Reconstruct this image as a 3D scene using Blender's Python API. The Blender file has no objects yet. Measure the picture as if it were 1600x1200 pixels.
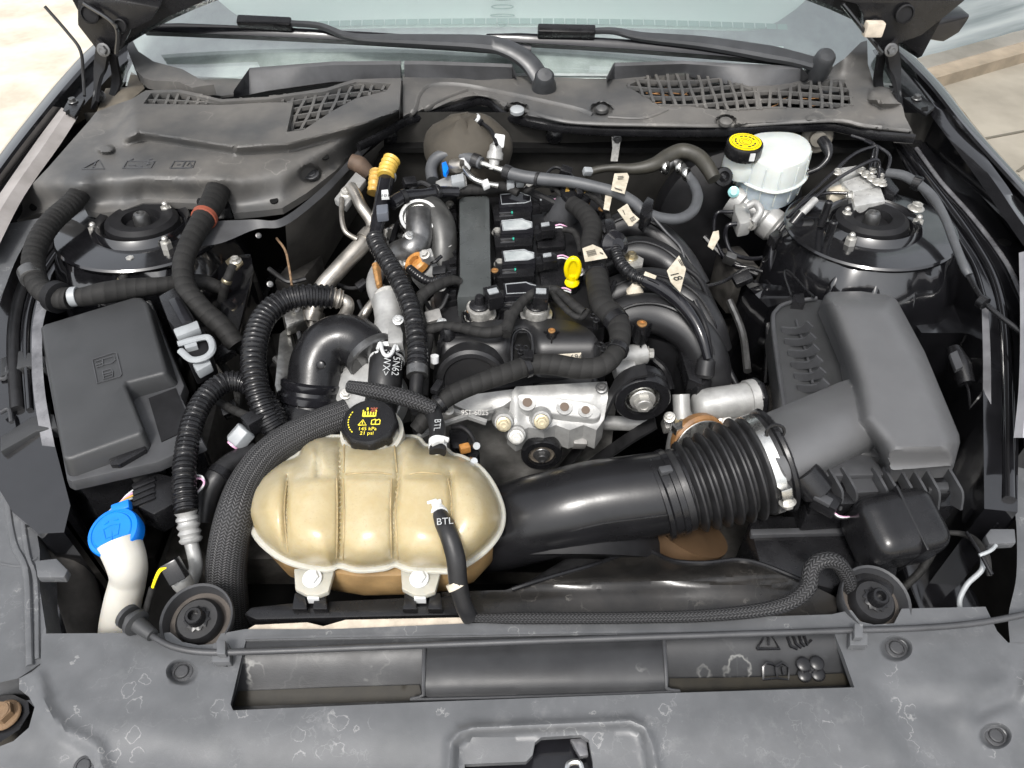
import bpy, bmesh, math, random
from mathutils import Vector as V, Matrix, geometry, noise
random.seed(7)
SC = bpy.context.scene
COL = SC.collection
R = math.radians

# ---------------------------------------------------------------- camera, sky, sun, exposure
CAM = V((0, 0, 1.6)); F = 1186.0; PITCH = 45.0
cd = bpy.data.cameras.new('camera'); co = bpy.data.objects.new('camera', cd); COL.objects.link(co)
co.location = CAM; co.rotation_euler = (R(90 - PITCH), 0, 0)
cd.sensor_width = 36; cd.lens = 36 * F / 1600; cd.clip_start = 0.02; cd.clip_end = 400
SC.camera = co
SUN_EL, SUN_AZ = 58.0, 200.0          # elevation; direction the light comes from (0 = +Y, clockwise)
w = bpy.data.worlds.new('World'); SC.world = w; w.use_nodes = True
nt = w.node_tree; nt.nodes.clear()
sky = nt.nodes.new('ShaderNodeTexSky'); sky.sky_type = 'NISHITA'; sky.sun_disc = False
sky.sun_elevation = R(SUN_EL); sky.sun_rotation = R(SUN_AZ); sky.dust_density = 4.0; sky.air_density = 1.2; sky.ozone_density = 1.0
hs = nt.nodes.new('ShaderNodeHueSaturation'); hs.inputs['Saturation'].default_value = 0.22
bg = nt.nodes.new('ShaderNodeBackground'); bg.inputs['Strength'].default_value = 0.15
wo = nt.nodes.new('ShaderNodeOutputWorld')
nt.links.new(sky.outputs[0], hs.inputs['Color']); nt.links.new(hs.outputs[0], bg.inputs[0]); nt.links.new(bg.outputs[0], wo.inputs[0])
sl = bpy.data.lights.new('sun', 'SUN'); sl.energy = 1.5; sl.angle = R(11); sl.color = (1.0, 0.965, 0.92)
so = bpy.data.objects.new('sun', sl); COL.objects.link(so)
_d = V((math.sin(R(SUN_AZ)) * math.cos(R(SUN_EL)), math.cos(R(SUN_AZ)) * math.cos(R(SUN_EL)), math.sin(R(SUN_EL))))
so.rotation_euler = _d.to_track_quat('Z', 'Y').to_euler(); so.location = _d * 8
SC.view_settings.view_transform = 'Standard'; SC.view_settings.look = 'None'
SC.view_settings.exposure = 0.88; SC.view_settings.gamma = 1.0

# ---------------------------------------------------------------- survey helpers: a sight line meets a height or a plane
FW = V((0, math.cos(R(PITCH)), -math.sin(R(PITCH)))); UP = V((0, math.sin(R(PITCH)), math.cos(R(PITCH))))
def ray(px, py): return FW + V(((px - 800) / F, 0, 0)) - UP * ((py - 600) / F)
def P(px, py, z):
    d = ray(px, py); return CAM + d * ((z - CAM.z) / d.z)
def PY(px, py, y):
    d = ray(px, py); return CAM + d * (y / d.y)
def mpp(p): return (p - CAM).dot(FW) / F
def PP(pts): return [P(*p) for p in pts]
def lerp(a, b, t): return a + (b - a) * t
def sst(a, b, x):
    t = max(0.0, min(1.0, (x - a) / (b - a))); return t * t * (3 - 2 * t)
def yl(poly, x):
    if x <= poly[0][0]: return poly[0][1]
    for (a, b), (c, d) in zip(poly, poly[1:]):
        if x <= c: return b + (d - b) * (x - a) / (c - a + 1e-9)
    return poly[-1][1]
def gau(x, s): return math.exp(-(x / s) ** 2)
def inpoly(poly, x, y):
    c = False; n = len(poly); j = n - 1
    for i in range(n):
        xi, yi = poly[i][0], poly[i][1]; xj, yj = poly[j][0], poly[j][1]
        if (yi > y) != (yj > y) and x < (xj - xi) * (y - yi) / (yj - yi) + xi: c = not c
        j = i
    return c
def segd(px, py, a, b):
    dx, dy = b[0] - a[0], b[1] - a[1]; L = dx * dx + dy * dy
    t = 0 if L == 0 else max(0, min(1, ((px - a[0]) * dx + (py - a[1]) * dy) / L))
    return math.hypot(px - a[0] - t * dx, py - a[1] - t * dy)
def pold(poly, x, y, closed=True):
    q = list(poly) + ([poly[0]] if closed else [])
    return min(segd(x, y, a, b) for a, b in zip(q, q[1:]))
def spline(pts, n=8):
    if len(pts) < 3 or n <= 1:
        return [lerp(pts[i], pts[i + 1], k / max(1, n)) for i in range(len(pts) - 1) for k in range(max(1, n))] + [pts[-1]]
    out = []
    for i in range(len(pts) - 1):
        p1, p2 = pts[i], pts[i + 1]
        p0 = pts[i - 1] if i else p1 * 2 - p2
        p3 = pts[i + 2] if i + 2 < len(pts) else p2 * 2 - p1
        for k in range(n):
            t = k / n
            out.append(0.5 * ((2 * p1) + (p2 - p0) * t + (2 * p0 - 5 * p1 + 4 * p2 - p3) * t * t + (3 * p1 - p0 - 3 * p2 + p3) * t ** 3))
    out.append(pts[-1]); return out
def spl2(pts, n=6): return [(v.x, v.y) for v in spline([V((p[0], p[1], 0)) for p in pts], n)]
def basis(ax, hint=None):
    ax = ax.normalized()
    h = hint if hint is not None else (V((1, 0, 0)) if abs(ax.x) < 0.9 else V((0, 1, 0)))
    x = (h - ax * h.dot(ax)).normalized(); return x, ax.cross(x), ax

class MB:
    """collects verts, faces and uvs of ONE mesh"""
    def __init__(s): s.v = []; s.f = []; s.u = []
    def add(s, vs, fs, us=None):
        b = len(s.v); s.v += [V(v) for v in vs]
        for i, f in enumerate(fs):
            s.f.append([b + k for k in f]); s.u.append(us[i] if us else None)
        return s
    def tube(s, pts, r, seg=12, n=6, cap=True, prof=None, step=None, flat=1.0, hint=None):
        pts = [V(p) for p in pts]; sp = spline(pts, n)
        if step:                                                        # resample evenly
            L = [0.0]
            for a, b in zip(sp, sp[1:]): L.append(L[-1] + (b - a).length)
            m = max(2, int(L[-1] / step)); res = []; j = 0
            for k in range(m + 1):
                t = L[-1] * k / m
                while j < len(L) - 2 and L[j + 1] < t: j += 1
                res.append(lerp(sp[j], sp[j + 1], (t - L[j]) / max(1e-9, L[j + 1] - L[j])))
            sp = res
        N = len(sp); rings = []; acc = 0.0; x = None; uu = []
        for i, p in enumerate(sp):
            t = (sp[min(i + 1, N - 1)] - sp[max(i - 1, 0)]).normalized()
            if x is None: x, y, _ = basis(t, hint)
            else:
                x = (x - t * x.dot(t)).normalized(); y = t.cross(x)
            if i: acc += (p - sp[i - 1]).length
            f = i / (N - 1)
            rr = r if not isinstance(r, (list, tuple)) else lerp(r[min(int(f * (len(r) - 1)), len(r) - 2)], r[min(int(f * (len(r) - 1)), len(r) - 2) + 1], f * (len(r) - 1) - min(int(f * (len(r) - 1)), len(r) - 2))
            if prof: rr = rr * prof(acc, f)
            rings.append([p + x * (math.cos(2 * math.pi * k / seg) * rr) + y * (math.sin(2 * math.pi * k / seg) * rr * flat) for k in range(seg)]); uu.append(acc)
        vs = [q for rg in rings for q in rg]; fs = []; us = []
        for i in range(N - 1):
            for k in range(seg):
                k2 = (k + 1) % seg
                fs.append((i * seg + k, i * seg + k2, (i + 1) * seg + k2, (i + 1) * seg + k))
                us.append(((k / seg, uu[i]), ((k + 1) / seg, uu[i]), ((k + 1) / seg, uu[i + 1]), (k / seg, uu[i + 1])))
        if cap:
            fs.append(tuple(range(seg - 1, -1, -1))); us.append(None)
            fs.append(tuple(range((N - 1) * seg, N * seg))); us.append(None)
        return s.add(vs, fs, us)
    def lathe(s, o, ax, prof, seg=28, hint=None, rmod=None):
        x, y, z = basis(ax, hint); vs = []; fs = []; n = len(prof)
        for (r, h) in prof:
            for k in range(seg):
                a = 2 * math.pi * k / seg; q = r * (rmod(a, h) if rmod else 1)
                vs.append(o + x * (q * math.cos(a)) + y * (q * math.sin(a)) + z * h)
        for i in range(n - 1):
            for k in range(seg):
                k2 = (k + 1) % seg; fs.append((i * seg + k, i * seg + k2, (i + 1) * seg + k2, (i + 1) * seg + k))
        if prof[0][0] > 1e-6: fs.append(tuple(range(seg - 1, -1, -1)))
        if prof[-1][0] > 1e-6: fs.append(tuple(range((n - 1) * seg, n * seg)))
        return s.add(vs, fs)
    def loft(s, rings, cap=True, closed=True):
        n = len(rings[0]); vs = [q for r in rings for q in r]; fs = []
        for i in range(len(rings) - 1):
            for k in range(n if closed else n - 1):
                k2 = (k + 1) % n; fs.append((i * n + k, i * n + k2, (i + 1) * n + k2, (i + 1) * n + k))
        if cap and closed:
            fs.append(tuple(range(n - 1, -1, -1))); fs.append(tuple(range((len(rings) - 1) * n, len(rings) * n)))
        return s.add(vs, fs)
    def prism(s, top, bot): return s.loft([bot, top])
    def slab(s, pts, z, h, grow=0.0):
        """outline sighted in the photograph at height z, a solid h deep; grow widens its foot (m)"""
        t = [P(p[0], p[1], z + (p[2] if len(p) > 2 else 0)) for p in pts]
        c = sum(t, V((0, 0, 0))) / len(t); b = []
        for q in t:
            d = q - c; d.z = 0
            b.append(V((q.x, q.y, min(q.z, z) - h)) + (d.normalized() * grow if d.length else d))
        if sum((t[i].x * t[(i + 1) % len(t)].y - t[(i + 1) % len(t)].x * t[i].y) for i in range(len(t))) < 0:
            t.reverse(); b.reverse()
        return s.prism(t, b)
    def box(s, c, sz, X=None, Z=None):
        Z = (Z or V((0, 0, 1))).normalized(); x, y, z = basis(Z, X or V((1, 0, 0)))
        a, b, d = sz[0] / 2, sz[1] / 2, sz[2] / 2
        q = [c + x * (i * a) + y * (j * b) - z * d for i, j in ((-1, -1), (1, -1), (1, 1), (-1, 1))]
        return s.prism([p + z * (2 * d) for p in q], q)
    def grid(s, rows, thick=0.0):
        n = len(rows[0]); vs = [q for r in rows for q in r]; fs = []; m = len(rows)
        for i in range(m - 1):
            for k in range(n - 1): fs.append((i * n + k, i * n + k + 1, (i + 1) * n + k + 1, (i + 1) * n + k))
        return s.add(vs, fs)
    def field(s, outline, holes, zf, step=8, skirt=0.01, slope=0.0, rings=(), lines=()):
        """sheet whose outline is sighted in the photograph and whose height is zf(px, py); skirt turns its rims down"""
        loops = [outline] + list(holes); vs = []; es = []
        for lp in loops:
            d = []
            for a, b in zip(lp, list(lp[1:]) + [lp[0]]):
                L = math.hypot(b[0] - a[0], b[1] - a[1]); m = max(1, int(round(L / step)))
                d += [(a[0] + (b[0] - a[0]) * k / m, a[1] + (b[1] - a[1]) * k / m) for k in range(m)]
            b0 = len(vs); vs += [V((p[0], p[1])) for p in d]; es += [(b0 + k, b0 + (k + 1) % len(d)) for k in range(len(d))]
        xs = [p[0] for p in outline]; ys = [p[1] for p in outline]
        y = min(ys) + step * 0.5; k = 0
        seen = set()
        def extra(x, y):
            key = (round(x / 2.2), round(y / 2.2))
            if key not in seen and ok(x, y) and all(pold(lp, x, y) > 2 for lp in loops): seen.add(key); vs.append(V((x, y)))
        def ok(x, y): return inpoly(outline, x, y) and not any(inpoly(h, x, y) for h in holes)
        for (cx, cy, rx, ry) in rings:
            for fr in (0.3, 0.55, 0.7, 0.8, 0.9, 1.0, 1.1, 1.25, 1.5):
                for a in range(30): extra(cx + rx * fr * math.cos(a * math.pi / 15), cy + ry * fr * math.sin(a * math.pi / 15))
        for (ln, wl2) in lines:
            for a, b in zip(ln, ln[1:]):
                L = math.hypot(b[0] - a[0], b[1] - a[1]); nx, ny = -(b[1] - a[1]) / (L + 1e-9), (b[0] - a[0]) / (L + 1e-9)
                for q in range(max(1, int(L / 4))):
                    for o in wl2: extra(a[0] + (b[0] - a[0]) * q * 4 / L + nx * o, a[1] + (b[1] - a[1]) * q * 4 / L + ny * o)
        fine = list(rings)
        while y < max(ys):
            x = min(xs) + (step * 0.5 if k % 2 else 0)
            while x < max(xs):
                if ok(x, y) and all(pold(lp, x, y) > step * 0.5 for lp in loops) and not any(math.hypot((x - c_[0]) / c_[2], (y - c_[1]) / c_[3]) < 1.55 for c_ in fine): vs.append(V((x, y)))
                x += step
            y += step; k += 1
        co, ce, cf, *_ = geometry.delaunay_2d_cdt(vs, es, [], 0, 1e-4)
        fs = []
        for f in cf:
            cx = sum(co[i][0] for i in f) / len(f); cy = sum(co[i][1] for i in f) / len(f)
            if ok(cx, cy): fs.append(list(f))
        pv = [P(c[0], c[1], zf(c[0], c[1])) for c in co]
        # orient upward
        out = []
        for f in fs:
            nrm = (pv[f[1]] - pv[f[0]]).cross(pv[f[2]] - pv[f[0]])
            if nrm.dot(CAM - pv[f[0]]) < 0: f = f[::-1]
            out.append(f)
        cnt = {}
        for f in out:
            for a, b in zip(f, f[1:] + [f[0]]): cnt[(a, b)] = 1
        low = {}; base = len(pv)
        if skirt:
            for (a, b) in list(cnt):
                if (b, a) not in cnt:
                    for q in (a, b):
                        if q not in low: low[q] = len(pv); pv.append(pv[q] - V((0, 0, skirt)) + V((0, slope * skirt, 0)))
                    out.append([b, a, low[a], low[b]])
        return s.add(pv, out)
    def ribbon(s, pts, wd, th, n=4, nrm=V((0, 0, 1))):
        """flat strip of width wd and thickness th along a line"""
        sp = spline([V(p) for p in pts], n); rg = []
        for i, p in enumerate(sp):
            t = (sp[min(i + 1, len(sp) - 1)] - sp[max(i - 1, 0)]).normalized(); x = t.cross(nrm).normalized(); y = x.cross(t)
            rg.append([p + x * wd / 2 + y * th / 2, p - x * wd / 2 + y * th / 2, p - x * wd / 2 - y * th / 2, p + x * wd / 2 - y * th / 2])
        return s.loft(rg)
    def text(s, txt, o, X, Y, h, th=0.0004, align='CENTER'):
        cu = bpy.data.curves.new('txt', 'FONT'); cu.body = txt; cu.size = 1.0; cu.align_x = align; cu.align_y = 'CENTER'; cu.extrude = 0.0; cu.resolution_u = 3
        ob = bpy.data.objects.new('txt', cu); COL.objects.link(ob)
        dg = bpy.context.evaluated_depsgraph_get(); me = bpy.data.meshes.new_from_object(ob.evaluated_get(dg))
        X = X.normalized(); Y = (Y - X * Y.dot(X)).normalized(); Z = X.cross(Y)
        s.add([o + X * (v.co.x * h) + Y * (v.co.y * h) + Z * th for v in me.vertices], [list(p.vertices) for p in me.polygons])
        bpy.data.objects.remove(ob); bpy.data.curves.remove(cu); bpy.data.meshes.remove(me); return s

def wloc(o):
    p = V((0, 0, 0))
    while o: p = p + V(o.location); o = o.parent
    return p
def setp(o, label=None, cat=None, group=None, kind=None):
    if label: o['label'] = label
    if cat: o['category'] = cat
    if group: o['group'] = group
    if kind: o['kind'] = kind
    return o
def thing(name, label, cat, loc, group=None):
    o = bpy.data.objects.new(name, None); o.empty_display_size = 0.02; COL.objects.link(o); o.location = loc
    return setp(o, label, cat, group)
def put(name, mb, mat, parent=None, label=None, cat=None, group=None, kind=None, bev=0.0, seg=2, ang=35, sub=0, flat=False):
    """link the collected geometry as ONE object; geometry is given in world space"""
    if parent is not None: org = wloc(parent)
    else:
        org = sum(mb.v, V((0, 0, 0))) / max(1, len(mb.v)); org.z = min(v.z for v in mb.v)
        if kind == 'structure': org = V((0, 0, 0))
    me = bpy.data.meshes.new(name); me.from_pydata([v - org for v in mb.v], [], mb.f)
    if any(u is not None for u in mb.u):
        ul = me.uv_layers.new(name='UVMap'); li = 0
        for f, u in zip(mb.f, mb.u):
            for k in range(len(f)):
                if u is not None: ul.data[li].uv = u[k]
                li += 1
    if bev or sub:
        bm = bmesh.new(); bm.from_mesh(me); bmesh.ops.recalc_face_normals(bm, faces=bm.faces)
        if bev:
            ed = [e for e in bm.edges if len(e.link_faces) == 2 and e.calc_face_angle(0) > R(ang)]
            try: bmesh.ops.bevel(bm, geom=ed, offset=bev, offset_type='OFFSET', segments=seg, profile=0.6, affect='EDGES', clamp_overlap=True)
            except Exception: pass
        bm.to_mesh(me); bm.free()
    me.materials.append(mat)
    if not flat:
        me.shade_smooth()
        try: me.set_sharp_from_angle(angle=R(38))
        except Exception: pass
    o = bpy.data.objects.new(name, me); COL.objects.link(o); o.location = V((0, 0, 0)) if parent is not None else org
    if parent is not None: o.parent = parent
    if sub:
        m = o.modifiers.new('sub', 'SUBSURF'); m.levels = sub; m.render_levels = sub
    return setp(o, label, cat, group, kind)
def inst(name, me, parent, loc, ax=V((0, 0, 1)), sc=1.0, hint=None, **k):
    o = bpy.data.objects.new(name, me); COL.objects.link(o)
    x, y, z = basis(V(ax), hint); m = Matrix((x, y, z)).transposed().to_4x4()
    o.rotation_euler = m.to_euler(); o.scale = (sc, sc, sc)
    if parent is not None: o.parent = parent; o.location = loc - wloc(parent)
    else: o.location = loc
    return setp(o, **k)

# ---------------------------------------------------------------- materials
def mat(name, col, rough=0.5, metal=0.0, var=0.0, vs=30.0, bump=0.0, bs=400.0, coat=0.0, spec=0.5, col2=None, stain=None, sss=0.0, rvar=0.0, trans=0.0):
    m = bpy.data.materials.new(name); m.use_nodes = True; t = m.node_tree; b = t.nodes['Principled BSDF']; L = t.links
    b.inputs['Base Color'].default_value = (*col, 1); b.inputs['Roughness'].default_value = rough; b.inputs['Metallic'].default_value = metal
    b.inputs['Specular IOR Level'].default_value = spec
    if coat: b.inputs['Coat Weight'].default_value = coat; b.inputs['Coat Roughness'].default_value = 0.06
    if sss:
        b.inputs['Subsurface Weight'].default_value = sss; b.inputs['Subsurface Radius'].default_value = (1, .7, .4); b.inputs['Subsurface Scale'].default_value = 0.012
    if trans: b.inputs['Transmission Weight'].default_value = trans
    tc = t.nodes.new('ShaderNodeTexCoord')
    def nz(scale, det=4.0, rgh=0.6):
        n = t.nodes.new('ShaderNodeTexNoise'); n.inputs['Scale'].default_value = scale; n.inputs['Detail'].default_value = det; n.inputs['Roughness'].default_value = rgh
        L.new(tc.outputs['Object'], n.inputs['Vector']); return n
    def mr(src, a, b_, c, d):
        n = t.nodes.new('ShaderNodeMapRange'); L.new(src, n.inputs[0]); n.inputs[1].default_value = a; n.inputs[2].default_value = b_; n.inputs[3].default_value = c; n.inputs[4].default_value = d; return n.outputs[0]
    def mix(f, a, b_):
        n = t.nodes.new('ShaderNodeMix'); n.data_type = 'RGBA'
        if isinstance(f, float): n.inputs[0].default_value = f
        else: L.new(f, n.inputs[0])
        for s_, q in ((n.inputs[6], a), (n.inputs[7], b_)):
            if isinstance(q, tuple): s_.default_value = (*q, 1)
            else: L.new(q, s_)
        return n.outputs[2]
    def math_(op, a, b_=None):
        n = t.nodes.new('ShaderNodeMath'); n.operation = op
        for i, q in enumerate((a, b_)):
            if q is None: continue
            if isinstance(q, (int, float)): n.inputs[i].default_value = q
            else: L.new(q, n.inputs[i])
        return n.outputs[0]
    c = None
    if var or col2:
        n1 = nz(vs); c2 = col2 or tuple(max(0, x * (1 - var)) for x in col); c1 = col if col2 else tuple(min(1, x * (1 + var)) for x in col)
        c = mix(mr(n1.outputs[0], 0.35, 0.65, 0, 1), c1, c2)
    if stain:                                                           # dried water marks: pale closed tide lines and cloudy patches
        sc, amt, colr = stain
        n2 = nz(sc, 5.0, 0.55); e = math_('ABSOLUTE', math_('SUBTRACT', n2.outputs[0], 0.53)); ln = mr(e, 0.0, 0.010, 0.28, 0.0)
        n3 = nz(sc * 0.45, 3.0); mask = mr(n3.outputs[0], 0.46, 0.66, 0.0, 1.0)
        pt = mr(nz(sc * 1.7, 6.0, 0.7).outputs[0], 0.55, 0.75, 0.0, 0.35)
        wv = t.nodes.new('ShaderNodeVectorMath'); wv.operation = 'SCALE'; wn_ = nz(sc * 4, 3.0); L.new(wn_.outputs['Color'], wv.inputs[0]); wv.inputs['Scale'].default_value = 0.32 / sc
        wa_ = t.nodes.new('ShaderNodeVectorMath'); wa_.operation = 'ADD'; L.new(tc.outputs['Object'], wa_.inputs[0]); L.new(wv.outputs[0], wa_.inputs[1])
        sp = t.nodes.new('ShaderNodeTexVoronoi'); sp.inputs['Scale'].default_value = sc * 1.7; L.new(wa_.outputs[0], sp.inputs['Vector'])
        rings = mr(math_('ABSOLUTE', math_('SUBTRACT', sp.outputs['Distance'], 0.30)), 0.0, 0.03, 0.75, 0.0)
        rm = mr(nz(sc * 0.9, 2.0).outputs[0], 0.53, 0.60, 0.0, 1.0)
        f = math_('MULTIPLY', math_('MAXIMUM', math_('MULTIPLY', math_('MAXIMUM', ln, pt), mask), math_('MULTIPLY', rings, rm)), amt)
        c = mix(f, c if c is not None else col, colr)
    if c is not None: L.new(c, b.inputs['Base Color'])
    if rvar:
        L.new(mr(nz(vs * 1.3).outputs[0], 0.3, 0.7, max(0.02, rough - rvar), min(1, rough + rvar)), b.inputs['Roughness'])
    if bump:
        n4 = nz(bs, 3.0); bp = t.nodes.new('ShaderNodeBump'); bp.inputs['Strength'].default_value = bump; bp.inputs['Distance'].default_value = 0.0006
        L.new(n4.outputs[0], bp.inputs['Height']); L.new(bp.outputs[0], b.inputs['Normal'])
    return m
def uvmat(name, kind, c1, c2, rough=0.6, nu=34.0, nv=620.0):
    """tube materials on their own UVs (u round, v metres along): braid sleeve, wrapped tape, barcode label"""
    m = bpy.data.materials.new(name); m.use_nodes = True; t = m.node_tree; b = t.nodes['Principled BSDF']; L = t.links
    b.inputs['Roughness'].default_value = rough; b.inputs['Specular IOR Level'].default_value = 0.2
    uv = t.nodes.new('ShaderNodeUVMap'); sp = t.nodes.new('ShaderNodeSeparateXYZ'); L.new(uv.outputs[0], sp.inputs[0])
    def M(op, a, b_=None, c=None):
        n = t.nodes.new('ShaderNodeMath'); n.operation = op
        for i, q in enumerate((a, b_, c)):
            if q is None: continue
            if isinstance(q, (int, float)): n.inputs[i].default_value = q
            else: L.new(q, n.inputs[i])
        return n.outputs[0]
    U, W = sp.outputs[0], sp.outputs[1]
    if kind == 'braid':
        row = M('FLOOR', M('MULTIPLY', U, nu)); par = M('MODULO', row, 2.0); fu = M('FRACT', M('MULTIPLY', U, nu))
        sl = M('MULTIPLY', M('SUBTRACT', M('MULTIPLY', par, 2.0), 1.0), fu)
        st = M('FRACT', M('ADD', M('MULTIPLY', W, nv * 0.5), M('MULTIPLY', sl, 0.9)))
        h = M('SUBTRACT', 1.0, M('ABSOLUTE', M('SUBTRACT', M('MULTIPLY', st, 2.0), 1.0)))
        edge = M('SUBTRACT', 1.0, M('ABSOLUTE', M('SUBTRACT', M('MULTIPLY', fu, 2.0), 1.0)))
        h = M('MULTIPLY', h, M('POWER', edge, 0.35)); dist = 0.0012
    else:                                                               # tape: slanting overlap edges
        n = t.nodes.new('ShaderNodeTexNoise'); n.inputs['Scale'].default_value = 90; L.new(uv.outputs[0], n.inputs['Vector'])
        st = M('FRACT', M('ADD', M('ADD', M('MULTIPLY', W, 70.0), U), M('MULTIPLY', n.outputs[0], 0.35)))
        n2 = t.nodes.new('ShaderNodeTexNoise'); n2.inputs['Scale'].default_value = 22; n2.inputs['Detail'].default_value = 6; tc_ = t.nodes.new('ShaderNodeTexCoord'); L.new(tc_.outputs['Object'], n2.inputs['Vector'])
        h = M('ADD', M('MULTIPLY', st, 0.42), M('MULTIPLY', n2.outputs[0], 0.85)); dist = 0.0018
    mx = t.nodes.new('ShaderNodeMix'); mx.data_type = 'RGBA'; L.new(h, mx.inputs[0]); mx.inputs[6].default_value = (*c1, 1); mx.inputs[7].default_value = (*c2, 1)
    L.new(mx.outputs[2], b.inputs['Base Color'])
    bp = t.nodes.new('ShaderNodeBump'); bp.inputs['Strength'].default_value = 0.8; bp.inputs['Distance'].default_value = dist
    L.new(h, bp.inputs['Height']); L.new(bp.outputs[0], b.inputs['Normal'])
    return m
m_paint = mat('black body paint', (0.006, 0.006, 0.007), 0.14, coat=1.0, var=0.2, bump=0.12, bs=35, rvar=0.06, spec=.6)
m_paint_dust_sheen = mat('dusty sheen black body paint', (0.05, 0.05, 0.054), 0.28, coat=0.5, col2=(0.17, 0.17, 0.18), vs=18, bump=0.15, bs=150, rvar=0.12)  # pale second tone puts sky sheen into the dusty black
m_cover = mat('weathered grey black plastic', (0.076, 0.079, 0.083), 0.36, col2=(0.098, 0.101, 0.106), vs=22, bump=0.2, bs=900, stain=(24, 0.48, (0.40, 0.40, 0.39)), rvar=0.06)
m_cowl = mat('faded cowl plastic', (0.050, 0.051, 0.052), 0.5, col2=(0.105, 0.100, 0.093), vs=7, bump=0.3, bs=900, stain=(9, 0.28, (0.34, 0.32, 0.29)), rvar=0.1)
m_airbox = mat('grained grey plastic', (0.088, 0.089, 0.092), 0.42, var=0.08, vs=16, bump=0.4, bs=1300, rvar=0.04)
m_cowldark = mat('dark cowl plastic', (0.048, 0.049, 0.052), 0.5, var=0.3, vs=14, bump=0.25, bs=900)
m_plas = mat('grained black plastic', (0.042, 0.043, 0.046), 0.46, var=0.18, vs=25, bump=0.35, bs=1100, rvar=0.05)
m_lid = mat('grained charcoal plastic', (0.034, 0.035, 0.0365), 0.38, var=0.10, vs=20, bump=0.5, bs=1300, rvar=0.04)
m_satin = mat('satin black plastic', (0.009, 0.009, 0.010), 0.26, var=0.25, vs=30, bump=0.12, bs=500, rvar=0.08, spec=.4)
m_black = mat('matt black plastic', (0.008, 0.008, 0.009), 0.55, spec=.25, var=0.3, vs=40, bump=0.2, bs=600)
m_gloss = mat('gloss black moulding', (0.010, 0.010, 0.012), 0.14, var=0.2, rvar=0.06, vs=40)
m_rub = mat('black rubber', (0.014, 0.014, 0.015), 0.42, spec=.4, var=0.3, vs=45, bump=0.2, bs=500, rvar=0.1)
m_rubg = mat('grey rubber hose', (0.065, 0.068, 0.073), 0.5, var=0.15, vs=30, bump=0.1, bs=400)
m_dark = mat('shade-dark underbay', (0.005, 0.005, 0.005), 0.8, var=0.4, vs=20, spec=0.15)  # near-black colour stands in for shade in deep gaps and holes
m_felt = mat('dark insulation felt', (0.024, 0.023, 0.021), 0.9, var=0.4, vs=9, bump=0.5, bs=300, spec=0.25)
m_brownfelt = mat('brown heat shield felt', (0.042, 0.036, 0.027), 0.8, var=0.3, vs=12, bump=0.4, bs=200)
m_alu = mat('cast aluminium', (0.33, 0.33, 0.322), 0.46, metal=0.35, var=0.16, vs=45, bump=0.6, bs=420, rvar=0.10)
m_aludk = mat('grimy cast aluminium', (0.24, 0.235, 0.225), 0.5, metal=0.3, var=0.35, vs=22, bump=0.5, bs=300, rvar=0.12)
m_bright = mat('bright machined alloy', (0.66, 0.66, 0.64), 0.34, metal=0.6, var=0.15, vs=60, bump=.3, bs=300, rvar=0.1)
m_steel = mat('bright steel', (0.62, 0.62, 0.60), 0.28, metal=1.0, var=0.15, vs=60, rvar=0.1)
m_zinc = mat('zinc plated steel', (0.50, 0.49, 0.46), 0.36, metal=0.7, var=0.2, vs=150, rvar=0.1)
m_pipe = mat('dull metal pipe', (0.33, 0.31, 0.28), 0.36, metal=0.85, var=0.3, vs=25, rvar=0.12)
m_gun = mat('dark metal', (0.14, 0.14, 0.14), 0.35, metal=0.8, var=0.3, vs=40, rvar=0.1)
m_brass = mat('brass insert', (0.55, 0.30, 0.12), 0.4, metal=0.8, var=0.3, vs=200)
m_yellowz = mat('yellow zinc', (0.40, 0.35, 0.24), 0.36, metal=0.9, var=0.25, vs=120)
m_white = mat('white plastic', (0.55, 0.56, 0.56), 0.4, var=0.08, vs=60)
m_label = mat('label paper', (0.56, 0.51, 0.42), 0.6, col2=(0.40, 0.36, 0.28), vs=70)
m_ink = mat('black ink', (0.02, 0.02, 0.02), 0.6)
m_paintw = mat('white print', (0.42, 0.44, 0.44), 0.55, col2=(0.25, 0.25, 0.25), vs=260)
m_yel = mat('yellow plastic', (0.86, 0.66, 0.0), 0.35, var=0.05)
m_yprint = mat('yellow print', (0.80, 0.66, 0.05), 0.5)
m_orange = mat('orange plastic', (0.42, 0.19, 0.05), 0.4, var=0.3, vs=80)
m_red = mat('red plastic', (0.22, 0.055, 0.03), 0.55)
m_blue = mat('blue plastic', (0.0, 0.16, 0.66), 0.34, var=0.08, vs=50, bump=0.1, bs=600)
m_greyp = mat('grey plastic', (0.27, 0.285, 0.295), 0.42, var=0.08, vs=60)
m_pink = mat('pink wire', (0.62, 0.35, 0.5), 0.45)
m_amber = mat('amber plastic', (0.42, 0.26, 0.06), 0.4, var=0.3, vs=60)
m_rust = mat('rusty bolt', (0.20, 0.13, 0.075), 0.7, metal=0.3, var=0.4, vs=120, bump=0.5, bs=300)
m_braid = uvmat('woven braid sleeve', 'braid', (0.006, 0.006, 0.006), (0.095, 0.095, 0.098), 0.42)
m_braid2 = uvmat('fine woven braid sleeve', 'braid', (0.004, 0.004, 0.004), (0.075, 0.075, 0.078), 0.42, 14.0, 460.0)
m_tape = uvmat('cloth tape wrap', 'tape', (0.005, 0.005, 0.005), (0.024, 0.0235, 0.023), 0.66)
m_foil = mat('crumpled foil', (0.50, 0.49, 0.46), 0.33, metal=1.0, var=0.3, vs=40, bump=1.0, bs=120)
m_tan = mat('beige foam strip', (0.50, 0.44, 0.36), 0.8, var=0.15, vs=60)
m_mint = mat('green teal dot', (0.03, 0.40, 0.28), 0.4)
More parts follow.
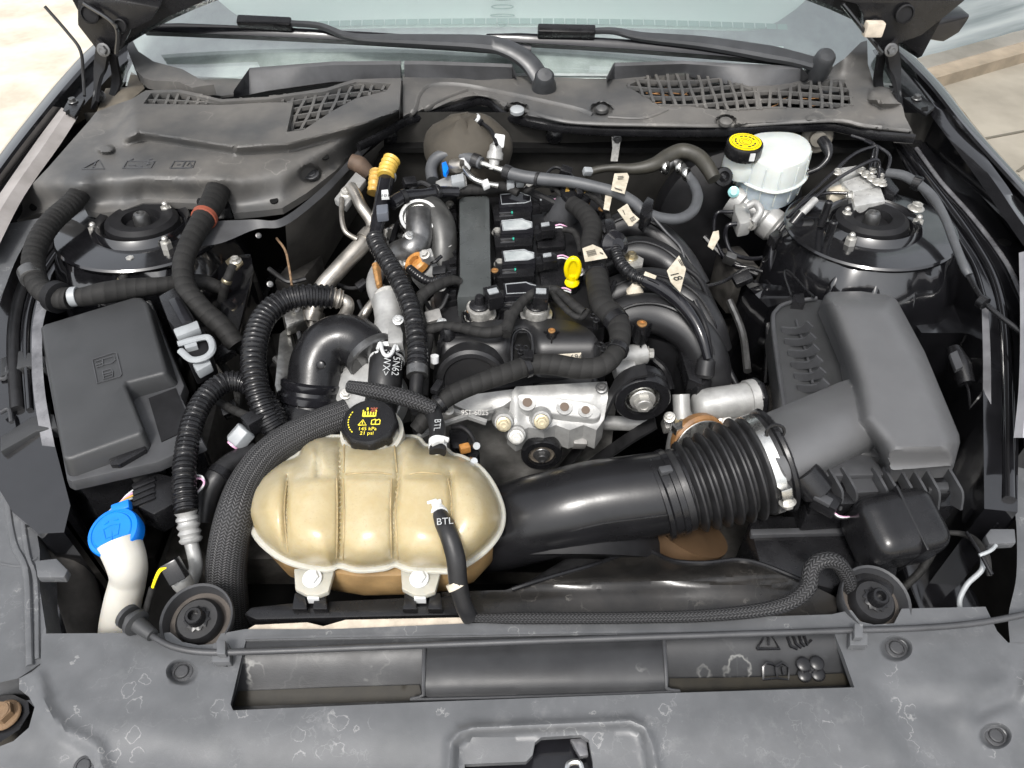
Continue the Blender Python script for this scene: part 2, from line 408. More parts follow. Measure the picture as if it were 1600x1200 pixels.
m_glassw = mat('milky tank plastic', (0.50, 0.53, 0.51), 0.35, var=0.06, vs=30, sss=0.35)
m_fluid = mat('pale blue grey plastic', (0.40, 0.46, 0.50), 0.32, var=0.10, vs=40, sss=0.3)

# prototype fasteners, shared by every copy
def proto(name, mb, m, bev=0.0):
    o = put(name, mb, m, None, bev=bev); me = o.data; bpy.data.objects.remove(o)
    return me
def hexm(h0=0.35, h1=1.0, stud=0.0):
    b = MB(); z = V((0, 0, 1)); o = V((0, 0, 0))
    b.lathe(o, z, [(1.35, 0), (1.38, 0.12), (1.3, 0.22), (0.95, 0.3)], 20)
    x = [V((math.cos(k * math.pi / 3) * 0.98, math.sin(k * math.pi / 3) * 0.98, 0.2)) for k in range(6)]
    t = [V((p.x * 0.97, p.y * 0.97, h1)) for p in x]; b.prism(t, x)
    b.lathe(V((0, 0, h1 - 0.01)), z, [(0.8, 0), (0.75, 0.1), (0.45, 0.12), (0.42, 0.03), (0.0, 0.0)], 16)
    if stud: b.lathe(o, z, [(0.52, h1 * 0.8), (0.52, h1 + stud * .75), (0.34, h1 + stud), (0, h1 + stud)], 12, rmod=lambda a, h: 1.0)
    return b
def fresh(b):                       # keep the prototype centred on its own origin
    me = bpy.data.meshes.new('fastener'); me.from_pydata([tuple(v) for v in b.v], [], b.f); me.shade_smooth()
    try: me.set_sharp_from_angle(angle=R(30))
    except Exception: pass
    return me
def pm(b, m): me = fresh(b); me.materials.append(m); return me
BOLT_Z = pm(hexm(), m_zinc); BOLT_Y = pm(hexm(), m_yellowz); BOLT_S = pm(hexm(h1=0.8), m_steel); BOLT_D = pm(hexm(), m_gun)
NUT_Z = pm(hexm(h1=1.5, stud=1.0), m_zinc)
def insert_proto():
    b = MB(); b.lathe(V((0, 0, 0)), V((0, 0, 1)), [(1, -0.3), (1, 0.1), (0.85, 0.16), (0.55, 0.16), (0.5, 0.0), (0, 0.0)], 18); return b
INSERT = pm(insert_proto(), m_brass)
def clip_proto():
    b = MB(); b.lathe(V((0, 0, 0)), V((0, 0, 1)), [(1.0, -0.02), (1.0, 0.06), (0.92, 0.12), (0.72, 0.14), (0.68, 0.05), (0.64, 0.05), (0.60, 0.20), (0.52, 0.26), (0, 0.28)], 28); return b
CLIP = pm(clip_proto(), m_plas)
# ================================================================ SETTING
m_ground = mat('pale concrete', (0.40, 0.36, 0.29), 0.9, col2=(0.60, 0.55, 0.46), vs=3.5, bump=0.6, bs=40, stain=(2.2, .12, (.30, .26, .20)))
b = MB(); n = 24; S = 120.0
b.grid([[V((-S + 2 * S * i / n, -S + 2 * S * j / n, 0)) for i in range(n + 1)] for j in range(n + 1)])
put('ground', b, m_ground, kind='structure')
# building wall out beyond the right wing, its foot where the paving ends
wa, wb = P(1467, 122, 0), P(1600, 84, 0); wd = (wb - wa).normalized(); wn = V((wd.y, -wd.x, 0))
wt = thing('metal_wall', 'pale blue grey sheet metal wall beyond the paving on the right', 'wall', wa)
m_wall = mat('blue grey sheet metal', (0.22, 0.26, 0.28), 0.18, spec=.8)
_t = m_wall.node_tree; _tc = _t.nodes.new('ShaderNodeTexCoord'); _mp = _t.nodes.new('ShaderNodeMapping'); _mp.inputs['Rotation'].default_value = (0, R(28), 0); _mp.inputs['Scale'].default_value = (.6, .6, 9); _n = _t.nodes.new('ShaderNodeTexNoise'); _n.inputs['Scale'].default_value = 1.6; _n.inputs['Detail'].default_value = 6
_cr = _t.nodes.new('ShaderNodeValToRGB'); _cr.color_ramp.elements[0].position = .35; _cr.color_ramp.elements[0].color = (.16, .20, .22, 1); _cr.color_ramp.elements[1].position = .65; _cr.color_ramp.elements[1].color = (.40, .45, .47, 1)
_t.links.new(_tc.outputs['Object'], _mp.inputs[0]); _t.links.new(_mp.outputs[0], _n.inputs[0]); _t.links.new(_n.outputs[0], _cr.inputs[0]); _t.links.new(_cr.outputs[0], _t.nodes['Principled BSDF'].inputs['Base Color'])
b = MB(); rows = []
for h in (0.14, 2.6):
    r_ = []
    for k in range(121):
        s_ = -0.75 + k * 0.075
        r_.append(wa + wd * s_ - wn * (0.004 if k % 8 < 1 else 0.0) + V((0, 0, h)))
    rows.append(r_)
b.grid(rows); put('cladding', b, m_wall, wt)
b = MB(); b.box(wa + wd * 3.75 + V((0, 0, 0.03)) - wn * -0.03, (9.0, 0.10, 0.06), X=wd)
put('plinth', b, mat('tan plinth', (0.22, 0.18, 0.13), 0.85, var=0.2, vs=8, bump=0.4, bs=50), wt)
b = MB(); b.add([wa + wd * -0.9 + V((0, 0, .003)), wa + wd * 9 + V((0, 0, .003)), wa + wd * 9 + wn * 6 + V((0, 0, .003)), wa + wd * -0.9 + wn * 6 + V((0, 0, .003))], [(0, 1, 2, 3)]); put('shade_toned_paving', b, mat('shade-toned tan concrete', (0.20, 0.18, 0.145), 0.7, col2=(0.27, 0.245, 0.20), vs=3, bump=.4, bs=60), kind='structure')  # darker tan puts the shade on this stretch of ground into its colour
b = MB()
for (x0, y0), (x1, y1) in (((1480, 228), (1600, 205)), ((1590, 268), (1700, 190)), ((1440, 150), (1600, 330))):
    b.ribbon([P(x0, y0, 0.005), P(x1, y1, 0.005)], 0.012, 0.006, n=2)
put('paving_joint', b, mat('joint grime', (0.10, 0.09, 0.07), 0.9), kind='structure')

# ================================================================ CAR SHELL
# dark belly of the bay: undertray and its side walls
ut = thing('undertray', 'shade-black undertray closing the engine bay from below', 'undertray', V((0, 0.85, 0.30)))
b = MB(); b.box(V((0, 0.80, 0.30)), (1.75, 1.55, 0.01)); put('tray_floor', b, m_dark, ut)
fwl = thing('firewall', 'dark felt covered firewall below the cowl with round push fasteners', 'firewall', V((0, 1.40, 0.3)))
b = MB(); rows = []
for z in (0.30, 0.5, 0.62, 0.70, 0.76, 0.82, 0.88, 0.94):
    rows.append([V((x * 0.82, 1.395 + 0.05 * sst(0.78, 0.70, z) * sst(0.0, 0.5, abs(x)) + 0.012 * noise.noise(V((x * 4, z * 5, 1))), z)) for x in [k / 24 - 1 for k in range(49)]])
b.grid(rows); put('felt_panel', b, m_felt, fwl)
for (px, py) in ((608, 213), (866, 212), (490, 268), (1290, 214), (1045, 330)):
    p = PY(px, py, 1.385)
    b = MB(); b.lathe(p, V((0, -1, 0.1)), [(0.016, -.004), (0.016, 0.004), (0.011, 0.006), (0.004, 0.010), (0, 0.010)], 16, rmod=lambda a, h: 1 + (0.12 * math.cos(6 * a) if h > .005 else 0))
    put('push_fastener', b, m_satin, fwl)

# ---- windscreen: a raked pane, its black border, pale sunshade right behind it
WS0 = V((0, 1.50, 0.95)); WSN = V((0, -math.sin(R(28)), math.cos(R(28)))); WSU = V((0, math.cos(R(28)), math.sin(R(28))))
def W(px, py, off=0.0):
    d = ray(px, py); t = (WS0 + WSN * off - CAM).dot(WSN) / d.dot(WSN); return CAM + d * t
ws = thing('windscreen', 'raked windscreen with grey border and pale mint shade showing through', 'windscreen', WS0)
def wsg(u, v, off): return WS0 + V((u, 0, 0)) + WSU * (v - 0.10 * u * u * 0) + WSN * (off - 0.05 * u * u)
m_pane = bpy.data.materials.new('tinted glass'); m_pane.use_nodes = True; _t = m_pane.node_tree; _t.nodes.clear()
_o = _t.nodes.new('ShaderNodeOutputMaterial'); _mx = _t.nodes.new('ShaderNodeMixShader'); _tr = _t.nodes.new('ShaderNodeBsdfTransparent'); _gl = _t.nodes.new('ShaderNodeBsdfGlossy'); _lw = _t.nodes.new('ShaderNodeLayerWeight'); _fr = _t.nodes.new('ShaderNodeMapRange')
_tr.inputs[0].default_value = (.97, 1, .985, 1); _gl.inputs['Roughness'].default_value = .02; _lw.inputs[0].default_value = .3; _fr.inputs[3].default_value = .05; _fr.inputs[4].default_value = .75; _t.links.new(_lw.outputs['Facing'], _fr.inputs[0])
_t.links.new(_fr.outputs[0], _mx.inputs[0]); _t.links.new(_tr.outputs[0], _mx.inputs[1]); _t.links.new(_gl.outputs[0], _mx.inputs[2]); _t.links.new(_mx.outputs[0], _o.inputs[0])
b = MB(); us = [k / 20 * 0.80 for k in range(-20, 21)]; vsq = [0.03 + 0.57 * k / 12 for k in range(13)]
b.loft([[wsg(u, v, 0.0) for u in us] + [wsg(u, v, -0.005) for u in reversed(us)] for v in vsq]); pn_ = put('pane', b, m_pane, ws)
_bm = bmesh.new(); _bm.from_mesh(pn_.data); bmesh.ops.recalc_face_normals(_bm, faces=_bm.faces); _bm.to_mesh(pn_.data); _bm.free()
m_shade = mat('mint sunshade', (0.80, 0.90, 0.85), 0.6, col2=(0.84, 0.91, 0.87), vs=6, rvar=0.1)
b = MB(); b.grid([[wsg(u, v, -0.02) for u in us] for v in vsq]); put('sunshade', b, m_shade, ws)
m_frit = mat('grey ceramic border', (0.33, 0.345, 0.35), 0.35, var=0.15, vs=20)
b = MB()
rows = [[], []]
for k, u in enumerate(us):
    top = 0.150 - 0.0 * u + 0.32 * max(0, abs(u) - 0.50) ** 1.5 * 6
    rows[0].append(wsg(u, 0.03, -0.012)); rows[1].append(wsg(u, min(0.55, top), -0.012))
b.grid(rows); put('border_band', b, m_frit, ws)
b = MB()
for k in range(46):
    u0 = -0.50 + k * 0.0235
    b.grid([[wsg(u0, 0.158, -0.0115), wsg(u0 + 0.021, 0.158, -0.0115)], [wsg(u0, 0.172, -0.0115), wsg(u0 + 0.021, 0.172, -0.0115)]])
put('dot_band', b, mat('pale print', (0.40, 0.52, 0.48), 0.5), ws, kind='stuff')
b = MB(); q = [wsg(0.49, 0.095, -0.0115), wsg(0.565, 0.10, -0.0115), wsg(0.565, 0.115, -0.0115), wsg(0.49, 0.11, -0.0115)]
b.add(q, [(0, 1, 2, 3)]); put('number_plate_window', b, m_shade, ws)
b = MB()
for i, (h, wd_) in enumerate(((0.020, 0.030), (0.010, 0.046), (0.010, 0.046), (0.006, 0.05), (0.010, 0.018))):
    c = wsg(-0.02, 0.245 - i * 0.022, -0.0112); b.tube([c + V((wd_ / 2 * math.cos(a), 0, 0)) + WSU * (h / 2 * math.sin(a)) for a in [k * math.pi / 8 for k in range(17)]], 0.0012, 4, 1)
put('etched_mark', b, mat('etched grey', (0.34, 0.46, 0.42), 0.5), ws)

# ---- cowl: outline sighted from the photograph, height by zcowl
L1 = [(60, 285), (95, 274), (150, 268), (250, 275), (380, 278), (450, 258), (520, 222), (575, 195), (625, 172)]
L2 = [(20, 340), (60, 332), (130, 324), (190, 329), (224, 317), (308, 318), (364, 332), (441, 325), (525, 266), (560, 224), (625, 192)]
SL = [(190, 212), (220, 202), (300, 214), (370, 225), (450, 220), (540, 196), (625, 170)]
FLAPB = [(360, 152), (420, 140), (520, 126), (640, 123), (800, 125), (815, 122), (945, 128), (1060, 116), (1110, 124), (1170, 138), (1220, 136), (1265, 124)]
FLAPT = [(360, 149), (390, 106), (520, 96), (660, 95), (800, 100), (808, 119), (945, 127), (960, 98), (1068, 95), (1145, 99), (1255, 103), (1265, 122)]
NOSE = [(630, 188), (660, 178), (716, 164), (744, 154), (765, 157), (786, 175), (817, 186), (870, 196), (940, 201), (1045, 203), (1127, 203), (1197, 198), (1250, 196), (1302, 194), (1355, 206), (1428, 213)]
def bumpz(x, y): return 0.0016 * noise.noise(V((x * 0.012, y * 0.03, 0)))
def zleft(x, y):
    a, c = yl(L1, x), yl(L2, x)
    z = 0.948 - 0.048 * sst(a - 4, c, y)
    s_ = yl(SL, x)
    if x > 170: z += 0.024 * sst(s_ + 20, s_ + 2, y) * sst(170, 215, x)
    z += 0.008 * sst(16, 10, math.hypot((x - 165) / 1.0, (y - 233) / 0.5)) * 1.0              # round boss
    z += 0.016 * gau(math.hypot((x - 128) / 36, (y - 294) / 26), 0.9)                         # hose hoods
    z += 0.010 * gau(math.hypot((x - 340) / 30, (y - 278) / 16), 0.9)
    z -= 0.03 * sst(95, 25, x) * sst(230, 300, y)
    for (hx, hy) in ((485, 272), ): z -= 0.008 * sst(20, 14, math.hypot(x - hx, (y - hy) / .8))
    z -= 0.012 * sst(-5, 40, y - (330 - (x - 441) * 0.75)) * (x > 441)
    return z + bumpz(x, y)
def zmain(x, y):
    nb = yl(NOSE, x); fb = yl(FLAPB, x); ft = yl(FLAPT, x)
    z = 0.945 + 0.010 * sst(nb, nb - 50, y)
    z -= 0.014 * sst(nb - 9, nb, y)
    for (hx, hy, rx) in ((808, 172, 17), (940, 171, 16), (1134, 190, 15)):
        d = math.hypot((x - hx) / rx, (y - hy) / (rx * .62)); z -= 0.010 * sst(1.15, 0.95, d)
        z += 0.006 * sst(0.8, 0.6, d)
    for (hx, hy) in ((1271, 186), (1378, 201)):
        z += 0.005 * sst(14, 9, math.hypot(x - hx, (y - hy) / .55))
    if x > 1340: z -= 0.012 * sst(0, 50, y - 160) * sst(1340, 1400, x)
    z += 0.016 * sst(8, 2, pold(BLK, x, y)) * 0 + (0.016 * sst(0, 9, pold(BLK, x, y)) if inpoly(BLK, x, y) else 0)
    if x > 1285: z += 0.05 * sst(140, 70, y) * sst(1280, 1320, x)
    return z + bumpz(x, y)
RDG = [(648, 186), (652, 150), (672, 134), (720, 133), (800, 148), (900, 170), (940, 183), (1010, 185), (1040, 172), (1020, 192), (930, 192), (860, 184), (800, 164), (740, 146), (700, 152), (664, 172)]
BLK = [(1358, 136), (1392, 134), (1412, 166), (1378, 170), (1352, 158)]
GL = [(224, 162), (236, 145), (277, 144), (301, 149), (345, 159), (420, 155), (459, 149), (508, 143), (556, 128), (611, 131), (604, 142), (555, 154), (520, 173), (474, 203), (448, 206), (458, 160), (420, 160), (345, 164)]
GR = [(978, 134), (1000, 125), (1020, 117), (1086, 116), (1128, 121), (1170, 140), (1209, 143), (1239, 136), (1272, 126), (1320, 128), (1327, 145), (1333, 164), (1305, 170), (1230, 168), (1155, 173), (1110, 170), (1065, 165), (1029, 164), (999, 146)]
OL = [(21, 346), (25, 318), (48, 290), (75, 262), (110, 222), (140, 188), (150, 175), (172, 166), (205, 155), (228, 141), (280, 140), (305, 145), (345, 155), (420, 151), (458, 145), (505, 139), (553, 124), (600, 122), (627, 122), (625, 150), (623, 189), (592, 204), (560, 224), (525, 266), (480, 301), (441, 325), (400, 330), (364, 333), (352, 300), (338, 288), (322, 292), (308, 318), (265, 316), (224, 317), (189, 330), (154, 333), (134, 328), (126, 313), (112, 308), (100, 316), (80, 331), (60, 333)]
OM = [(629, 119)] + [(x, y - 4) for x, y in FLAPB if 640 <= x] + [(1285, 121), (1300, 105), (1320, 91), (1345, 66), (1355, 63), (1356, 100), (1366, 133), (1397, 138), (1411, 168), (1414, 182), (1430, 214), (1400, 212)] + NOSE[::-1]
FL = [(360, 150)] + [p for p in FLAPT if 380 <= p[0] <= 660] + [(628, 96), (628, 121)] + [p for p in FLAPB[::-1] if 400 < p[0] < 600]
cl = thing('cowl_side_cover', 'dusty plastic cowl cover on the left with raised warning symbols and a grille', 'cowl cover', P(330, 250, 0.93))
b = MB(); b.field(OL, [GL], zleft, 6, 0.012, rings=[(165, 233, 16, 8), (485, 272, 18, 14)], lines=[(SL, (-3, 0, 3, 6, 9, 12, 15, 18, 21, 24)), (L1, (-4, 0, 6, 12))]); put('cover_sheet', b, m_cowl, cl)
cm = thing('windscreen_cowl', 'wide dusty cowl panel below the wipers with wavy nose and right hand grille', 'cowl cover', P(1000, 170, 0.93))
b = MB(); b.field(OM, [GR], zmain, 6, 0.014, rings=[(808, 172, 17, 10.5), (940, 171, 16, 10), (1134, 190, 15, 9.3), (1271, 186, 13, 7), (1378, 201, 13, 7)], lines=[(BLK + BLK[:1], (-6, -3, 0, 2)), ([(x, y) for x, y in NOSE], (-10, -7, -4, -1))]); put('panel_sheet', b, m_cowl, cm)
def flap(name, xs, parent):
    lo = [P(x, yl(FLAPB, x) + 1, .950) for x in xs]; hi = [P(x, yl(FLAPT, x), .985) for x in xs]; b = MB()
    b.loft([[a + V((0, -.002, 0)), a * .12 + c * .88 + V((0, -.006, 0)), c, c + V((0, .008, -.003)), a + V((0, .010, 0))] for a, c in zip(lo, hi)]); put(name, b, m_cowldark, parent)
flap('upright_flap', [366, 378, 390, 420, 455, 490, 520, 560, 600, 626], cl)
for nm, ln, r_ in (('pressed_bead', [(640, 182), (650, 168), (656, 148), (674, 134), (720, 133), (800, 148), (900, 170), (925, 180)], .0055), ('pressed_bead', [(664, 172), (676, 164), (700, 152), (730, 141)], .005), ('pressed_bead', [(950, 182), (1000, 184), (1024, 178), (1042, 170)], .005), ('pressed_bead', [(640, 186), (700, 158), (740, 148), (770, 152), (800, 166), (870, 187), (930, 193), (1040, 195), (1140, 196), (1300, 188), (1350, 196), (1420, 204)], .004)):
    b = MB(); b.tube([P(x, y, zmain(x, y) + .0005) for x, y in spl2(ln, 5)], r_, 8, 1, flat=.6); put(nm, b, m_cowl, cm)
flap('upright_flap', [632, 660, 700, 740, 780, 800, 806], cm); flap('upright_flap', [948, 960, 990, 1030, 1068, 1100, 1145, 1170, 1200, 1230, 1250, 1262], cm)
def grille(poly, zf, parent, x0, x1, dx, lean, rows_):
    b = MB()
    def run(pts, wpx):
        cur = []
        for (x, y) in pts + [(-1, -1)]:
            if x >= 0 and (inpoly(poly, x, y) or pold(poly, x, y) < 2.5): cur.append(P(x, y, zf(x, y) - 0.001))
            else:
                if len(cur) > 2: b.ribbon(cur, wpx * mpp(cur[0]), 0.007, n=1)
                cur = []
    ys = [p[1] for p in poly]; ya, yb = min(ys) - 3, max(ys) + 3
    x = x0
    while x < x1:
        run([(x + lean(x) * (y - ya) + 1.5 * math.sin(y * .1 + x), y) for y in [ya + 2 * k for k in range(int((yb - ya) / 2) + 2)]], 4.2); x += dx
    for rf in rows_: run([(x, rf(x)) for x in range(int(x0) - 20, int(x1) + 20, 4)], 3.6)
    put('grille', b, m_cowl, parent, kind='stuff')
grille(GL, lambda x, y: 0.950 + 0.016 * sst(230, 150, y), cl, 225, 640, 16.5, lambda x: -0.42, [lambda x, k=k: 150 + k * 11.5 - 0.10 * max(0, x - 440) + 3 * math.sin(x * .02) for k in range(-1, 8)])
grille(GR, zmain, cm, 960, 1345, 16.0, lambda x: 0.28 if x < 1180 else 0.05, [lambda x, k=k: 112 + k * 12.5 + 4.5 * math.sin((x - 980) * .021) for k in range(0, 6)])
# dark trough under the grilles, with a duct seen through the right one
tr = thing('cowl_trough', 'dark air intake trough seen through the cowl grilles', 'trough', V((0, 1.5, 0.86)))
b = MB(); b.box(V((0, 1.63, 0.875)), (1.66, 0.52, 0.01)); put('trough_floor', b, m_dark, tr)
b = MB(); b.tube([P(1150, 165, .90), P(1230, 150, .90), P(1330, 140, .90)], 0.022, 12); put('duct', b, m_gun, tr)
b = MB()
for k in range(26):
    x = random.uniform(990, 1320); y = random.uniform(122, 168); a = random.uniform(-0.6, 0.9)
    p = P(x, y, .93); b.tube([p, p + V((math.cos(a), math.sin(a) * .8, .1)) * 0.02, p + V((math.cos(a + .3), math.sin(a + .3), 0)) * 0.045], 0.0009, 5, 3)
put('dry_pine_needle', b, mat('dry needle', (0.33, 0.17, 0.07), 0.8), label='dry brown pine needles scattered behind the right cowl grille', cat='pine needles', kind='stuff')
b = MB(); b.field([(232, 136), (300, 118), (360, 104), (520, 98), (800, 96), (960, 92), (1100, 94), (1250, 98), (1290, 112), (1285, 124), (1170, 132), (945, 131), (800, 128), (640, 126), (520, 128), (345, 150)], [], lambda x, y: .942, 12, .004); put('rear_shelf', b, m_cowl, cm)
# raised marks on the left cover
def mark(lines, zf, wpx, h=0.0016):
    b = MB()
    for ln in lines:
        pts = [P(x, y, zf(x, y) + h * .4) for x, y in ln]
        b.ribbon(pts, wpx * mpp(pts[0]), h, n=1)
    return b
put('warning_symbol', mark([[(128, 264), (155, 250), (163, 264), (128, 264)], [(150, 253), (147, 259)], [(146, 261), (145, 262)]], zleft, 2.2), m_cowldark, cl)
put('battery_symbol', mark([[(192, 263), (199, 252), (242, 252), (236, 262), (192, 263)], [(201, 258), (212, 258)], [(212, 260), (222, 260)], [(225, 255), (234, 257)], [(229, 258), (232, 254)], [(204, 251), (208, 248)], [(232, 250), (238, 248)]], zleft, 2.2), m_cowldark, cl)
put('book_symbol', mark([[(266, 263), (273, 252), (305, 252), (301, 262), (266, 263)], [(284, 262), (290, 252)], [(276, 258), (282, 257)], [(292, 259), (297, 254), (299, 260)]], zleft, 2.2), m_cowldark, cl)
b = MB()                                     # hose sleeves moulded under the cover edge
inst('push_clip', CLIP, cl, P(486, 272, zleft(486, 272) + .001), V((0, -.2, 1)), 0.014)
for (hx, hy, r_) in ((508, 245, 6), (428, 313, 6.5), (54, 322, 8)):
    b = MB(); p = P(hx, hy, zleft(hx, hy) + .0008); b.lathe(p, V((0, -.25, 1)), [(0, 0.0004), (r_ * mpp(p), 0.0004), (r_ * mpp(p), -0.002)], 16); put('drilled_hole', b, m_dark, cl)
for (hx, hy, r_) in ((808, 172, 11), (940, 170, 9), (1134, 190, 10)):
    p = P(hx, hy, 0.951); b = MB(); b.lathe(p, V((0, -.15, 1)), [(r_ * mpp(p), -.004), (r_ * mpp(p), 0.002), (r_ * .8 * mpp(p), 0.004), (0, 0.005)], 22); put('push_clip', b, m_greyp if hx == 808 else m_cowl, cm)
# black seal rail following the wavy nose, and the flange under the left cover
b = MB(); b.tube([P(x, y + 4, .928) for x, y in [(560, 226), (600, 206)] + NOSE], 0.006, 8, 3, flat=1.5); put('seal_rail', b, m_satin, cm)
b = MB(); b.grid([[P(x, y, .915) for x, y in spl2([(300, 352), (330, 346), (395, 343), (440, 341), (500, 296), (545, 250), (575, 216)])], [P(x, y, .905) for x, y in spl2([(300, 385), (345, 380), (400, 358), (446, 352), (508, 304), (556, 254), (590, 218)])]])
put('seal_flange', b, m_cowldark, cl, flat=False)
b = MB(); b.grid([[P(x, y, z) for x, y, z in r_] for r_ in (((446, 352, .90), (508, 304, .905), (556, 254, .91), (600, 218, .915)), ((452, 440, .72), (505, 420, .70), (560, 330, .74), (600, 250, .80)))])
put('insulation_flap', b, mat('grey felt', (.095, .088, .078), .85, var=.3, vs=12, bump=.4, bs=300), label='dark felt flap hanging below the left cowl cover', cat='insulation')

# corner gussets rising from cowl to hood hinge
def gusset(name, label, pts, rows):
    b = MB(); b.grid(rows); return put(name, b, m_cowl, label=label, cat='trim')
b = MB(); b.field([(198, 74), (205, 60), (216, 80), (240, 96), (285, 108), (320, 128), (334, 132), (318, 134), (300, 137), (280, 128), (240, 126), (225, 122), (212, 110)], [], lambda x, y: 0.975 + 0.03 * sst(130, 60, y), 6, 0.02)
put('corner_trim', b, m_cowl, label='curved grey corner trim at the left foot of the windscreen', cat='trim')
b = MB(); b.field([(150, 178), (165, 138), (198, 136), (205, 112), (218, 120), (226, 138), (205, 156), (172, 168)], [], lambda x, y: 0.945 + 0.01 * gau(math.hypot(x - 196, y - 150), 14), 6, 0.05)
put('corner_bracket', b, mat('dusty brown plastic', (0.085, 0.075, 0.06), 0.7, col2=(0.14, 0.12, 0.09), vs=15, bump=.4, bs=200), label='dusty brown bracket behind the left cowl cover', cat='bracket')

# ---- wipers
m_arm = mat('satin wiper black', (0.035, 0.037, 0.04), 0.38, var=0.15, rvar=.06)
def wiper(label, blade, arm, head, pivot, grp):
    t = thing('windscreen_wiper', label, 'wiper', W(*pivot[0], .02), grp)
    b = MB(); (x0, y0), (x1, y1) = blade
    pts = [W(lerp(x0, x1, k / 10), lerp(y0, y1, k / 10) - 3 * math.sin(k / 10 * math.pi), 0.022) for k in range(11)]
    rg = []
    for i, p in enumerate(pts):
        e = 0.55 if i in (0, 10) else 1.0
        rg.append([p + V((0, -.010, -.003)) * e, p + V((0, -.006, .006)) * e, p + V((0, .002, .011)) * e, p + V((0, .010, .002)) * e, p + V((0, .004, -.006)) * e])
    b.loft(rg); put('blade', b, m_gloss, t)
    b = MB(); b.loft([[p + WSN * -.006 + WSU * -.004, p + WSN * -.006 + WSU * .004, p + WSN * -.021 + WSU * .001, p + WSN * -.021 + WSU * -.001] for p in pts]); put('rubber_lip', b, m_rub, t)
    b = MB(); pts = [W(x, y, .042) for x, y in head]; d = (pts[-1] - pts[0]); c = (pts[0] + pts[-1]) / 2
    b.box(c, (d.length, 0.020, 0.020), X=d, Z=WSN); put('blade_adapter', b, m_satin, t, bev=.004)
    b = MB(); rg = []; ap = [W(x, y, o) for x, y, o, _ in arm]; sp = spline(ap, 6)
    for i, p in enumerate(sp):
        f = i / (len(sp) - 1) * (len(arm) - 1); k = min(int(f), len(arm) - 2); wdt = lerp(arm[k][3], arm[k + 1][3], f - k)
        tg = (sp[min(i + 1, len(sp) - 1)] - sp[max(0, i - 1)]).normalized(); s_ = WSN.cross(tg).normalized(); h = 0.006 + wdt * .22
        rg.append([p + s_ * (wdt * .5) - WSN * h * .5, p + s_ * (wdt * .5) + WSN * h * .2, p + s_ * (wdt * .32) + WSN * h * .55, p - s_ * (wdt * .32) + WSN * h * .55, p - s_ * (wdt * .5) + WSN * h * .2, p - s_ * (wdt * .5) - WSN * h * .5])
    b.loft(rg); put('arm', b, m_arm, t)
    b = MB(); p = W(*pivot[0], .03); ax = V((0, -.55, .85)); b.lathe(p, ax, [(.024, -.05), (.024, .0), (.020, .010), (.019, .028), (.014, .034), (0, .035)], 22); put('pivot_cap', b, m_arm, t)
    return t
G_W = 'windscreen wipers resting at the foot of the glass'
wiper('wiper with its arm curving down to a pivot at mid cowl', ((222, 43), (830, 76)), [(455, 36, .045, .010), (500, 40, .045, .011), (540, 55, .04, .014), (580, 60, .04, .018), (650, 62, .04, .024), (750, 66, .045, .032), (790, 74, .045, .034), (825, 95, .04, .036), (848, 128, .03, .036)], [(372, 34), (456, 38)], [(850, 133)], G_W)
wiper('wiper with its arm sloping to a pivot at the right end of the cowl', ((760, 58), (1290, 96)), [(925, 48, .045, .010), (960, 48, .045, .012), (1005, 57, .04, .018), (1100, 66, .04, .026), (1200, 82, .04, .032), (1240, 90, .04, .028), (1270, 98, .035, .028)], [(840, 48), (930, 50)], [(1282, 102)], G_W)

# ---- hood, raised: only its rear corners come into the picture
hd = thing('raised_hood', 'black hood held open, its two rear corners showing above the bay', 'hood', V((0, 1.5, 1.0)))
hdir = V((0, -math.cos(R(80)), math.sin(R(80)))); hn = V((0, -hdir.z, hdir.y)) * -1
def hoodp(u, v, off):
    au = abs(u); x = u * (0.80 + 0.05 * v); z0 = 1.005 + 0.17 * (1 - au ** 2.6)
    return V((x, 1.50 + 0.03 * (1 - au), z0)) + hdir * (v * 1.05) + V((0, 1, 0.4)).normalized() * off
for nm, off, m_ in (('outer_skin', 0.06, m_paint), ('inner_frame', 0.0, m_satin)):
    b = MB(); b.grid([[hoodp(k / 16 - 1, v / 10, off - (0.012 * (1 if 1 < v < 9 and (k % 8) in (2, 3, 4, 5, 6) else 0) if off == 0 else 0)) for k in range(33)] for v in range(11)]); put(nm, b, m_, hd)
b = MB(); b.loft([[hoodp(k / 16 - 1, 0, 0), hoodp(k / 16 - 1, 0, 0.06), hoodp(k / 16 - 1, -.01, 0.055), hoodp(k / 16 - 1, -.012, 0.01)] for k in range(33)]); put('rear_edge', b, m_satin, hd)
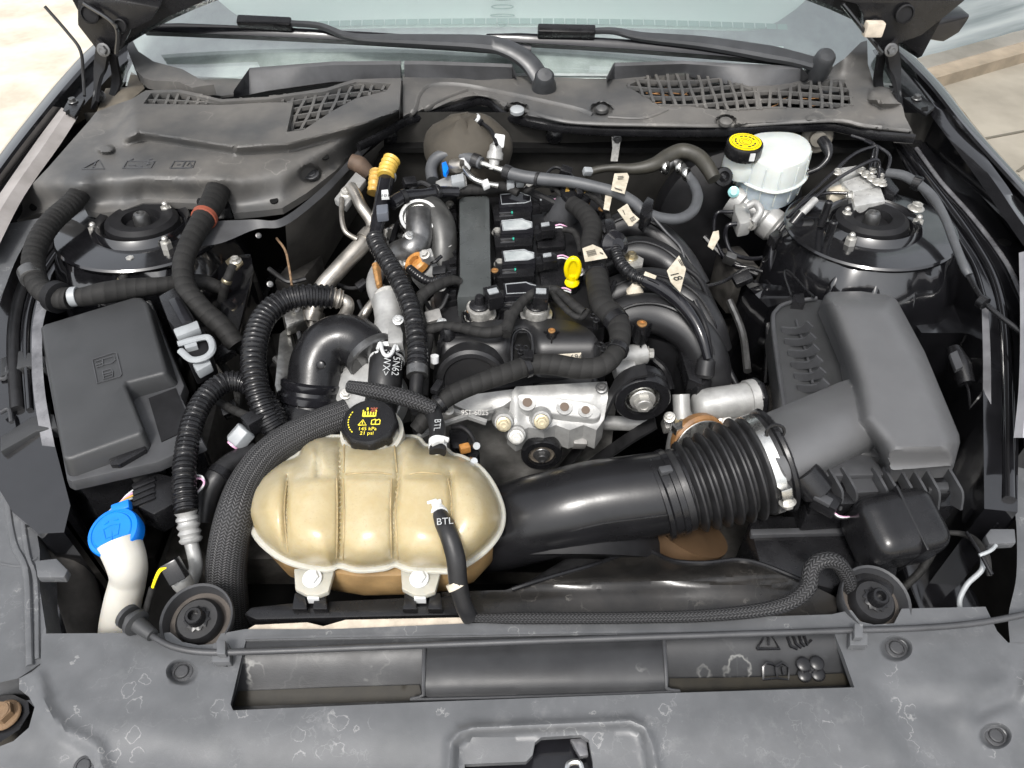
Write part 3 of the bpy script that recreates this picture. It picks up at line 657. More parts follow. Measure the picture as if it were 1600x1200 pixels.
for s_, pts in ((-1, [(120, 0), (182, 0), (250, 12), (235, 34), (205, 48), (190, 78), (176, 92), (150, 78), (120, 40)]), (1, [(1310, 0), (1340, 8), (1348, 24), (1352, 52), (1368, 70), (1380, 88), (1402, 70), (1440, 56), (1490, 16), (1510, 0)])):
    b = MB(); q = [PY(x, y, 1.47) for x, y in pts]; b.prism(q, [p + V((0, .05, .01)) for p in q]); put('corner_reinforcement', b, m_satin, hd, bev=.006)
    b = MB(); hx = 162 if s_ < 0 else 1392
    b.ribbon([PY(hx, 70, 1.46), PY(hx + s_ * 6, 110, 1.47), PY(hx + s_ * 14, 165, 1.40)], .030, .006, nrm=V((s_ * .6, -1, .2))); put('hinge_arm', b, m_black, hd)
    b = MB(); b.ribbon([PY(hx - s_ * 14, 84, 1.47), PY(hx - s_ * 20, 130, 1.48), PY(hx - s_ * 4, 176, 1.42)], .020, .005, nrm=V((s_ * .4, -1, .3))); put('hinge_link', b, m_black, hd)
    for (dx, dy) in ((0, 78), (6, 150)): inst('bolt', BOLT_D, hd, PY(hx + s_ * dx, dy, 1.43), V((0, -1, .3)), .009)
    for (dx, dy, r_) in ((s_ * -26, 40, .010), (s_ * 22, 22, .014)): b = MB(); b.lathe(PY(hx + dx, dy, 1.462), V((0, -1, .2)), [(r_ * 1.2, -.002), (r_ * 1.2, .002), (r_, .003), (r_, -.001), (0, -.001)], 18); put('pressed_hole', b, m_black, hd)
    b = MB(); b.tube([PY(x, y, 1.455) for x, y in (((130, 4), (180, 40), (182, 84)) if s_ < 0 else ((1316, 6), (1352, 50), (1378, 82)))], .004, 8, 6); put('seal_bead', b, m_paint, hd)
b = MB(); p = PY(1365, 45, 1.455); b.box(p, (.034, .02, .026), X=V((1, 0, -.2))); put('rubber_stop', b, m_tan, hd, bev=.004)
b = MB(); b.tube([PY(70, 10, 1.44), PY(105, 50, 1.43), PY(126, 80, 1.42), PY(130, 120, 1.41), PY(132, 150, 1.38)], 0.003, 8); put('hose_line', b, m_rub, hd)
b = MB(); q = [PY(1432, 60, 1.9), PY(1470, 30, 1.9), PY(1520, 24, 1.9), PY(1500, 52, 1.9), PY(1475, 68, 1.9)]; b.prism(q, [p + V((0, .08, 0)) for p in q])
put('side_mirror', b, m_gloss, label='black door mirror showing below the right corner of the raised hood', cat='mirror', bev=.012)

# ---- wings (fenders) and their channels
def strip(name, lines, m_, parent=None, n=6, **k):
    """skin between sight lines, each a list of (px, py, z)"""
    rows = [spline(PP(l), n) for l in lines]; b = MB(); b.grid([[r_[i] for r_ in rows] for i in range(len(rows[0]))]); return put(name, b, m_, parent, **k)
def dn(l, dz): return [(x, y, z - dz) for x, y, z in l]
def off(l, dx, dy, dz=0): return [(x + dx, y + dy, z + dz) for x, y, z in l]
wl = thing('front_wing', 'glossy black front wing along the left edge of the bay', 'wing', P(60, 200, .6), 'front wings')
A = [(205, 28, 1.00), (150, 66, .99), (105, 112, .97), (55, 172, .955), (0, 243, .94), (-90, 370, .92), (-200, 560, .90), (-330, 800, .87), (-420, 1020, .82)]
o1 = V((-.14, 0, -.45))
b = MB(); ra = spline(PP(A), 6); rb = spline(PP(off(A, 10, 7)), 6); rc = spline(PP(off(A, 14, 11, -.004)), 6); rd = spline(PP(off(A, 22, 20, -.02)), 6); re_ = spline(PP(off(A, 42, 34, -.03)), 6); rf = [p + V((.01, 0, -.3)) for p in re_]
b.grid([[a + o1, a + V((-.08, 0, -.12)), a + V((-.02, 0, -.012)), a, p, q, s_, t_, u_] for a, p, q, s_, t_, u_ in zip(ra, rb, rc, rd, re_, rf)]); put('wing_skin', b, m_paint, wl)
T0 = [(96, 168, .95), (60, 216, .94), (0, 302, .93), (-60, 392, .92)]; T1 = [(105, 172, .955), (72, 222, .945), (14, 306, .935), (-40, 400, .92)]; T2 = [(122, 182, .945), (94, 226, .935), (38, 306, .925), (-10, 400, .91)]
strip('wing_rail', [dn(T0, .05), T0, T1, T2, dn(T2, .06)], mat('dusty grey rail', (0.20, 0.185, 0.175), 0.5, col2=(0.30, 0.28, 0.27), vs=12, bump=.2, bs=200), label='dusty grey trim rail beside the left cowl cover', cat='rail')
bk = thing('rail_bracket', 'black metal tab with bolt at the rear end of the left trim rail', 'bracket', P(115, 168, .95))
b = MB(); b.slab([(98, 172), (108, 152), (132, 154), (126, 166), (116, 182)], .955, .006); put('plate', b, m_satin, bk, bev=.001); inst('bolt', BOLT_D, bk, P(114, 159, .956), V((0, 0, 1)), .007)
b = MB(); b.slab([(102, 174), (108, 171), (108, 177), (103, 179)], .9562, .001); put('square_hole', b, m_dark, bk)
wr = thing('front_wing', 'glossy black front wing along the right edge of the bay', 'wing', P(1540, 200, .6), 'front wings')
B_ = [(1398, 62, 1.0), (1430, 92, .985), (1468, 132, .97), (1522, 200, .955), (1600, 286, .935), (1720, 420, .92), (1840, 600, .90), (1960, 820, .86), (2040, 1020, .82)]
b = MB(); ra = spline(PP(B_), 6); rb = spline(PP(off(B_, -9, 4)), 6); rc = spline(PP(off(B_, -13, 7, -.004)), 6); rd = spline(PP(off(B_, -20, 12, -.02)), 6); re_ = spline(PP(off(B_, -34, 16, -.03)), 6)
b.grid([[a + V((.14, 0, -.45)), a + V((.08, 0, -.12)), a + V((.02, 0, -.012)), a, p, q, s_, t_, t_ + V((-.01, 0, -.3))] for a, p, q, s_, t_ in zip(ra, rb, rc, rd, re_)]); put('wing_skin', b, m_paint, wr)
U0 = [(1440, 160, .945), (1466, 196, .94), (1526, 278, .925), (1600, 385, .91), (1700, 520, .90)]; U1 = [(1456, 160, .955), (1488, 198, .945), (1552, 282, .935), (1600, 352, .925), (1720, 510, .91)]; U2 = [(1464, 160, .955), (1508, 204, .945), (1572, 288, .935), (1600, 330, .925), (1740, 500, .91)]
strip('wing_rail', [dn(U0, .06), U0, U1, U2, dn(U2, .06)], m_paint, label='black trim rail between the right wing and the inner wing', cat='rail')
bk = thing('rail_bracket', 'black metal tab with bolt at the rear end of the right trim rail', 'bracket', P(1435, 158, .95))
b = MB(); b.slab([(1412, 152), (1440, 150), (1462, 166), (1448, 178), (1432, 168)], .957, .006); put('plate', b, m_satin, bk, bev=.001); inst('bolt', BOLT_D, bk, P(1432, 154, .958), V((0, 0, 1)), .007)
b = MB(); b.slab([(1440, 168), (1450, 166), (1450, 172), (1441, 173)], .9582, .001); put('square_hole', b, m_dark, bk)

# ---- aprons (inner wings)
ar = thing('inner_wing', 'glossy black inner wing panel on the right outside the strut tower', 'body panel', P(1480, 350, .8))
def zar(x, y): return 0.885 - 0.0001 * (y - 210) + .0015 * noise.noise(V((x * .02, y * .02, 3)))
b = MB(); b.field([(1388, 206), (1432, 212), (1470, 250), (1526, 300), (1600, 392), (1660, 470), (1660, 720), (1600, 700), (1592, 640), (1590, 800), (1538, 795), (1535, 480), (1512, 420), (1470, 350), (1420, 275)], [(spl2([(1462, 306), (1470, 304), (1478, 308), (1472, 312), (1462, 306)], 2))[:-1]], zar, 9, 0.25); put('panel', b, m_paint, ar)
for (x, y, rx) in ((1428, 226, 8), (1452, 258, 7), (1506, 324, 5), (1570, 378, 10), (1416, 398, 5)):
    b = MB(); p = P(x, y, zar(x, y) + .0008); b.lathe(p, V((0, 0, 1)), [(0, 0), (rx * mpp(p), 0), (rx * mpp(p), -.002)], 14); put('drilled_hole', b, m_dark, ar)
b = MB(); b.field([(1528, 770), (1540, 756), (1556, 770), (1566, 800), (1560, 818), (1536, 812), (1518, 792), (1520, 760)], [], lambda x, y: .80, 8, .03); put('foot_tab', b, m_paint, ar)
b = MB(); p = P(1535, 771, .801); b.lathe(p, V((0, 0, 1)), [(0, .0006), (8 * mpp(p), .0006), (8 * mpp(p), -.002)], 14); put('drilled_hole', b, m_dark, ar)
strip('bay_flange', [[(1534, 480, .875), (1536, 560, .855), (1536, 650, .835), (1540, 790, .80)], [(1544, 478, .88), (1548, 560, .86), (1549, 650, .838), (1553, 790, .80)]], mat('pale sheen paint', (0.09, 0.09, 0.095), 0.3, col2=(0.17, 0.17, 0.18), vs=16, coat=.5), ar)  # pale colour paints the sky reflection along this black flange
strip('wing_top_edge', [[(1592, 395, .915), (1594, 500, .90), (1592, 600, .885), (1584, 684, .87)], [(1604, 392, .925), (1606, 500, .91), (1604, 600, .895), (1598, 684, .88)], [(1700, 395, .92), (1700, 500, .905), (1700, 600, .89), (1700, 684, .875)]], mat('pale grey edge paint', (.30, .30, .32), .35, col2=(.42, .42, .44), vs=15, coat=.3), label='pale edge of the wing at the right border of the bay', cat='wing edge')  # paler grey than the rest of the wing
al = thing('inner_wing', 'glossy black inner wing panel on the left outside the strut tower', 'body panel', P(60, 450, .8))
def zal(x, y): return 0.875 - 0.0001 * (y - 210)
b = MB(); b.field([(0, 330), (60, 328), (130, 322), (120, 360), (80, 430), (62, 500), (66, 620), (110, 790), (100, 832), (60, 834), (20, 800), (-40, 700), (-40, 345)], [], zal, 9, .25); put('panel', b, m_paint, al)
strip('grey_ledge', [[(0, 352, .892), (-20, 420, .89), (-40, 600, .88)], [(66, 340, .892), (28, 400, .888), (0, 470, .88)]], m_cover, al)
strip('bay_flange', [[(58, 470, .872), (50, 520, .87), (52, 610, .85), (70, 720, .82)], [(76, 470, .875), (66, 520, .872), (70, 610, .852), (90, 720, .82)]], m_paint_dust_sheen, al)  # paler paint draws the highlight line along this flange
b = MB(); p = P(97, 807, .806); b.lathe(p, V((0, 0, 1)), [(0, .0006), (8 * mpp(p), .0006), (8 * mpp(p), -.002)], 14); put('drilled_hole', b, m_dark, al)

for pts, r_ in (([(1404, 222), (1436, 262), (1480, 318), (1524, 380), (1556, 440), (1572, 520), (1576, 640), (1578, 780)], 7), ([(1412, 250), (1440, 300), (1480, 350), (1520, 410), (1540, 470)], 3), ([(1432, 232), (1470, 284), (1520, 340), (1572, 410), (1600, 470)], 4)):
    b = MB(); b.tube([P(x, y, zar(x, y) + .002) for x, y in pts], r_ * .0011, 10, 6, flat=.8); put('pressed_bead', b, m_paint if r_ != 4 else m_paint_dust_sheen, ar)
for pts, r_ in (([(112, 344), (76, 384), (44, 430), (26, 480), (20, 540), (26, 640)], 8), ([(128, 346), (96, 384), (64, 432), (46, 480), (40, 540), (46, 640)], 4)):
    b = MB(); b.tube([P(x, y, zal(x, y) + .002) for x, y in pts], r_ * .0011, 10, 6, flat=.8); put('pressed_bead', b, m_rub if r_ == 8 else m_paint, al)
# liner walls closing the bay down to the undertray
for s_ in (-1, 1):
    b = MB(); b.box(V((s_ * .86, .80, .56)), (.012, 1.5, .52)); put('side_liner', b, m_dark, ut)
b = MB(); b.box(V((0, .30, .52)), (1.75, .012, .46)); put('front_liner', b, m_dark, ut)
for s_ in (-1, 1):
    b = MB(); b.box(V((s_ * .60, .80, .60)), (.09, 1.1, .10)); put('frame_rail', b, m_paint, ut, bev=.01)
sf = thing('subframe', 'dim steel subframe and suspension pieces deep in the gaps of the bay', 'subframe', V((0, .85, .45)))
m_sf = mat('grimy dark steel', (.075, .071, .066), .45, metal=.3, var=.5, vs=25, bump=.5, bs=200)
for nm, c, sz, X_ in (('crossmember', (0, .70, .52), (1.1, .10, .08), (1, 0, 0)), ('crossmember', (0, 1.12, .56), (1.2, .10, .08), (1, .05, 0)), ('engine_arm', (-.28, .86, .62), (.30, .07, .05), (1, .4, 0)), ('engine_arm', (.33, .95, .62), (.26, .07, .05), (1, -.3, 0)), ('inner_wall', (-.47, .86, .62), (.02, .55, .26), (1, .1, 0)), ('inner_wall', (.50, .92, .60), (.02, .5, .26), (1, -.1, 0)), ('tie_bracket', (.42, 1.16, .72), (.05, .08, .10), (1, .3, 0)), ('tie_bracket', (-.40, 1.16, .70), (.05, .10, .10), (1, -.3, 0))):
    b = MB(); b.box(V(c), sz, X=V(X_)); put(nm, b, m_sf, sf, bev=.008)
for k in range(16):
    x = random.choice((-1, 1)) * random.uniform(.30, .52); y = random.uniform(.62, 1.2); z = random.uniform(.58, .70); p = V((x, y, z))
    b = MB(); b.tube([p, p + V((random.uniform(-.05, .05), random.uniform(-.1, .1), random.uniform(-.03, .05))), p + V((random.uniform(-.1, .1), random.uniform(-.18, .18), random.uniform(-.06, .03)))], random.uniform(.004, .011), 8, 6); put('line', b, random.choice((m_sf, m_satin, m_gun, m_rub)), sf)
for s_ in (-1, 1):
    b = MB(); b.tube([V((s_ * .30, .98, .56)), V((s_ * .45, .98, .56)), V((s_ * .62, .98, .54))], .026, 16, 8, prof=lambda q, f: 1 + .16 * math.cos(q / .014 * 6.283)); put('steering_gaiter', b, m_rub, sf)
# ---- strut towers
Z_ = V((0, 0, 1))
def tower(label, cx, cy, s_, nuts, holes):
    c = P(cx, cy, .885); t = thing('strut_tower', label, 'strut tower', V((c.x, c.y, .5)), 'strut towers'); ax = V((-s_ * .04, .07, 1)).normalized()
    b = MB(); b.lathe(c, ax, [(.036, -.012), (.060, -.012), (.066, 0.0), (.105, 0.0), (.136, -.002), (.139, -.005), (.138, -.009), (.133, -.010), (.137, -.020), (.148, -.040), (.160, -.07), (.166, -.12), (.17, -.40)], 80, rmod=lambda a, h: 1 + (.05 * max(0, math.cos(6 * a)) ** 3 if h < -.015 else 0)); put('tower_shell', b, m_paint, t)
    b = MB(); b.lathe(c, ax, [(.062, .0), (.066, .008), (.074, .012), (.079, .006), (.082, 0.0)], 40); put('swaged_ring', b, m_paint, t)
    b = MB(); b.lathe(c, ax, [(.028, .002), (.031, .014), (.050, .016), (.058, .010), (.060, -.004)], 40); put('rubber_mount', b, m_black, t)
    b = MB(); b.lathe(c, ax, [(.013, -.03), (.013, .016), (.010, .022), (.005, .024), (.004, .020), (0, .020)], 18); put('damper_rod', b, m_gun, t)
    for k in range(4):
        a = -2.2 + k * .42; u_ = V((math.cos(a), math.sin(a), 0)); b = MB(); b.tube([c + u_ * .137 + Z_ * -.018, c + u_ * .146 + Z_ * -.036, c + u_ * .158 + Z_ * -.062, c + u_ * .163 + Z_ * -.085], [.003, .008, .008, .003], 10, 4); put('pressed_rib', b, m_paint, t)
    for (x, y) in nuts: inst('nut', NUT_Z, t, P(x, y, .884), ax, .0095)
    for (x, y, rr) in holes:
        b = MB(); p = P(x, y, .8862); b.lathe(p, ax, [(0, .0), (rr * mpp(p), .0), (rr * mpp(p), -.002)], 14); put('drilled_hole', b, m_dark, t)
    return t
tower('black strut tower beside the fuse box with three zinc nuts', 224, 352, -1, [(150, 368), (262, 335), (262, 390)], [(148, 386, 5), (170, 392, 6), (186, 392, 6)])
tower('black strut tower in front of the brake control block with three zinc nuts', 1360, 350, 1, [(1320, 344), (1327, 384), (1431, 356)], [(1418, 334, 7), (1432, 370, 6), (1416, 379, 7), (1398, 330, 5)])
# ================================================================ FRONT: radiator cover and slot
rc = thing('radiator_cover', 'weathered grey plastic cover over the radiator with a long recessed slot', 'cover', P(830, 1080, .78))
OC = [(66, 990), (196, 989), (240, 990), (266, 988), (285, 1003), (310, 1008), (336, 1006), (345, 990), (383, 983), (520, 983), (730, 974), (1080, 967), (1299, 960), (1330, 953), (1344, 971), (1365, 976), (1397, 974), (1409, 951), (1540, 948), (1551, 971), (1558, 986), (1575, 1004), (1660, 1004), (1690, 1260), (-90, 1260), (-60, 1180), (0, 1166), (21, 1158), (45, 1137), (54, 1105), (45, 1088), (30, 1077), (30, 1060), (49, 1050), (63, 1039)]
SLOT = [(384, 1001), (1302, 986), (1316, 1020), (1335, 1074), (1042, 1083), (662, 1097), (364, 1110), (360, 1100), (372, 1050)]
LATCH = [(724, 1250), (726, 1194), (822, 1190), (832, 1180), (836, 1160), (846, 1152), (908, 1148), (920, 1156), (926, 1190), (930, 1250)]
def zrc(x, y):
    z = 0.800 - 0.010 * sst(1120, 1230, y)
    z += 0.005 * gau(pold([(700, 1230), (704, 1160), (718, 1143), (740, 1137), (985, 1126), (1008, 1136), (1020, 1165), (1030, 1230)], x, y, False), 7)
    z -= 0.006 * (inpoly([(704, 1260), (706, 1160), (735, 1140), (985, 1128), (1010, 1140), (1030, 1260)], x, y)) * sst(3, 14, pold([(704, 1260), (706, 1160), (735, 1140), (985, 1128), (1010, 1140), (1030, 1260)], x, y))
    # soft pressed creases at both ends
    z -= 0.010 * sst(0, 46, 0.9 * (yl([(1340, 1060), (1365, 1120), (1400, 1190), (1430, 1260)], 0) * 0 + (x - yl([(1050, 1342), (1110, 1362), (1160, 1385), (1260, 1430)], y)))) * sst(1060, 1110, y)
    z += 0.008 * gau(pold([(1600, 1080), (1560, 1100), (1520, 1110)], x, y, False), 30)
    z -= 0.007 * gau(pold([(1610, 1030), (1580, 1090), (1530, 1112)], x, y, False), 14)
    z += 0.006 * gau(pold([(60, 1060), (72, 1110), (100, 1140), (150, 1165), (170, 1230)], x, y, False), 12)
    z -= 0.012 * sst(26, 16, math.hypot(x - 285, (y - 1050) / .8)) - 0.0 if math.hypot(x - 285, y - 1050) < 40 else 0
    z -= 0.012 * sst(26, 16, math.hypot(x - 1400, (y - 1013) / .8)) if math.hypot(x - 1400, y - 1013) < 40 else 0
    z -= 0.010 * sst(26, 16, math.hypot(x - 1555, (y - 1150) / .8)) if math.hypot(x - 1555, y - 1150) < 40 else 0
    if x > 1300 or x < 380: z += .0012 * noise.noise(V((x * .02, y * .02, 0)))
    return z
b = MB(); b.field(OC, [SLOT, LATCH], zrc, 8, 0.008, rings=[(285, 1050, 26, 21), (1400, 1013, 26, 21), (1555, 1150, 26, 21)], lines=[([(704, 1255), (706, 1160), (720, 1143), (740, 1137), (985, 1126), (1008, 1136), (1020, 1165), (1030, 1255)], (-9, -6, -3, 0, 3, 6, 9, 12))]); put('cover_sheet', b, m_cover, rc)
# sloping slot floor and its walls
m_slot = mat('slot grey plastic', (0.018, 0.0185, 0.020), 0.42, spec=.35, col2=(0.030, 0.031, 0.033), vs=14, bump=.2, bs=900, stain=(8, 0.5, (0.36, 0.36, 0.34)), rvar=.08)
def slotp(f, g):      # f along, g from lip (0) to deep front edge (1)
    x = lerp(lerp(384, 362, g), lerp(1302, 1337, g), f); y = lerp(lerp(999, 1114, g), lerp(984, 1079, g), f)
    return x, y, 0.798 - 0.030 * sst(0.05, 1.05, g) - .004 * g
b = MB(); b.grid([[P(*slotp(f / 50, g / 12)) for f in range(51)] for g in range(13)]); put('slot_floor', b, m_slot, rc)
b = MB()
for f in (0, 1):
    top = [P(*(slotp(f, g / 8)[:2]), .7995) for g in range(9)]; bot = [P(*slotp(f, g / 8)) for g in range(9)]
    b.grid([top, bot])
b.grid([[P(*(slotp(f / 20, 0.98)[:2]), .7995) for f in range(21)], [P(slotp(f / 20, 1)[0], slotp(f / 20, 1)[1] + 2, .765) for f in range(21)]])
put('slot_wall', b, m_cover, rc)
def zs(x, y, dz=0): return 0.798 - 0.030 * sst(0.05, 1.05, (y - yl([(384, 999), (1302, 984)], x)) / 107) + dz
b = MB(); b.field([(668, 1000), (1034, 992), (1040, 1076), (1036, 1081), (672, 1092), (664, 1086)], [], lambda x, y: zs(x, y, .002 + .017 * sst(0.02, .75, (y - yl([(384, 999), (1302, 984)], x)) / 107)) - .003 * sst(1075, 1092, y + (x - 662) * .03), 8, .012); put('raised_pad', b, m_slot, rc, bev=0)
b = MB(); b.tube([P(663, 1006, .801), P(662, 1050, .801), P(662, 1086, .789), P(668, 1093, .787), P(1036, 1082, .788), P(1041, 1075, .790), P(1040, 1040, .801), P(1037, 996, .801)], .0022, 8, 4); put('pad_rim', b, m_plas, rc)
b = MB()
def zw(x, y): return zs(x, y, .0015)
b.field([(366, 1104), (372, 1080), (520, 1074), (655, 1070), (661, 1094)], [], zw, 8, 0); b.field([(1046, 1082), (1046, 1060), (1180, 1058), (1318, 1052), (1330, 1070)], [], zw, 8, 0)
put('slot_shade_strip', b, mat('brown slot shade', (0.012, 0.010, 0.006), 0.5, var=.3, vs=40, spec=.2), rc, kind='stuff')  # dark brown strips paint the shadow along the deep edge of the slot
m_emb = m_satin
put('warning_symbol', mark([[(1183, 1014), (1200, 985), (1218, 1014), (1183, 1014)], [(1200, 994), (1201, 1008)]], zs, 3.2, .003), m_emb, rc)
put('hand_symbol', mark([[(1230, 995), (1236, 1010), (1246, 1014)], [(1238, 992), (1244, 1006), (1252, 1012)], [(1248, 992), (1252, 1004), (1258, 1010)], [(1256, 994), (1262, 1008), (1268, 1000)]], zs, 3.4, .003), m_emb, rc)
put('book_symbol', mark([[(1192, 1062), (1192, 1042), (1198, 1036), (1208, 1038), (1212, 1042), (1222, 1036), (1232, 1042), (1232, 1062), (1214, 1060), (1192, 1062)], [(1212, 1042), (1214, 1060)], [(1222, 1042), (1224, 1054)]], zs, 3.0, .003), m_emb, rc)
b = MB()
for k in range(4):
    a = R(40 + 90 * k); cx, cy = 1266, 1046; ex, ey = cx + 15 * math.cos(a), cy + 12 * math.sin(a)
    p = P(ex, ey, zs(ex, ey)); b.lathe(p, V((0, -.25, 1)), [(.0078, 0), (.0078, .003), (.006, .0042), (0, .0042)], 18); b.ribbon([P(cx, cy, zs(cx, cy, .001)), p], .006, .003, n=2)
put('fan_symbol', b, m_emb, rc)
put('slot_inner_rib', MB().ribbon([P(384, 998, .800), P(700, 992, .800), P(1302, 984, .800)], .003, .004, n=2), m_cover, rc)
for (x, y) in ((285, 1050), (1400, 1013), (1555, 1150), (132, 1197)): inst('push_clip', CLIP, rc, P(x, y, zrc(x, y) + .001), V((0, -.05, 1)), 17 * mpp(P(x, y, .8)))
# hood latch under the opening
lt = thing('hood_latch', 'black hood latch with a chrome striker loop under the square opening', 'latch', P(870, 1190, .75))
b = MB(); b.slab([(715, 1260), (715, 1180), (830, 1140), (930, 1138), (940, 1260)], .765, .03); put('latch_plate', b, m_gloss, lt)
b = MB(); b.tube([P(885, 1215, .79), P(888, 1194, .79), P(905, 1192, .79), P(912, 1215, .79)], .003, 8, 6); put('striker_loop', b, m_steel, lt)
b = MB(); b.slab([(890, 1154), (916, 1152), (920, 1180), (906, 1182)], .780, .01); put('latch_lever', b, m_paint_dust_sheen, lt, bev=.002)
# left headlamp carrier and right end strip
hl = thing('headlamp_carrier', 'grey plastic headlamp carrier at the left front corner', 'carrier', P(20, 900, .76))
def zhl(x, y): return .800 - .006 * sst(30, 66, x)
b = MB(); b.field([(-60, 712), (48, 712), (52, 800), (62, 860), (62, 920), (72, 985), (72, 1030), (50, 1046), (28, 1060), (-60, 1080)], [], zhl, 9, .05); put('carrier_panel', b, m_cover, hl)
b = MB(); b.slab([(54, 876), (88, 872), (106, 890), (100, 902), (58, 902)], .812, .012); put('locating_tab', b, m_cover, hl, bev=.002)
b = MB(); b.slab([(-30, 1168), (0, 1160), (30, 1140), (46, 1114), (44, 1096), (20, 1085), (-30, 1088)], .775, .02); put('bolt_recess', b, m_satin, hl)
for ln, r_ in (([(10, 716), (12, 790), (22, 850), (40, 890), (44, 960), (46, 1040)], .004), ([(30, 716), (34, 800), (44, 870), (56, 910), (58, 1030)], .003), ([(0, 880), (30, 884), (58, 872)], .0015)):
    b = MB(); b.tube([P(x, y, zhl(x, y) + .0005) for x, y in spl2(ln, 4)], r_, 8, 1, flat=.6); put('pressed_bead', b, m_cover, hl)
inst('bolt', pm(hexm(), m_rust), hl, P(8, 1118, .777), V((0, 0, 1)), .012)
for (a_, c_) in (((0, 1050 - 400),) * 2,): pass
lb = thing('fuse_box_bracket', 'pair of black plastic clip arms left of the fuse box', 'bracket', P(30, 620, .80))
b = MB(); b.slab([(0, 560), (32, 547), (70, 556), (72, 574), (38, 572), (0, 588)], .845, .02); b.slab([(0, 682), (50, 650), (84, 646), (90, 668), (56, 674), (0, 706)], .835, .02); b.slab([(28, 566), (66, 572), (80, 650), (48, 654)], .815, .012); put('clip_arm', b, m_lid, lb, bev=.003)
for hk in ([P(0, 592, .84), P(10, 590, .84), P(10, 575, .845)], [P(0, 645, .84), P(14, 640, .84), P(18, 660, .84)]): b = MB(); b.tube(hk, .003, 8); put('wire_hook', b, m_plas, lb)
b = MB(); b.slab([(0, 605), (18, 610), (22, 640), (0, 645)], .825, .01); put('clip_pad', b, m_cover, lb, bev=.002)
strip('headlamp_carrier', [[(1575, 680, .80), (1580, 760, .80), (1588, 820, .80), (1588, 900, .80), (1576, 960, .80), (1578, 1004, .80)], [(1600, 680, .802), (1602, 760, .802), (1604, 820, .802), (1606, 900, .802), (1600, 960, .802), (1600, 1004, .802)], [(1660, 680, .79), (1660, 760, .79), (1660, 820, .79), (1660, 900, .79), (1660, 960, .79), (1660, 1004, .79)]], m_cover, label='grey plastic headlamp carrier strip at the right edge of the bay', cat='carrier')
b = MB(); b.slab([(1540, 836), (1548, 826), (1586, 826), (1588, 848), (1546, 850)], .815, .012); put('locating_tab', b, m_cover, label='grey plastic locating tab jutting from the right headlamp carrier', cat='tab', bev=.002)
# radiator edge and the beam with the tank
b = MB(); b.slab([(385, 984), (398, 976), (480, 972), (505, 978), (540, 968), (735, 964), (735, 976), (520, 983)], .792, .02); put('radiator_seal', b, m_tan, label='beige foam strip along the top edge of the radiator', cat='seal', bev=.001)
bm_ = thing('radiator_beam', 'black plastic beam behind the radiator cover carrying the coolant tank', 'beam', P(600, 950, .76))
b = MB(); b.slab([(380, 960), (392, 948), (450, 942), (700, 930), (735, 930), (735, 960), (400, 968)], .785, .05); put('beam', b, m_satin, bm_, bev=.003)
for x in (468, 500, 640, 680): b = MB(); b.slab([(x - 12, 952), (x - 8, 926), (x + 8, 926), (x + 12, 952)], .795, .03); put('upright_lug', b, m_satin, bm_, bev=.002)
sh = thing('fan_shroud', 'black fan shroud with a curved mouth below the intake pipe', 'fan shroud', P(1000, 900, .70))
def zsh(x, y): return .775 - .030 * sst(925, 862, y) * sst(1300, 1000, x) - .004 * gau(pold([(760, 926), (1000, 918), (1230, 912)], x, y, False), 7) + .022 * gau(math.hypot((x - 1110) / 95, (y - 898) / 26), 1) + .012 * gau(math.hypot((x - 930) / 80, (y - 905) / 22), 1)
b = MB(); b.field([(690, 925), (790, 922), (860, 900), (930, 880), (975, 862), (1010, 857), (1050, 874), (1100, 878), (1150, 872), (1190, 880), (1250, 905), (1310, 935), (1306, 962), (1080, 967), (740, 972), (690, 955)], [], zsh, 6, .12); put('shroud', b, mat('dusty shroud plastic', (0.012, 0.0115, 0.011), .24, col2=(0.026, 0.024, 0.022), vs=18, bump=.35, bs=120, stain=(16, .28, (.3, .28, .25))), sh)
b = MB(); b.tube([P(x, y, zsh(x, y) + .001) for x, y in spl2([(800, 921), (860, 902), (930, 882), (978, 864), (1010, 859), (1050, 876), (1100, 880), (1150, 875), (1190, 882), (1250, 906)], 5)], .0032, 8, 1); put('mouth_rim', b, m_satin, sh)
b = MB(); b.lathe(P(880, 860, .66), V((0, .9, .45)), [(.15, -.02), (.155, 0), (.15, .02), (.11, .025), (.11, -.02)], 40); put('fan_ring', b, m_black, sh)
# rubber hood buffers
def buffer(label, cx, cy, tilt):
    c = P(cx, cy, .80); t = thing('hood_buffer', label, 'hood buffer', c, 'rubber hood buffers'); ax = V((tilt, -.22, 1)).normalized()
    b = MB(); b.lathe(c, ax, [(.032, -.02), (.035, -.008), (.0375, .004), (.040, .006), (.041, .002), (.0385, -.010), (.034, -.024)], 40); put('flange', b, m_plas, t)
    b = MB(); b.lathe(c, ax, [(.0, -.012), (.035, -.012), (.035, -.018)], 30); put('cup_floor', b, mat('dusty brown cup', (.06, .05, .042), .7, var=.3), t)
    b = MB(); b.lathe(c, ax, [(.026, -.012), (.026, -.004), (.022, .002), (.012, .002), (.011, .002)], 30); put('pad', b, m_rub, t)
    b = MB(); b.lathe(c, ax, [(.0135, .0), (.0135, .004), (.0105, .005), (.0100, .016), (.0085, .018), (.006, .018), (.005, .010), (0, .010)], 30, rmod=lambda a, h: 1 + (.13 * math.cos(11 * a) if h < .0045 else 0)); put('threaded_stem', b, m_satin, t)
buffer('round rubber hood buffer at the left end of the radiator cover', 309, 968, 0.05); buffer('round rubber hood buffer at the right end of the radiator cover', 1366, 938, .05)
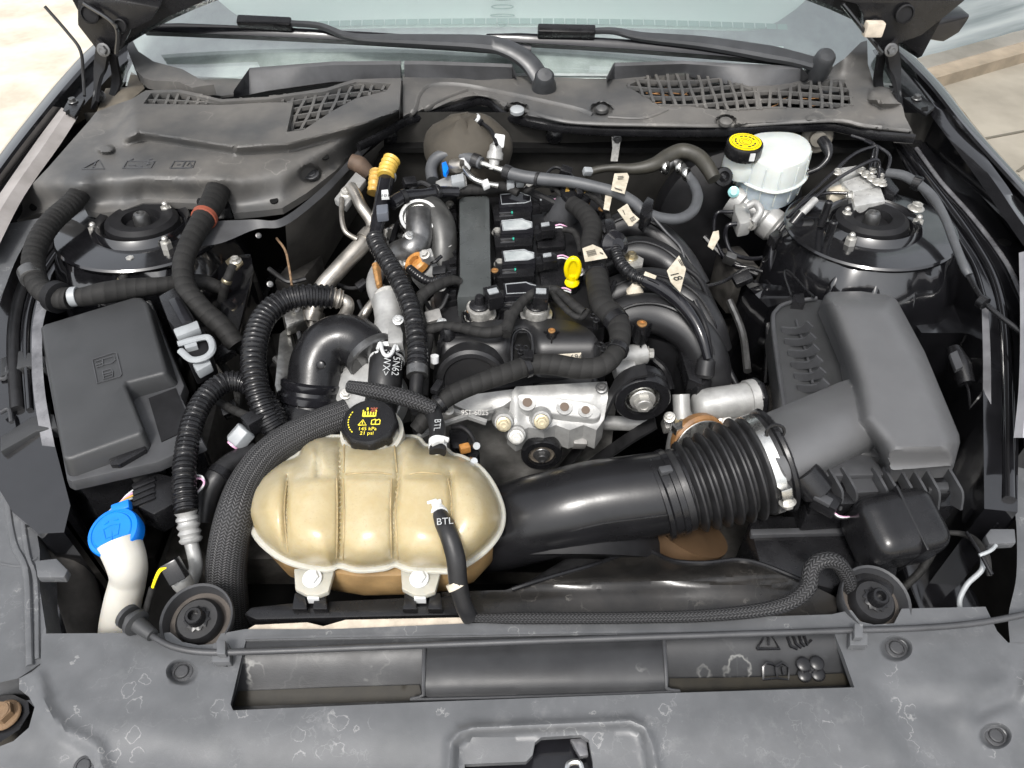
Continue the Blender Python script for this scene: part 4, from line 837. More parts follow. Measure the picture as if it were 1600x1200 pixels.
# release cable along the cover
ca = thing('release_cable', 'thin black hood release cable running along the radiator cover', 'cable', P(800, 1003, .81))
b = MB(); b.tube([P(*q) for q in ((208, 972, .812), (228, 986, .814), (248, 1000, .816), (275, 1012, .816), (320, 1019, .814), (400, 1018, .812), (560, 1012, .812), (800, 1003, .812), (1000, 996, .812), (1300, 986, .812), (1440, 981, .814), (1530, 973, .816), (1610, 958, .82), (1700, 936, .82))], .0036, 10, 8); put('cable_sheath', b, m_plas, ca)
b = MB(); p = P(206, 968, .815); ax = (P(240, 994, .815) - p); b.lathe(p, ax, [(.010, -.010), (.014, -.009), (.014, -.004), (.008, -.003), (.008, .003), (.015, .004), (.015, .009), (.009, .011), (.007, .035), (0, .036)], 20); put('grommet', b, m_lid, ca)
for (x, y) in ((345, 1016), (1342, 990)):
    b = MB(); b.slab([(x - 14, y + 2), (x - 12, y - 12), (x + 12, y - 12), (x + 14, y + 2), (x + 14, y + 18), (x - 14, y + 18)], .812, .012); put('cable_clip', b, m_cover, ca, bev=.0015)
    b = MB(); b.slab([(x - 7, y - 16), (x + 7, y - 16), (x + 7, y + 6), (x - 7, y + 6)], .821, .010); put('clip_latch', b, m_cover, ca, bev=.0015)
b = MB(); b.slab([(338, 1038), (340, 1018), (352, 1018), (355, 1040)], .803, .004); put('clip_slot', b, m_dark, ca)
# ================================================================ COMPONENT HELPERS
def hose(name, label, cat, pts, rpx, m_, parent=None, seg=14, n=8, prof=None, step=None, group=None):
    pp = PP(pts); b = MB()
    r = [rpx_ * mpp(p) for rpx_, p in zip(rpx, pp)] if isinstance(rpx, (list, tuple)) else rpx * sum(mpp(p) for p in pp) / len(pp)
    b.tube(pp, r, seg, n, prof=prof, step=step)
    return put(name, b, m_, parent, label=label, cat=cat, group=group)
def corr(pitch, amp):
    def f(s_, t_):
        c = math.cos(2 * math.pi * s_ / pitch); return 1 + amp * (1 if c > .35 else (-1 if c < -.35 else c / .35))
    return f
def ring(parent, name, pts, k, rpx, wd, m_, n=2):
    """band round a hose between two sighted points"""
    a, c = P(*pts[0]), P(*pts[1]); b = MB(); r = rpx * mpp(a); L = (c - a).length
    b.lathe(a, c - a, [(r * .97, 0), (r, .0004), (r, L - .0004), (r * .97, L)], 22); return put(name, b, m_, parent)
def tubeb(pts, rpx, seg=10, n=6, **k):
    pp = PP(pts); return MB().tube(pp, rpx * mpp(pp[0]), seg, n, **k)
def up(px, py, z): return P(px, py, z)
Z1 = V((0, 0, 1))
def holes(parent, lst, ax=Z1, m_=None, name='bolt_hole'):
    for (x, y, z, r_) in lst:
        p = P(x, y, z); b = MB(); b.lathe(p, ax, [(0, .0005), (r_ * mpp(p), .0005), (r_ * mpp(p), -.002)], 16); put(name, b, m_ or m_dark, parent)
def boss(parent, x, y, z, rpx, h=.03, m_=None):
    p = P(x, y, z); r_ = rpx * mpp(p); b = MB(); b.lathe(p - Z1 * h, Z1, [(r_ * 1.15, 0), (r_, h * .9), (r_ * .95, h)], 18)
    for k in range(3):
        a = k * 2.094 + .5; b.box(p + V((math.cos(a), math.sin(a), 0)) * r_ * 1.2 - Z1 * h * .6, (r_ * 1.1, r_ * .25, h * .8), X=V((math.cos(a), math.sin(a), 0)))
    put('boss', b, m_ or m_satin, parent); inst('brass_insert', INSERT, parent, p + Z1 * .0008, Z1, r_ * .72)
def xmas(parent, x, y, z, s_=1.0):
    p = P(x, y, z); b = MB()
    for k in range(3):
        a = k * 2.094 + .4; q = p + V((math.cos(a), math.sin(a), 0)) * .006 * s_
        b.tube([q + V((math.cos(t) * .0045 * s_, math.sin(t) * .0045 * s_, 0)) for t in [i * math.pi / 5 for i in range(11)]], .0012 * s_, 6, 1)
    b.lathe(p - Z1 * .02, Z1, [(.005 * s_, 0), (.005 * s_, .018), (.003 * s_, .021), (0, .021)], 10); put('harness_clip', b, m_satin, parent)

# ================================================================ COOLANT TANK
TK = spl2([(387, 800), (393, 770), (412, 742), (440, 722), (464, 712), (474, 696), (496, 684), (530, 682), (600, 684), (636, 682), (652, 684), (664, 696), (692, 700), (706, 710), (722, 714), (746, 728), (766, 752), (780, 782), (784, 806), (778, 830), (758, 856), (728, 878), (704, 888), (680, 888), (640, 886), (618, 878), (600, 884), (560, 887), (530, 880), (512, 886), (470, 880), (436, 866), (404, 838), (387, 800)], 4)[:-1]
def ztk(x, y):
    d = pold(TK, x, y) if inpoly(TK, x, y) else 0
    base = .806 + .0003 * max(0, 890 - y) * .6
    t = min(1, d / 62.0); dome = .058 * math.sqrt(max(0, 1 - (1 - t) ** 2))
    g = 0
    for vx, y0, y1 in (([(450, 745), (446, 800), (448, 870)], 700, 0), ([(530, 690), (532, 750), (530, 882)], 0, 0), ([(624, 690), (622, 750), (614, 800), (616, 880)], 0, 0), ([(704, 742), (706, 780), (700, 860)], 0, 0), ([(456, 748), (540, 742), (628, 744), (704, 742)], 0, 0), ([(496, 694), (496, 742)], 0, 0)):
        g = max(g, gau(pold(vx, x, y, False), 5.0) * (.35 if vx[0] == (456, 748) else 1))
    dome -= .0060 * g * sst(0, 14, d)
    for xa, xb in ((395, 449), (449, 531), (531, 619), (619, 703), (703, 780)):
        if xa <= x < xb: dome += .0075 * math.sin(math.pi * (x - xa) / (xb - xa)) ** .8 * sst(0, 30, d)
    dome -= .0028 * sst(752, 736, y) * sst(4, 30, d)
    return base + dome + .0008 * noise.noise(V((x * .02, y * .02, 5)))
m_tank = bpy.data.materials.new('aged translucent tank plastic'); m_tank.use_nodes = True
_t = m_tank.node_tree; _b = _t.nodes['Principled BSDF']
_tc = _t.nodes.new('ShaderNodeTexCoord')
def _noise(s_, d_=5):
    n_ = _t.nodes.new('ShaderNodeTexNoise'); n_.inputs['Scale'].default_value = s_; n_.inputs['Detail'].default_value = d_; n_.inputs['Roughness'].default_value = .7; _t.links.new(_tc.outputs['Object'], n_.inputs[0]); return n_
_r = _t.nodes.new('ShaderNodeValToRGB'); _t.links.new(_noise(14).outputs[0], _r.inputs[0])
_r.color_ramp.elements[0].position = .35; _r.color_ramp.elements[0].color = (.30, .255, .155, 1); _r.color_ramp.elements[1].position = .68; _r.color_ramp.elements[1].color = (.42, .395, .31, 1)
_r2 = _t.nodes.new('ShaderNodeMapRange'); _t.links.new(_noise(330, 3).outputs[0], _r2.inputs[0]); _r2.inputs[1].default_value = .56; _r2.inputs[2].default_value = .70; _r2.inputs[4].default_value = .8
_m = _t.nodes.new('ShaderNodeMix'); _m.data_type = 'RGBA'; _t.links.new(_r2.outputs[0], _m.inputs[0]); _t.links.new(_r.outputs[0], _m.inputs[6]); _m.inputs[7].default_value = (.27, .24, .18, 1)
_sx = _t.nodes.new('ShaderNodeSeparateXYZ'); _t.links.new(_tc.outputs['Object'], _sx.inputs[0]); _lv = _t.nodes.new('ShaderNodeMapRange'); _t.links.new(_sx.outputs['Y'], _lv.inputs[0]); _lv.inputs[1].default_value = -.07; _lv.inputs[2].default_value = .06; _lv.inputs[3].default_value = .45; _lv.inputs[4].default_value = .0
_m2 = _t.nodes.new('ShaderNodeMix'); _m2.data_type = 'RGBA'; _t.links.new(_lv.outputs[0], _m2.inputs[0]); _t.links.new(_m.outputs[2], _m2.inputs[6]); _m2.inputs[7].default_value = (.42, .315, .13, 1)
_t.links.new(_m2.outputs[2], _b.inputs['Base Color']); _b.inputs['Roughness'].default_value = .3
_b.inputs['Subsurface Weight'].default_value = .45; _b.inputs['Subsurface Radius'].default_value = (1, .65, .3); _b.inputs['Subsurface Scale'].default_value = .015; _b.inputs['Coat Weight'].default_value = .15; _b.inputs['Coat Roughness'].default_value = .25
m_seam = mat('pale tank flange', (.37, .36, .315), .35, var=.08, vs=60, sss=.3)
m_amberrib = mat('amber stained rib', (.34, .26, .14), .35, var=.2, vs=60, sss=.3)
tk = thing('coolant_tank', 'cream translucent coolant expansion tank with a black screw cap and two bolted feet', 'coolant tank', P(588, 800, .78))
b = MB(); b.field(TK, [], ztk, 4, .012); put('tank_shell', b, m_tank, tk)
for ln in ([(448, 752), (444, 800), (450, 862)], [(526, 748), (527, 800), (526, 872)], [(536, 748), (538, 800), (536, 874)], [(612, 748), (610, 800), (612, 870)], [(625, 748), (618, 800), (622, 874)], [(700, 748), (706, 790), (700, 852)], [(540, 741), (580, 738), (612, 741)], [(640, 741), (660, 738), (690, 741)], [(538, 690), (537, 738)], [(616, 694), (620, 738)]):
    b = MB(); b.tube([P(x, y, ztk(x, y) + .0006) for x, y in spl2(ln, 8)], .0011, 8, 1); put('stained_rib', b, m_amberrib, tk)
b = MB(); b.tube([P(x, y + 2, .806 + .00018 * max(0, 890 - y)) for x, y in TK + TK[:1]], .0052, 8, 1, flat=.55); put('seam_flange', b, m_seam, tk)
b = MB(); low = [(410, 840), (440, 872), (500, 892), (560, 902), (640, 900), (700, 894), (740, 880), (768, 850), (778, 800), (600, 760), (400, 790)]
b.slab(low, .800, .05); put('lower_shell', b, mat('brown stained tank plastic', (.27, .175, .08), .35, var=.25, vs=30, sss=.3), tk, bev=.012)
for x0 in (489, 656):
    b = MB(); q = [(x0 - 30, 888), (x0 + 34, 888), (x0 + 28, 910), (x0 + 24, 924), (x0 + 8, 930), (x0 - 10, 929), (x0 - 28, 920)]
    b.slab(q, .803, .009); put('mounting_foot', b, m_seam, tk, bev=.002)
    inst('bolt', pm(hexm(h1=.75), m_white), tk, P(x0 - 1, 904, .8045), V((0, -.15, 1)), .0085)
    b = MB(); b.slab([(x0 - 9, 924), (x0 + 9, 924), (x0 + 9, 936), (x0 - 9, 936)], .799, .01); put('foot_tongue', b, m_white, tk)
cp = V((0, 0, 0)); cp = P(579, 668, .888); cax = V((-.02, -.12, 1)).normalized()
b = MB(); b.lathe(cp - cax * .022, cax, [(.040, -.01), (.040, .012), (.0355, .014), (.034, .026)], 40); put('filler_neck', b, m_seam, tk)
cap = None
b = MB(); b.lathe(cp, cax, [(.0335, -.006), (.0345, -.004), (.0345, .010), (.0335, .013), (.0315, .0155), (.0300, .0155), (.0295, .0145), (0, .0145)], 72, rmod=lambda a, h: 1 + (.035 * (1 if math.cos(9 * a) > .2 else 0) if -.005 < h < .012 else 0)); cap = put('screw_cap', b, m_satin, tk)
cx_, cy_, cz_ = basis(cax, V((1, 0, 0))); ct = cp + cax * .0148
b = MB(); b.text('145 kPa', ct - cy_ * .0125, cx_, cy_, .0072); b.text('21 psi', ct - cy_ * .0190, cx_, cy_, .0072); put('cap_lettering', b, m_yprint, cap)
b = MB()
def loopl(pts, wd=.0011): b.ribbon([ct + cx_ * x + cy_ * y + cax * .0006 for x, y in pts], wd, .0006, n=1, nrm=cax)
loopl([(-.012, -.007), (-.007, .001), (-.002, -.007), (-.012, -.007)]); loopl([(-.007, -.0015), (-.007, -.005)])
loopl([(.004, -.006), (.004, .0), (.008, .0015), (.0105, .0), (.013, .0015), (.0145, 0), (.0145, -.006), (.004, -.006)]); loopl([(.009, -.006), (.009, .0)])
for k in range(4): loopl([(-.0055 + k * .0035, .0075), (-.0055 + k * .0035, .0135)], .0018)
loopl([(-.008, .0065), (.008, .0065)], .0018); loopl([(-.008, .0065), (-.008, .016)], .0014); loopl([(.008, .0065), (.008, .016)], .0014); loopl([(-.003, .0155), (-.003, .0195)], .002)
put('cap_symbols', b, m_yprint, cap)
b = MB(); loopl([(.001, .013), (.009, .019)], .0022); loopl([(.001, .019), (.009, .013)], .0022); loopl([(.005, .012), (.005, .020)], .0016); put('red_cross_mark', b, m_red, cap)
b = MB()
for k in range(9):
    a = R(150 + k * 9); q = ct + cx_ * (.025 * math.cos(a)) + cy_ * (.025 * math.sin(a)) + cax * .0006
    b.box(q, (.0022, .0014, .0004), X=V((-math.sin(a), math.cos(a), 0)))
put('edge_print', b, m_yprint, cap)
b = MB(); b.tube([P(672, 782, .872), P(683, 800, .872), P(690, 815, .866)], .010, 14); b.lathe(P(675, 786, .868), V((0, 0, 1)), [(.016, -.006), (.013, .003), (.009, .006), (0, .006)], 20); put('outlet_stub', b, m_tank, tk)
b = MB(); b.tube([P(684, 712, .866), P(684, 690, .876)], .011, 14); put('inlet_stub', b, m_tank, tk)
# hose leaving the tank over the front
h1 = [(680, 795, .875), (690, 812, .880), (702, 838, .880), (712, 872, .866), (716, 910, .842), (724, 944, .818), (735, 966, .800)]
th = thing('overflow_hose', 'short black hose with white lettering running down from the front of the tank', 'hose', P(710, 880, .80))
hose('hose', None, None, h1, [13, 14, 15, 15.5, 15, 14, 13], m_rub, th)
ring(th, 'paint_band', [(711, 908, .8425), (716, 918, .838)], 0, 16.2, .01, m_label)
ring(th, 'spring_clamp', [(680, 793, .8755), (686, 806, .879)], 0, 15.5, .01, m_white)
b = MB(); q = P(683, 797, .8755)
for k in range(3): b.box(q + V((-.010 + k * .005, .004 - k * .002, .010 + .002 * k)), (.012, .004, .006), X=V((1, .4, .2 * k)))
put('clamp_tang', b, m_white, th, bev=.001)
b = MB(); q = P(695, 815, .8945); b.text('BTL', q, V((1, .10, 0)), V((-.1, 1, .2)), .0115); put('lettering', b, m_paintw, th)
h2 = [(684, 708, .878), (684, 684, .880), (682, 662, .880), (672, 640, .872), (650, 640, .862)]
tq = thing('return_hose', 'short black hose with white clamp behind the tank cap', 'hose', P(684, 680, .85))
hose('hose', None, None, h2, 13, m_rub, tq); ring(tq, 'spring_clamp', [(684, 700, .8785), (684, 688, .8795)], 0, 14.5, .01, m_white)
b = MB(); q = P(688, 686, .893)
for k in range(3): b.box(q + V((-.006 + k * .006, -.006 + .003 * k, .0)), (.010, .004, .006), X=V((1, .6 - .5 * k, 0)))
put('clamp_tang', b, m_white, tq, bev=.001)
b = MB(); b.text('BTL', P(683, 664, .8955), V((0, -1, 0)), V((1, 0, .1)), .012); put('lettering', b, m_paintw, tq)

# ================================================================ LEFT SIDE
fb = thing('fuse_box', 'charcoal plastic fuse box with a stepped lid carrying an embossed square symbol', 'fuse box', P(170, 600, .70))
b = MB(); b.slab([(63, 511), (70, 506), (208, 464), (220, 464), (230, 472), (259, 577), (257, 582), (198, 596), (196, 602), (223, 668), (220, 676), (108, 716), (98, 714)], .886, .028, .010); lid = put('lid', b, m_lid, fb, bev=.0045, seg=3)
b = MB(); b.slab([(61, 516), (235, 468), (262, 540), (288, 602), (282, 618), (318, 690), (245, 722), (112, 752), (104, 748)], .861, .016, .003); put('lid_lower_step', b, m_plas, fb, bev=.003)
b = MB(); b.slab([(66, 520), (238, 474), (312, 692), (244, 718), (116, 750)], .848, .12); put('housing', b, m_satin, fb, bev=.004)
b = MB(); b.slab([(232, 622), (274, 606), (300, 668), (252, 690)], .8625, .002); put('relay_well', b, m_black, fb)
b = MB(); b.slab([(168, 708), (176, 694), (184, 708), (216, 692), (214, 682), (224, 684), (228, 702), (186, 726), (172, 726)], .868, .02); put('lid_latch', b, m_satin, fb, bev=.0015)
b = MB(); b.slab([(186, 716), (236, 696), (250, 716), (200, 738)], .856, .03); put('latch_bridge', b, m_satin, fb, bev=.002)
def fl(x, y): return .8866
b = mark([[(144, 562), (178, 551), (182, 552), (190, 585), (188, 588), (152, 599), (144, 562)], [(149, 565), (158, 562)], [(150, 570), (160, 567)], [(151, 574), (161, 571)], [(160, 561), (161, 570), (175, 567), (180, 563), (178, 556), (160, 561)], [(160, 580), (173, 576), (176, 580), (176, 588), (162, 592), (160, 580)], [(161, 584), (174, 581)], [(162, 588), (175, 584)]], fl, 1.5, .0010); put('embossed_symbol', b, m_cowldark, lid)
cn = thing('loom_connector', 'black plug with a grey locking lever beside the fuse box lid', 'connector', P(295, 510, .86))
b = MB(); b.slab([(247, 462), (272, 448), (300, 490), (308, 512), (280, 522), (262, 500)], .905, .04); put('plug_body', b, m_satin, cn, bev=.004)
b = MB(); b.slab([(262, 468), (278, 462), (300, 500), (284, 506)], .911, .01); put('plug_cover', b, m_gloss, cn, bev=.003)
b = MB(); b.slab([(270, 514), (308, 500), (312, 512), (276, 526)], .907, .012); put('grey_collar', b, m_greyp, cn, bev=.002)
b = MB(); b.tube([P(*q) for q in ((278, 538, .90), (306, 530, .90), (326, 528, .90), (332, 545, .90), (322, 558, .90), (300, 562, .90), (282, 548, .90))], .005, 8, 6, flat=.8); b.slab([(286, 536), (306, 532), (308, 540), (290, 545)], .899, .008); put('locking_lever', b, m_greyp, cn)
b = MB(); b.slab([(276, 524), (318, 512), (330, 552), (296, 570)], .892, .04); put('socket_body', b, m_black, cn, bev=.003)
b = MB(); b.slab([(300, 568), (326, 558), (330, 568), (308, 580)], .893, .015); put('grey_foot', b, m_greyp, cn, bev=.002)
hose('corrugated_hose', 'dark hose looping out from the left corner of the cowl cover', 'hose', [(128, 298, .925), (112, 318, .925), (82, 345, .925), (60, 378, .92), (52, 412, .91), (60, 446, .90), (84, 464, .895), (110, 466, .895)], 16.5, m_tape, prof=corr(.0085, .012), step=.0012)
t = thing('hose_collar', 'black flanged collar with clamp where the looping left hose meets the taped loom', 'collar', P(95, 462, .88))
ring(t, 'collar', [(84, 462, .896), (94, 466, .896)], 0, 25, .01, m_black); ring(t, 'clamp', [(47, 424, .907), (52, 436, .904)], 0, 18.5, .01, m_gun)
ring(t, 'silver_band', [(110, 464, .895), (122, 463, .895)], 0, 15.5, .01, m_greyp)
hose('taped_loom', 'fat taped wiring loom running along the back of the fuse box', 'wiring loom', [(96, 466, .893), (130, 464, .893), (160, 458, .895), (200, 452, .89), (250, 446, .885), (310, 440, .875), (345, 450, .86)], [13, 15, 17, 17, 13, 12, 10], m_tape)
t = thing('cable_conduit', 'dark conduit with an orange band rising into the cowl cover beside the strut tower', 'conduit', P(300, 400, .85))
hose('conduit', None, None, [(344, 290, .93), (332, 318, .93), (318, 342, .93), (298, 378, .925), (286, 415, .915), (292, 452, .90), (316, 484, .885), (346, 510, .87), (370, 540, .85)], [19, 19, 18, 17, 16, 16, 17, 17, 15], m_tape, t, prof=corr(.006, .006), step=.0015)
ring(t, 'orange_band', [(321, 337, .9305), (318, 342, .9302)], 0, 19.6, .01, m_red)
t = thing('conduit_collar', 'black clip collar where the banded conduit enters the left cowl cover', 'clip', P(340, 300, .90))
b = MB(); b.slab([(306, 314), (320, 290), (330, 288), (336, 300), (356, 300), (360, 326), (330, 326)], .905, .02); put('clip', b, m_satin, t, bev=.002)
for k, (x, y, lab) in enumerate(((203, 412, 'yellow zinc ground lug bolted in front of the left strut tower'), (366, 412, 'yellow zinc ground lug bolted to the inner wing right of the conduit'))):
    t = thing('ground_lug', lab, 'ground lug', P(x, y, .87), 'ground lugs')
    b = MB(); b.slab([(x - 14, y - 4), (x - 4, y - 12), (x + 10, y - 10), (x + 14, y - 2), (x + 4, y + 8), (x - 4, y + 10)], .885, .003); put('lug', b, m_yellowz, t); inst('bolt', BOLT_Z, t, P(x + 2, y - 4, .8855), Z1, .007)
    hose('cable', None, None, [(x - 2, y + 4, .885), (x - 8, y + 18, .88), (x - 14, y + 32, .87), (x - 20, y + 60, .84)], 7, m_tape, t); ring(t, 'yellow_ring', [(x - 11, y + 25, .8765), (x - 13, y + 30, .872)], 0, 8, .01, m_yellowz)
b = MB(); b.slab([(336, 400), (392, 396), (396, 420), (372, 520), (350, 520)], .845, .01); put('inner_wing_plate', b, m_paint, label='black painted plate below the seal flange at the left', cat='plate', bev=.002)
for (x, y) in ((404, 368), (422, 444)): inst('stud', BOLT_D, None, P(x, y, .84), V((.3, -.6, .7)), .0038, label='silver stud standing on the dark inner wing near (%s) flap' % ('the upper end of the felt' if y < 400 else 'the lower end of the felt'), cat='stud')
hose('bare_metal_edge', 'thin rusty bare edge on the dark panel beside the left strut tower', 'edge', [(432, 372, .86), (446, 392, .85), (452, 420, .84), (456, 446, .83)], 2, m_rust)
# washer filler
wf = thing('washer_filler', 'milky washer fluid neck with a bright blue flip cap', 'washer filler', P(185, 980, .68))
b = MB(); nk = PP([(186, 846, .830), (198, 880, .815), (200, 905, .79), (192, 940, .76), (186, 975, .73), (184, 1010, .70)]); b.tube(nk, [.0245, .0225, .0205, .0215, .0225, .023], 28, 8); put('filler_neck', b, mat('milky neck plastic', (.52, .505, .46), .35, var=.06, vs=20, sss=.3), wf)
wc = P(179, 832, .838); wax = V((-.12, -.20, 1)).normalized(); wx, wy, wz = basis(wax, V((1, .35, 0)))
b = MB(); b.lathe(wc, wax, [(.0295, -.014), (.0308, -.005), (.0308, .002), (.0296, .0045), (.0255, .0055), (.025, .0045), (.0238, .0045), (.0226, .006), (0, .0068)], 48); wcap = put('flip_cap', b, m_blue, wf)
b = MB(); b.box(wc - wy * .030 - wax * .002, (.024, .010, .005), X=wx, Z=wax); put('lift_tab', b, m_blue, wcap, bev=.0015)
b = MB(); b.box(wc + wy * .0305 + wx * .010, (.022, .012, .010), X=wx, Z=wax); put('hinge', b, m_blue, wcap, bev=.002)
b = MB()
def wl_(pts): b.ribbon([wc + wx * x * .82 + wy * y * .82 + wax * .0068 for x, y in pts], .0013, .0009, n=1, nrm=wax)
wl_([(-.012, .006), (-.009, -.010), (.009, -.010), (.012, .006), (0, .009), (-.012, .006)]); wl_([(0, -.002), (0, -.016)]); wl_([(-.010, .014), (-.004, .016)]); wl_([(.004, .016), (.010, .014)])
put('embossed_symbol', b, m_blue, wcap)
hose('taped_duct', 'fat dusty taped hose going down left of the washer neck', 'hose', [(90, 820, .76), (104, 870, .74), (120, 920, .70), (140, 1000, .64)], [26, 29, 30, 26], mat('dusty tape', (.06, .055, .05), .8, var=.35, vs=25, bump=.8, bs=60))
t = thing('multi_plug', 'black multi pin plug with coloured wires behind the blue cap', 'connector', P(235, 770, .80))
b = MB(); b.slab([(204, 756), (244, 738), (270, 744), (272, 786), (240, 804), (212, 790)], .835, .04); put('plug_body', b, m_satin, t, bev=.003)
for k in range(4): b = MB(); b.slab([(206, 758 + k * 9), (240, 744 + k * 9), (243, 750 + k * 9), (208, 765 + k * 9)], .838, .006); put('plug_rib', b, m_satin, t, bev=.001)
for k, m_ in enumerate((m_white, m_pink, m_amber, m_greyp)):
    hose('wire', None, None, [(208, 766 + 4 * k, .836), (196 - 2 * k, 776 + 3 * k, .835), (186 - 4 * k, 790 + 2 * k, .828), (180 - 5 * k, 806, .815)], 1.6, m_, t, seg=6)
for k, m_ in enumerate((m_white, m_pink)): hose('wire', None, None, [(300, 742 + 5 * k, .84), (316, 745 + 4 * k, .842), (318, 758, .838), (306, 772, .83)], 1.8, m_, t, seg=6)
t = thing('pressure_switch', 'black switch with yellow wires screwed onto an alloy fitting near the left buffer', 'switch', P(283, 930, .78))
b = MB(); b.lathe(P(292, 922, .79), P(272, 888, .825) - P(292, 922, .79), [(.010, 0), (.012, .012), (.012, .022), (.010, .024), (.010, .030)], 18); put('fitting', b, m_alu, t)
b = MB(); b.box(P(273, 892, .825), (.020, .018, .026), X=V((1, .2, 0)), Z=V((-.4, .5, .6))); put('switch_body', b, m_satin, t, bev=.002)
for k in range(2): hose('wire', None, None, [(266, 884, .835), (250, 890 + 3 * k, .835), (240, 912 + 2 * k, .825), (236, 930, .815)], 2, m_yel, t, seg=6)
hose('wire_sleeve', None, None, [(238, 918, .822), (232, 940, .81), (226, 965, .80)], 5, m_tape, t)
t = thing('sensor_plug', 'pale grey hexagonal plug with a pink insert left of the tank', 'connector', P(370, 690, .80))
b = MB(); a_ = P(366, 694, .835); c_ = P(392, 664, .85); b.lathe(a_, c_ - a_, [(.013, 0), (.015, .003), (.015, .024), (.011, .026)], 6); put('plug_shell', b, m_greyp, t, bev=.001)
b = MB(); b.lathe(a_, a_ - c_, [(.009, -.004), (.009, .003), (0, .003)], 12); put('pink_insert', b, m_pink, t)
b = MB(); b.box(P(400, 658, .85), (.030, .022, .024), X=c_ - a_); put('plug_back', b, m_satin, t, bev=.002)
hose('wire_lead', None, None, [(402, 655, .852), (375, 645, .85), (345, 630, .845), (335, 622, .84)], 7, m_tape, t)
hose('cooler_hose', 'short black hose with a cable tie left of the braided hose', 'hose', [(400, 705, .82), (365, 722, .825), (340, 745, .825), (325, 775, .81), (318, 815, .79)], [15, 17, 18, 18, 16], m_rub)
b = MB(); b.lathe(P(347, 738, .826), P(335, 752, .826) - P(347, 738, .826), [(.0165, 0), (.0165, .010)], 20); put('cable_tie', b, m_satin, label='cable tie round the short black hose left of the braided hose', cat='cable tie')
c2 = [(440, 690, .82), (432, 655, .84), (410, 618, .86), (380, 598, .87), (350, 598, .875), (322, 620, .875), (303, 655, .87), (292, 700, .86), (288, 750, .85), (291, 800, .835)]
t = thing('corrugated_hose', 'arched corrugated hose with flat stripe and alloy ferrule left of the tank', 'hose', P(330, 700, .80))
hose('hose', None, None, c2, 16.5, m_satin, t, prof=corr(.0058, .07), step=.0010)
hose('stripe', None, None, [(x - 4, y - 6, z + .010) for x, y, z in c2[3:-1]], 3.2, m_plas, t)
b = MB(); a_ = P(291, 800, .835); c_ = P(299, 848, .81); b.tube([a_, lerp(a_, c_, .5), c_], .0125, 16, 8, prof=lambda s_, f: 1 + .12 * math.cos(s_ / .0085 * 6.283)); put('ferrule', b, m_alu, t)
hose('pipe', None, None, [(298, 845, .812), (304, 870, .80), (306, 890, .785), (296, 915, .77)], 10.5, m_alu, t)
bq = [(362, 1000, .68), (356, 940, .735), (354, 880, .785), (366, 810, .83), (388, 752, .84), (425, 706, .845), (480, 672, .85), (545, 646, .85)]
hose('braided_hose', 'thick braided black hose sweeping round the left side of the tank', 'hose', bq, [30, 31, 31, 30, 28, 26, 25, 24], m_braid, seg=24)
t = thing('braided_hose', 'thin flat braided sleeve crossing behind the tank cap', 'hose', P(620, 620, .86))
hose('sleeve', None, None, [(545, 604, .895), (590, 612, .90), (640, 624, .895), (680, 640, .885)], [10, 13, 14, 11], m_braid2, t, seg=20)
c1 = [(518, 464, .90), (480, 462, .91), (440, 472, .91), (410, 500, .905), (397, 545, .895), (398, 590, .88), (412, 640, .855), (440, 690, .82)]
t = thing('corrugated_hose', 'large plain corrugated hose curving down beside the big black elbow', 'hose', P(420, 560, .85))
hose('hose', None, None, c1, 18.5, m_satin, t, prof=corr(.0078, .07), step=.0013)
b = MB(); a_ = P(514, 463, .902); c_ = P(534, 468, .895); b.tube([a_, lerp(a_, c_, .5), c_], .0145, 16, 8, prof=lambda s_, f: 1 + .10 * math.cos(s_ / .007 * 6.283)); put('ferrule', b, m_pipe, t)
hose('pipe', None, None, [(532, 467, .895), (543, 474, .89), (540, 490, .875), (524, 512, .85)], 10, m_pipe, t)
# charge elbow and coupling
t = thing('charge_elbow', 'large satin black plastic elbow with ribbed coupling beside the alloy neck', 'pipe', P(490, 640, .75))
b = MB(); b.tube(PP([(488, 645, .80), (492, 598, .83), (496, 566, .85), (512, 540, .865), (540, 530, .87), (566, 542, .865), (584, 560, .86)]), [.041, .039, .038, .037, .037, .037, .037], 28, 8); put('elbow', b, m_satin, t)
b = MB(); b.lathe(P(484, 640, .80), (P(488, 600, .83) - P(484, 640, .80)), [(.046, -.03), (.047, -.01), (.047, .004), (.044, .007), (.043, .010), (.047, .013), (.047, .022), (.043, .025), (.042, .030), (.044, .033), (.044, .040), (.040, .043)], 36); put('coupling', b, m_gloss, t)
b = MB(); b.lathe(P(472, 690, .78), (P(484, 640, .80) - P(472, 690, .78)), [(.046, -.02), (.047, .02), (.044, .035)], 30); put('lower_sleeve', b, m_satin, t)
b = MB(); b.lathe(P(502, 570, .888), V((-.1, -.8, .6)), [(.006, -.002), (.006, .004), (.0045, .005), (0, .005)], 14); put('moulded_button', b, m_satin, t)
b = MB(); b.lathe(P(579, 552, .862), (P(590, 566, .858) - P(579, 552, .862)), [(.039, 0), (.040, .004), (.040, .010), (.038, .012)], 30); put('hose_clamp', b, m_gun, t)
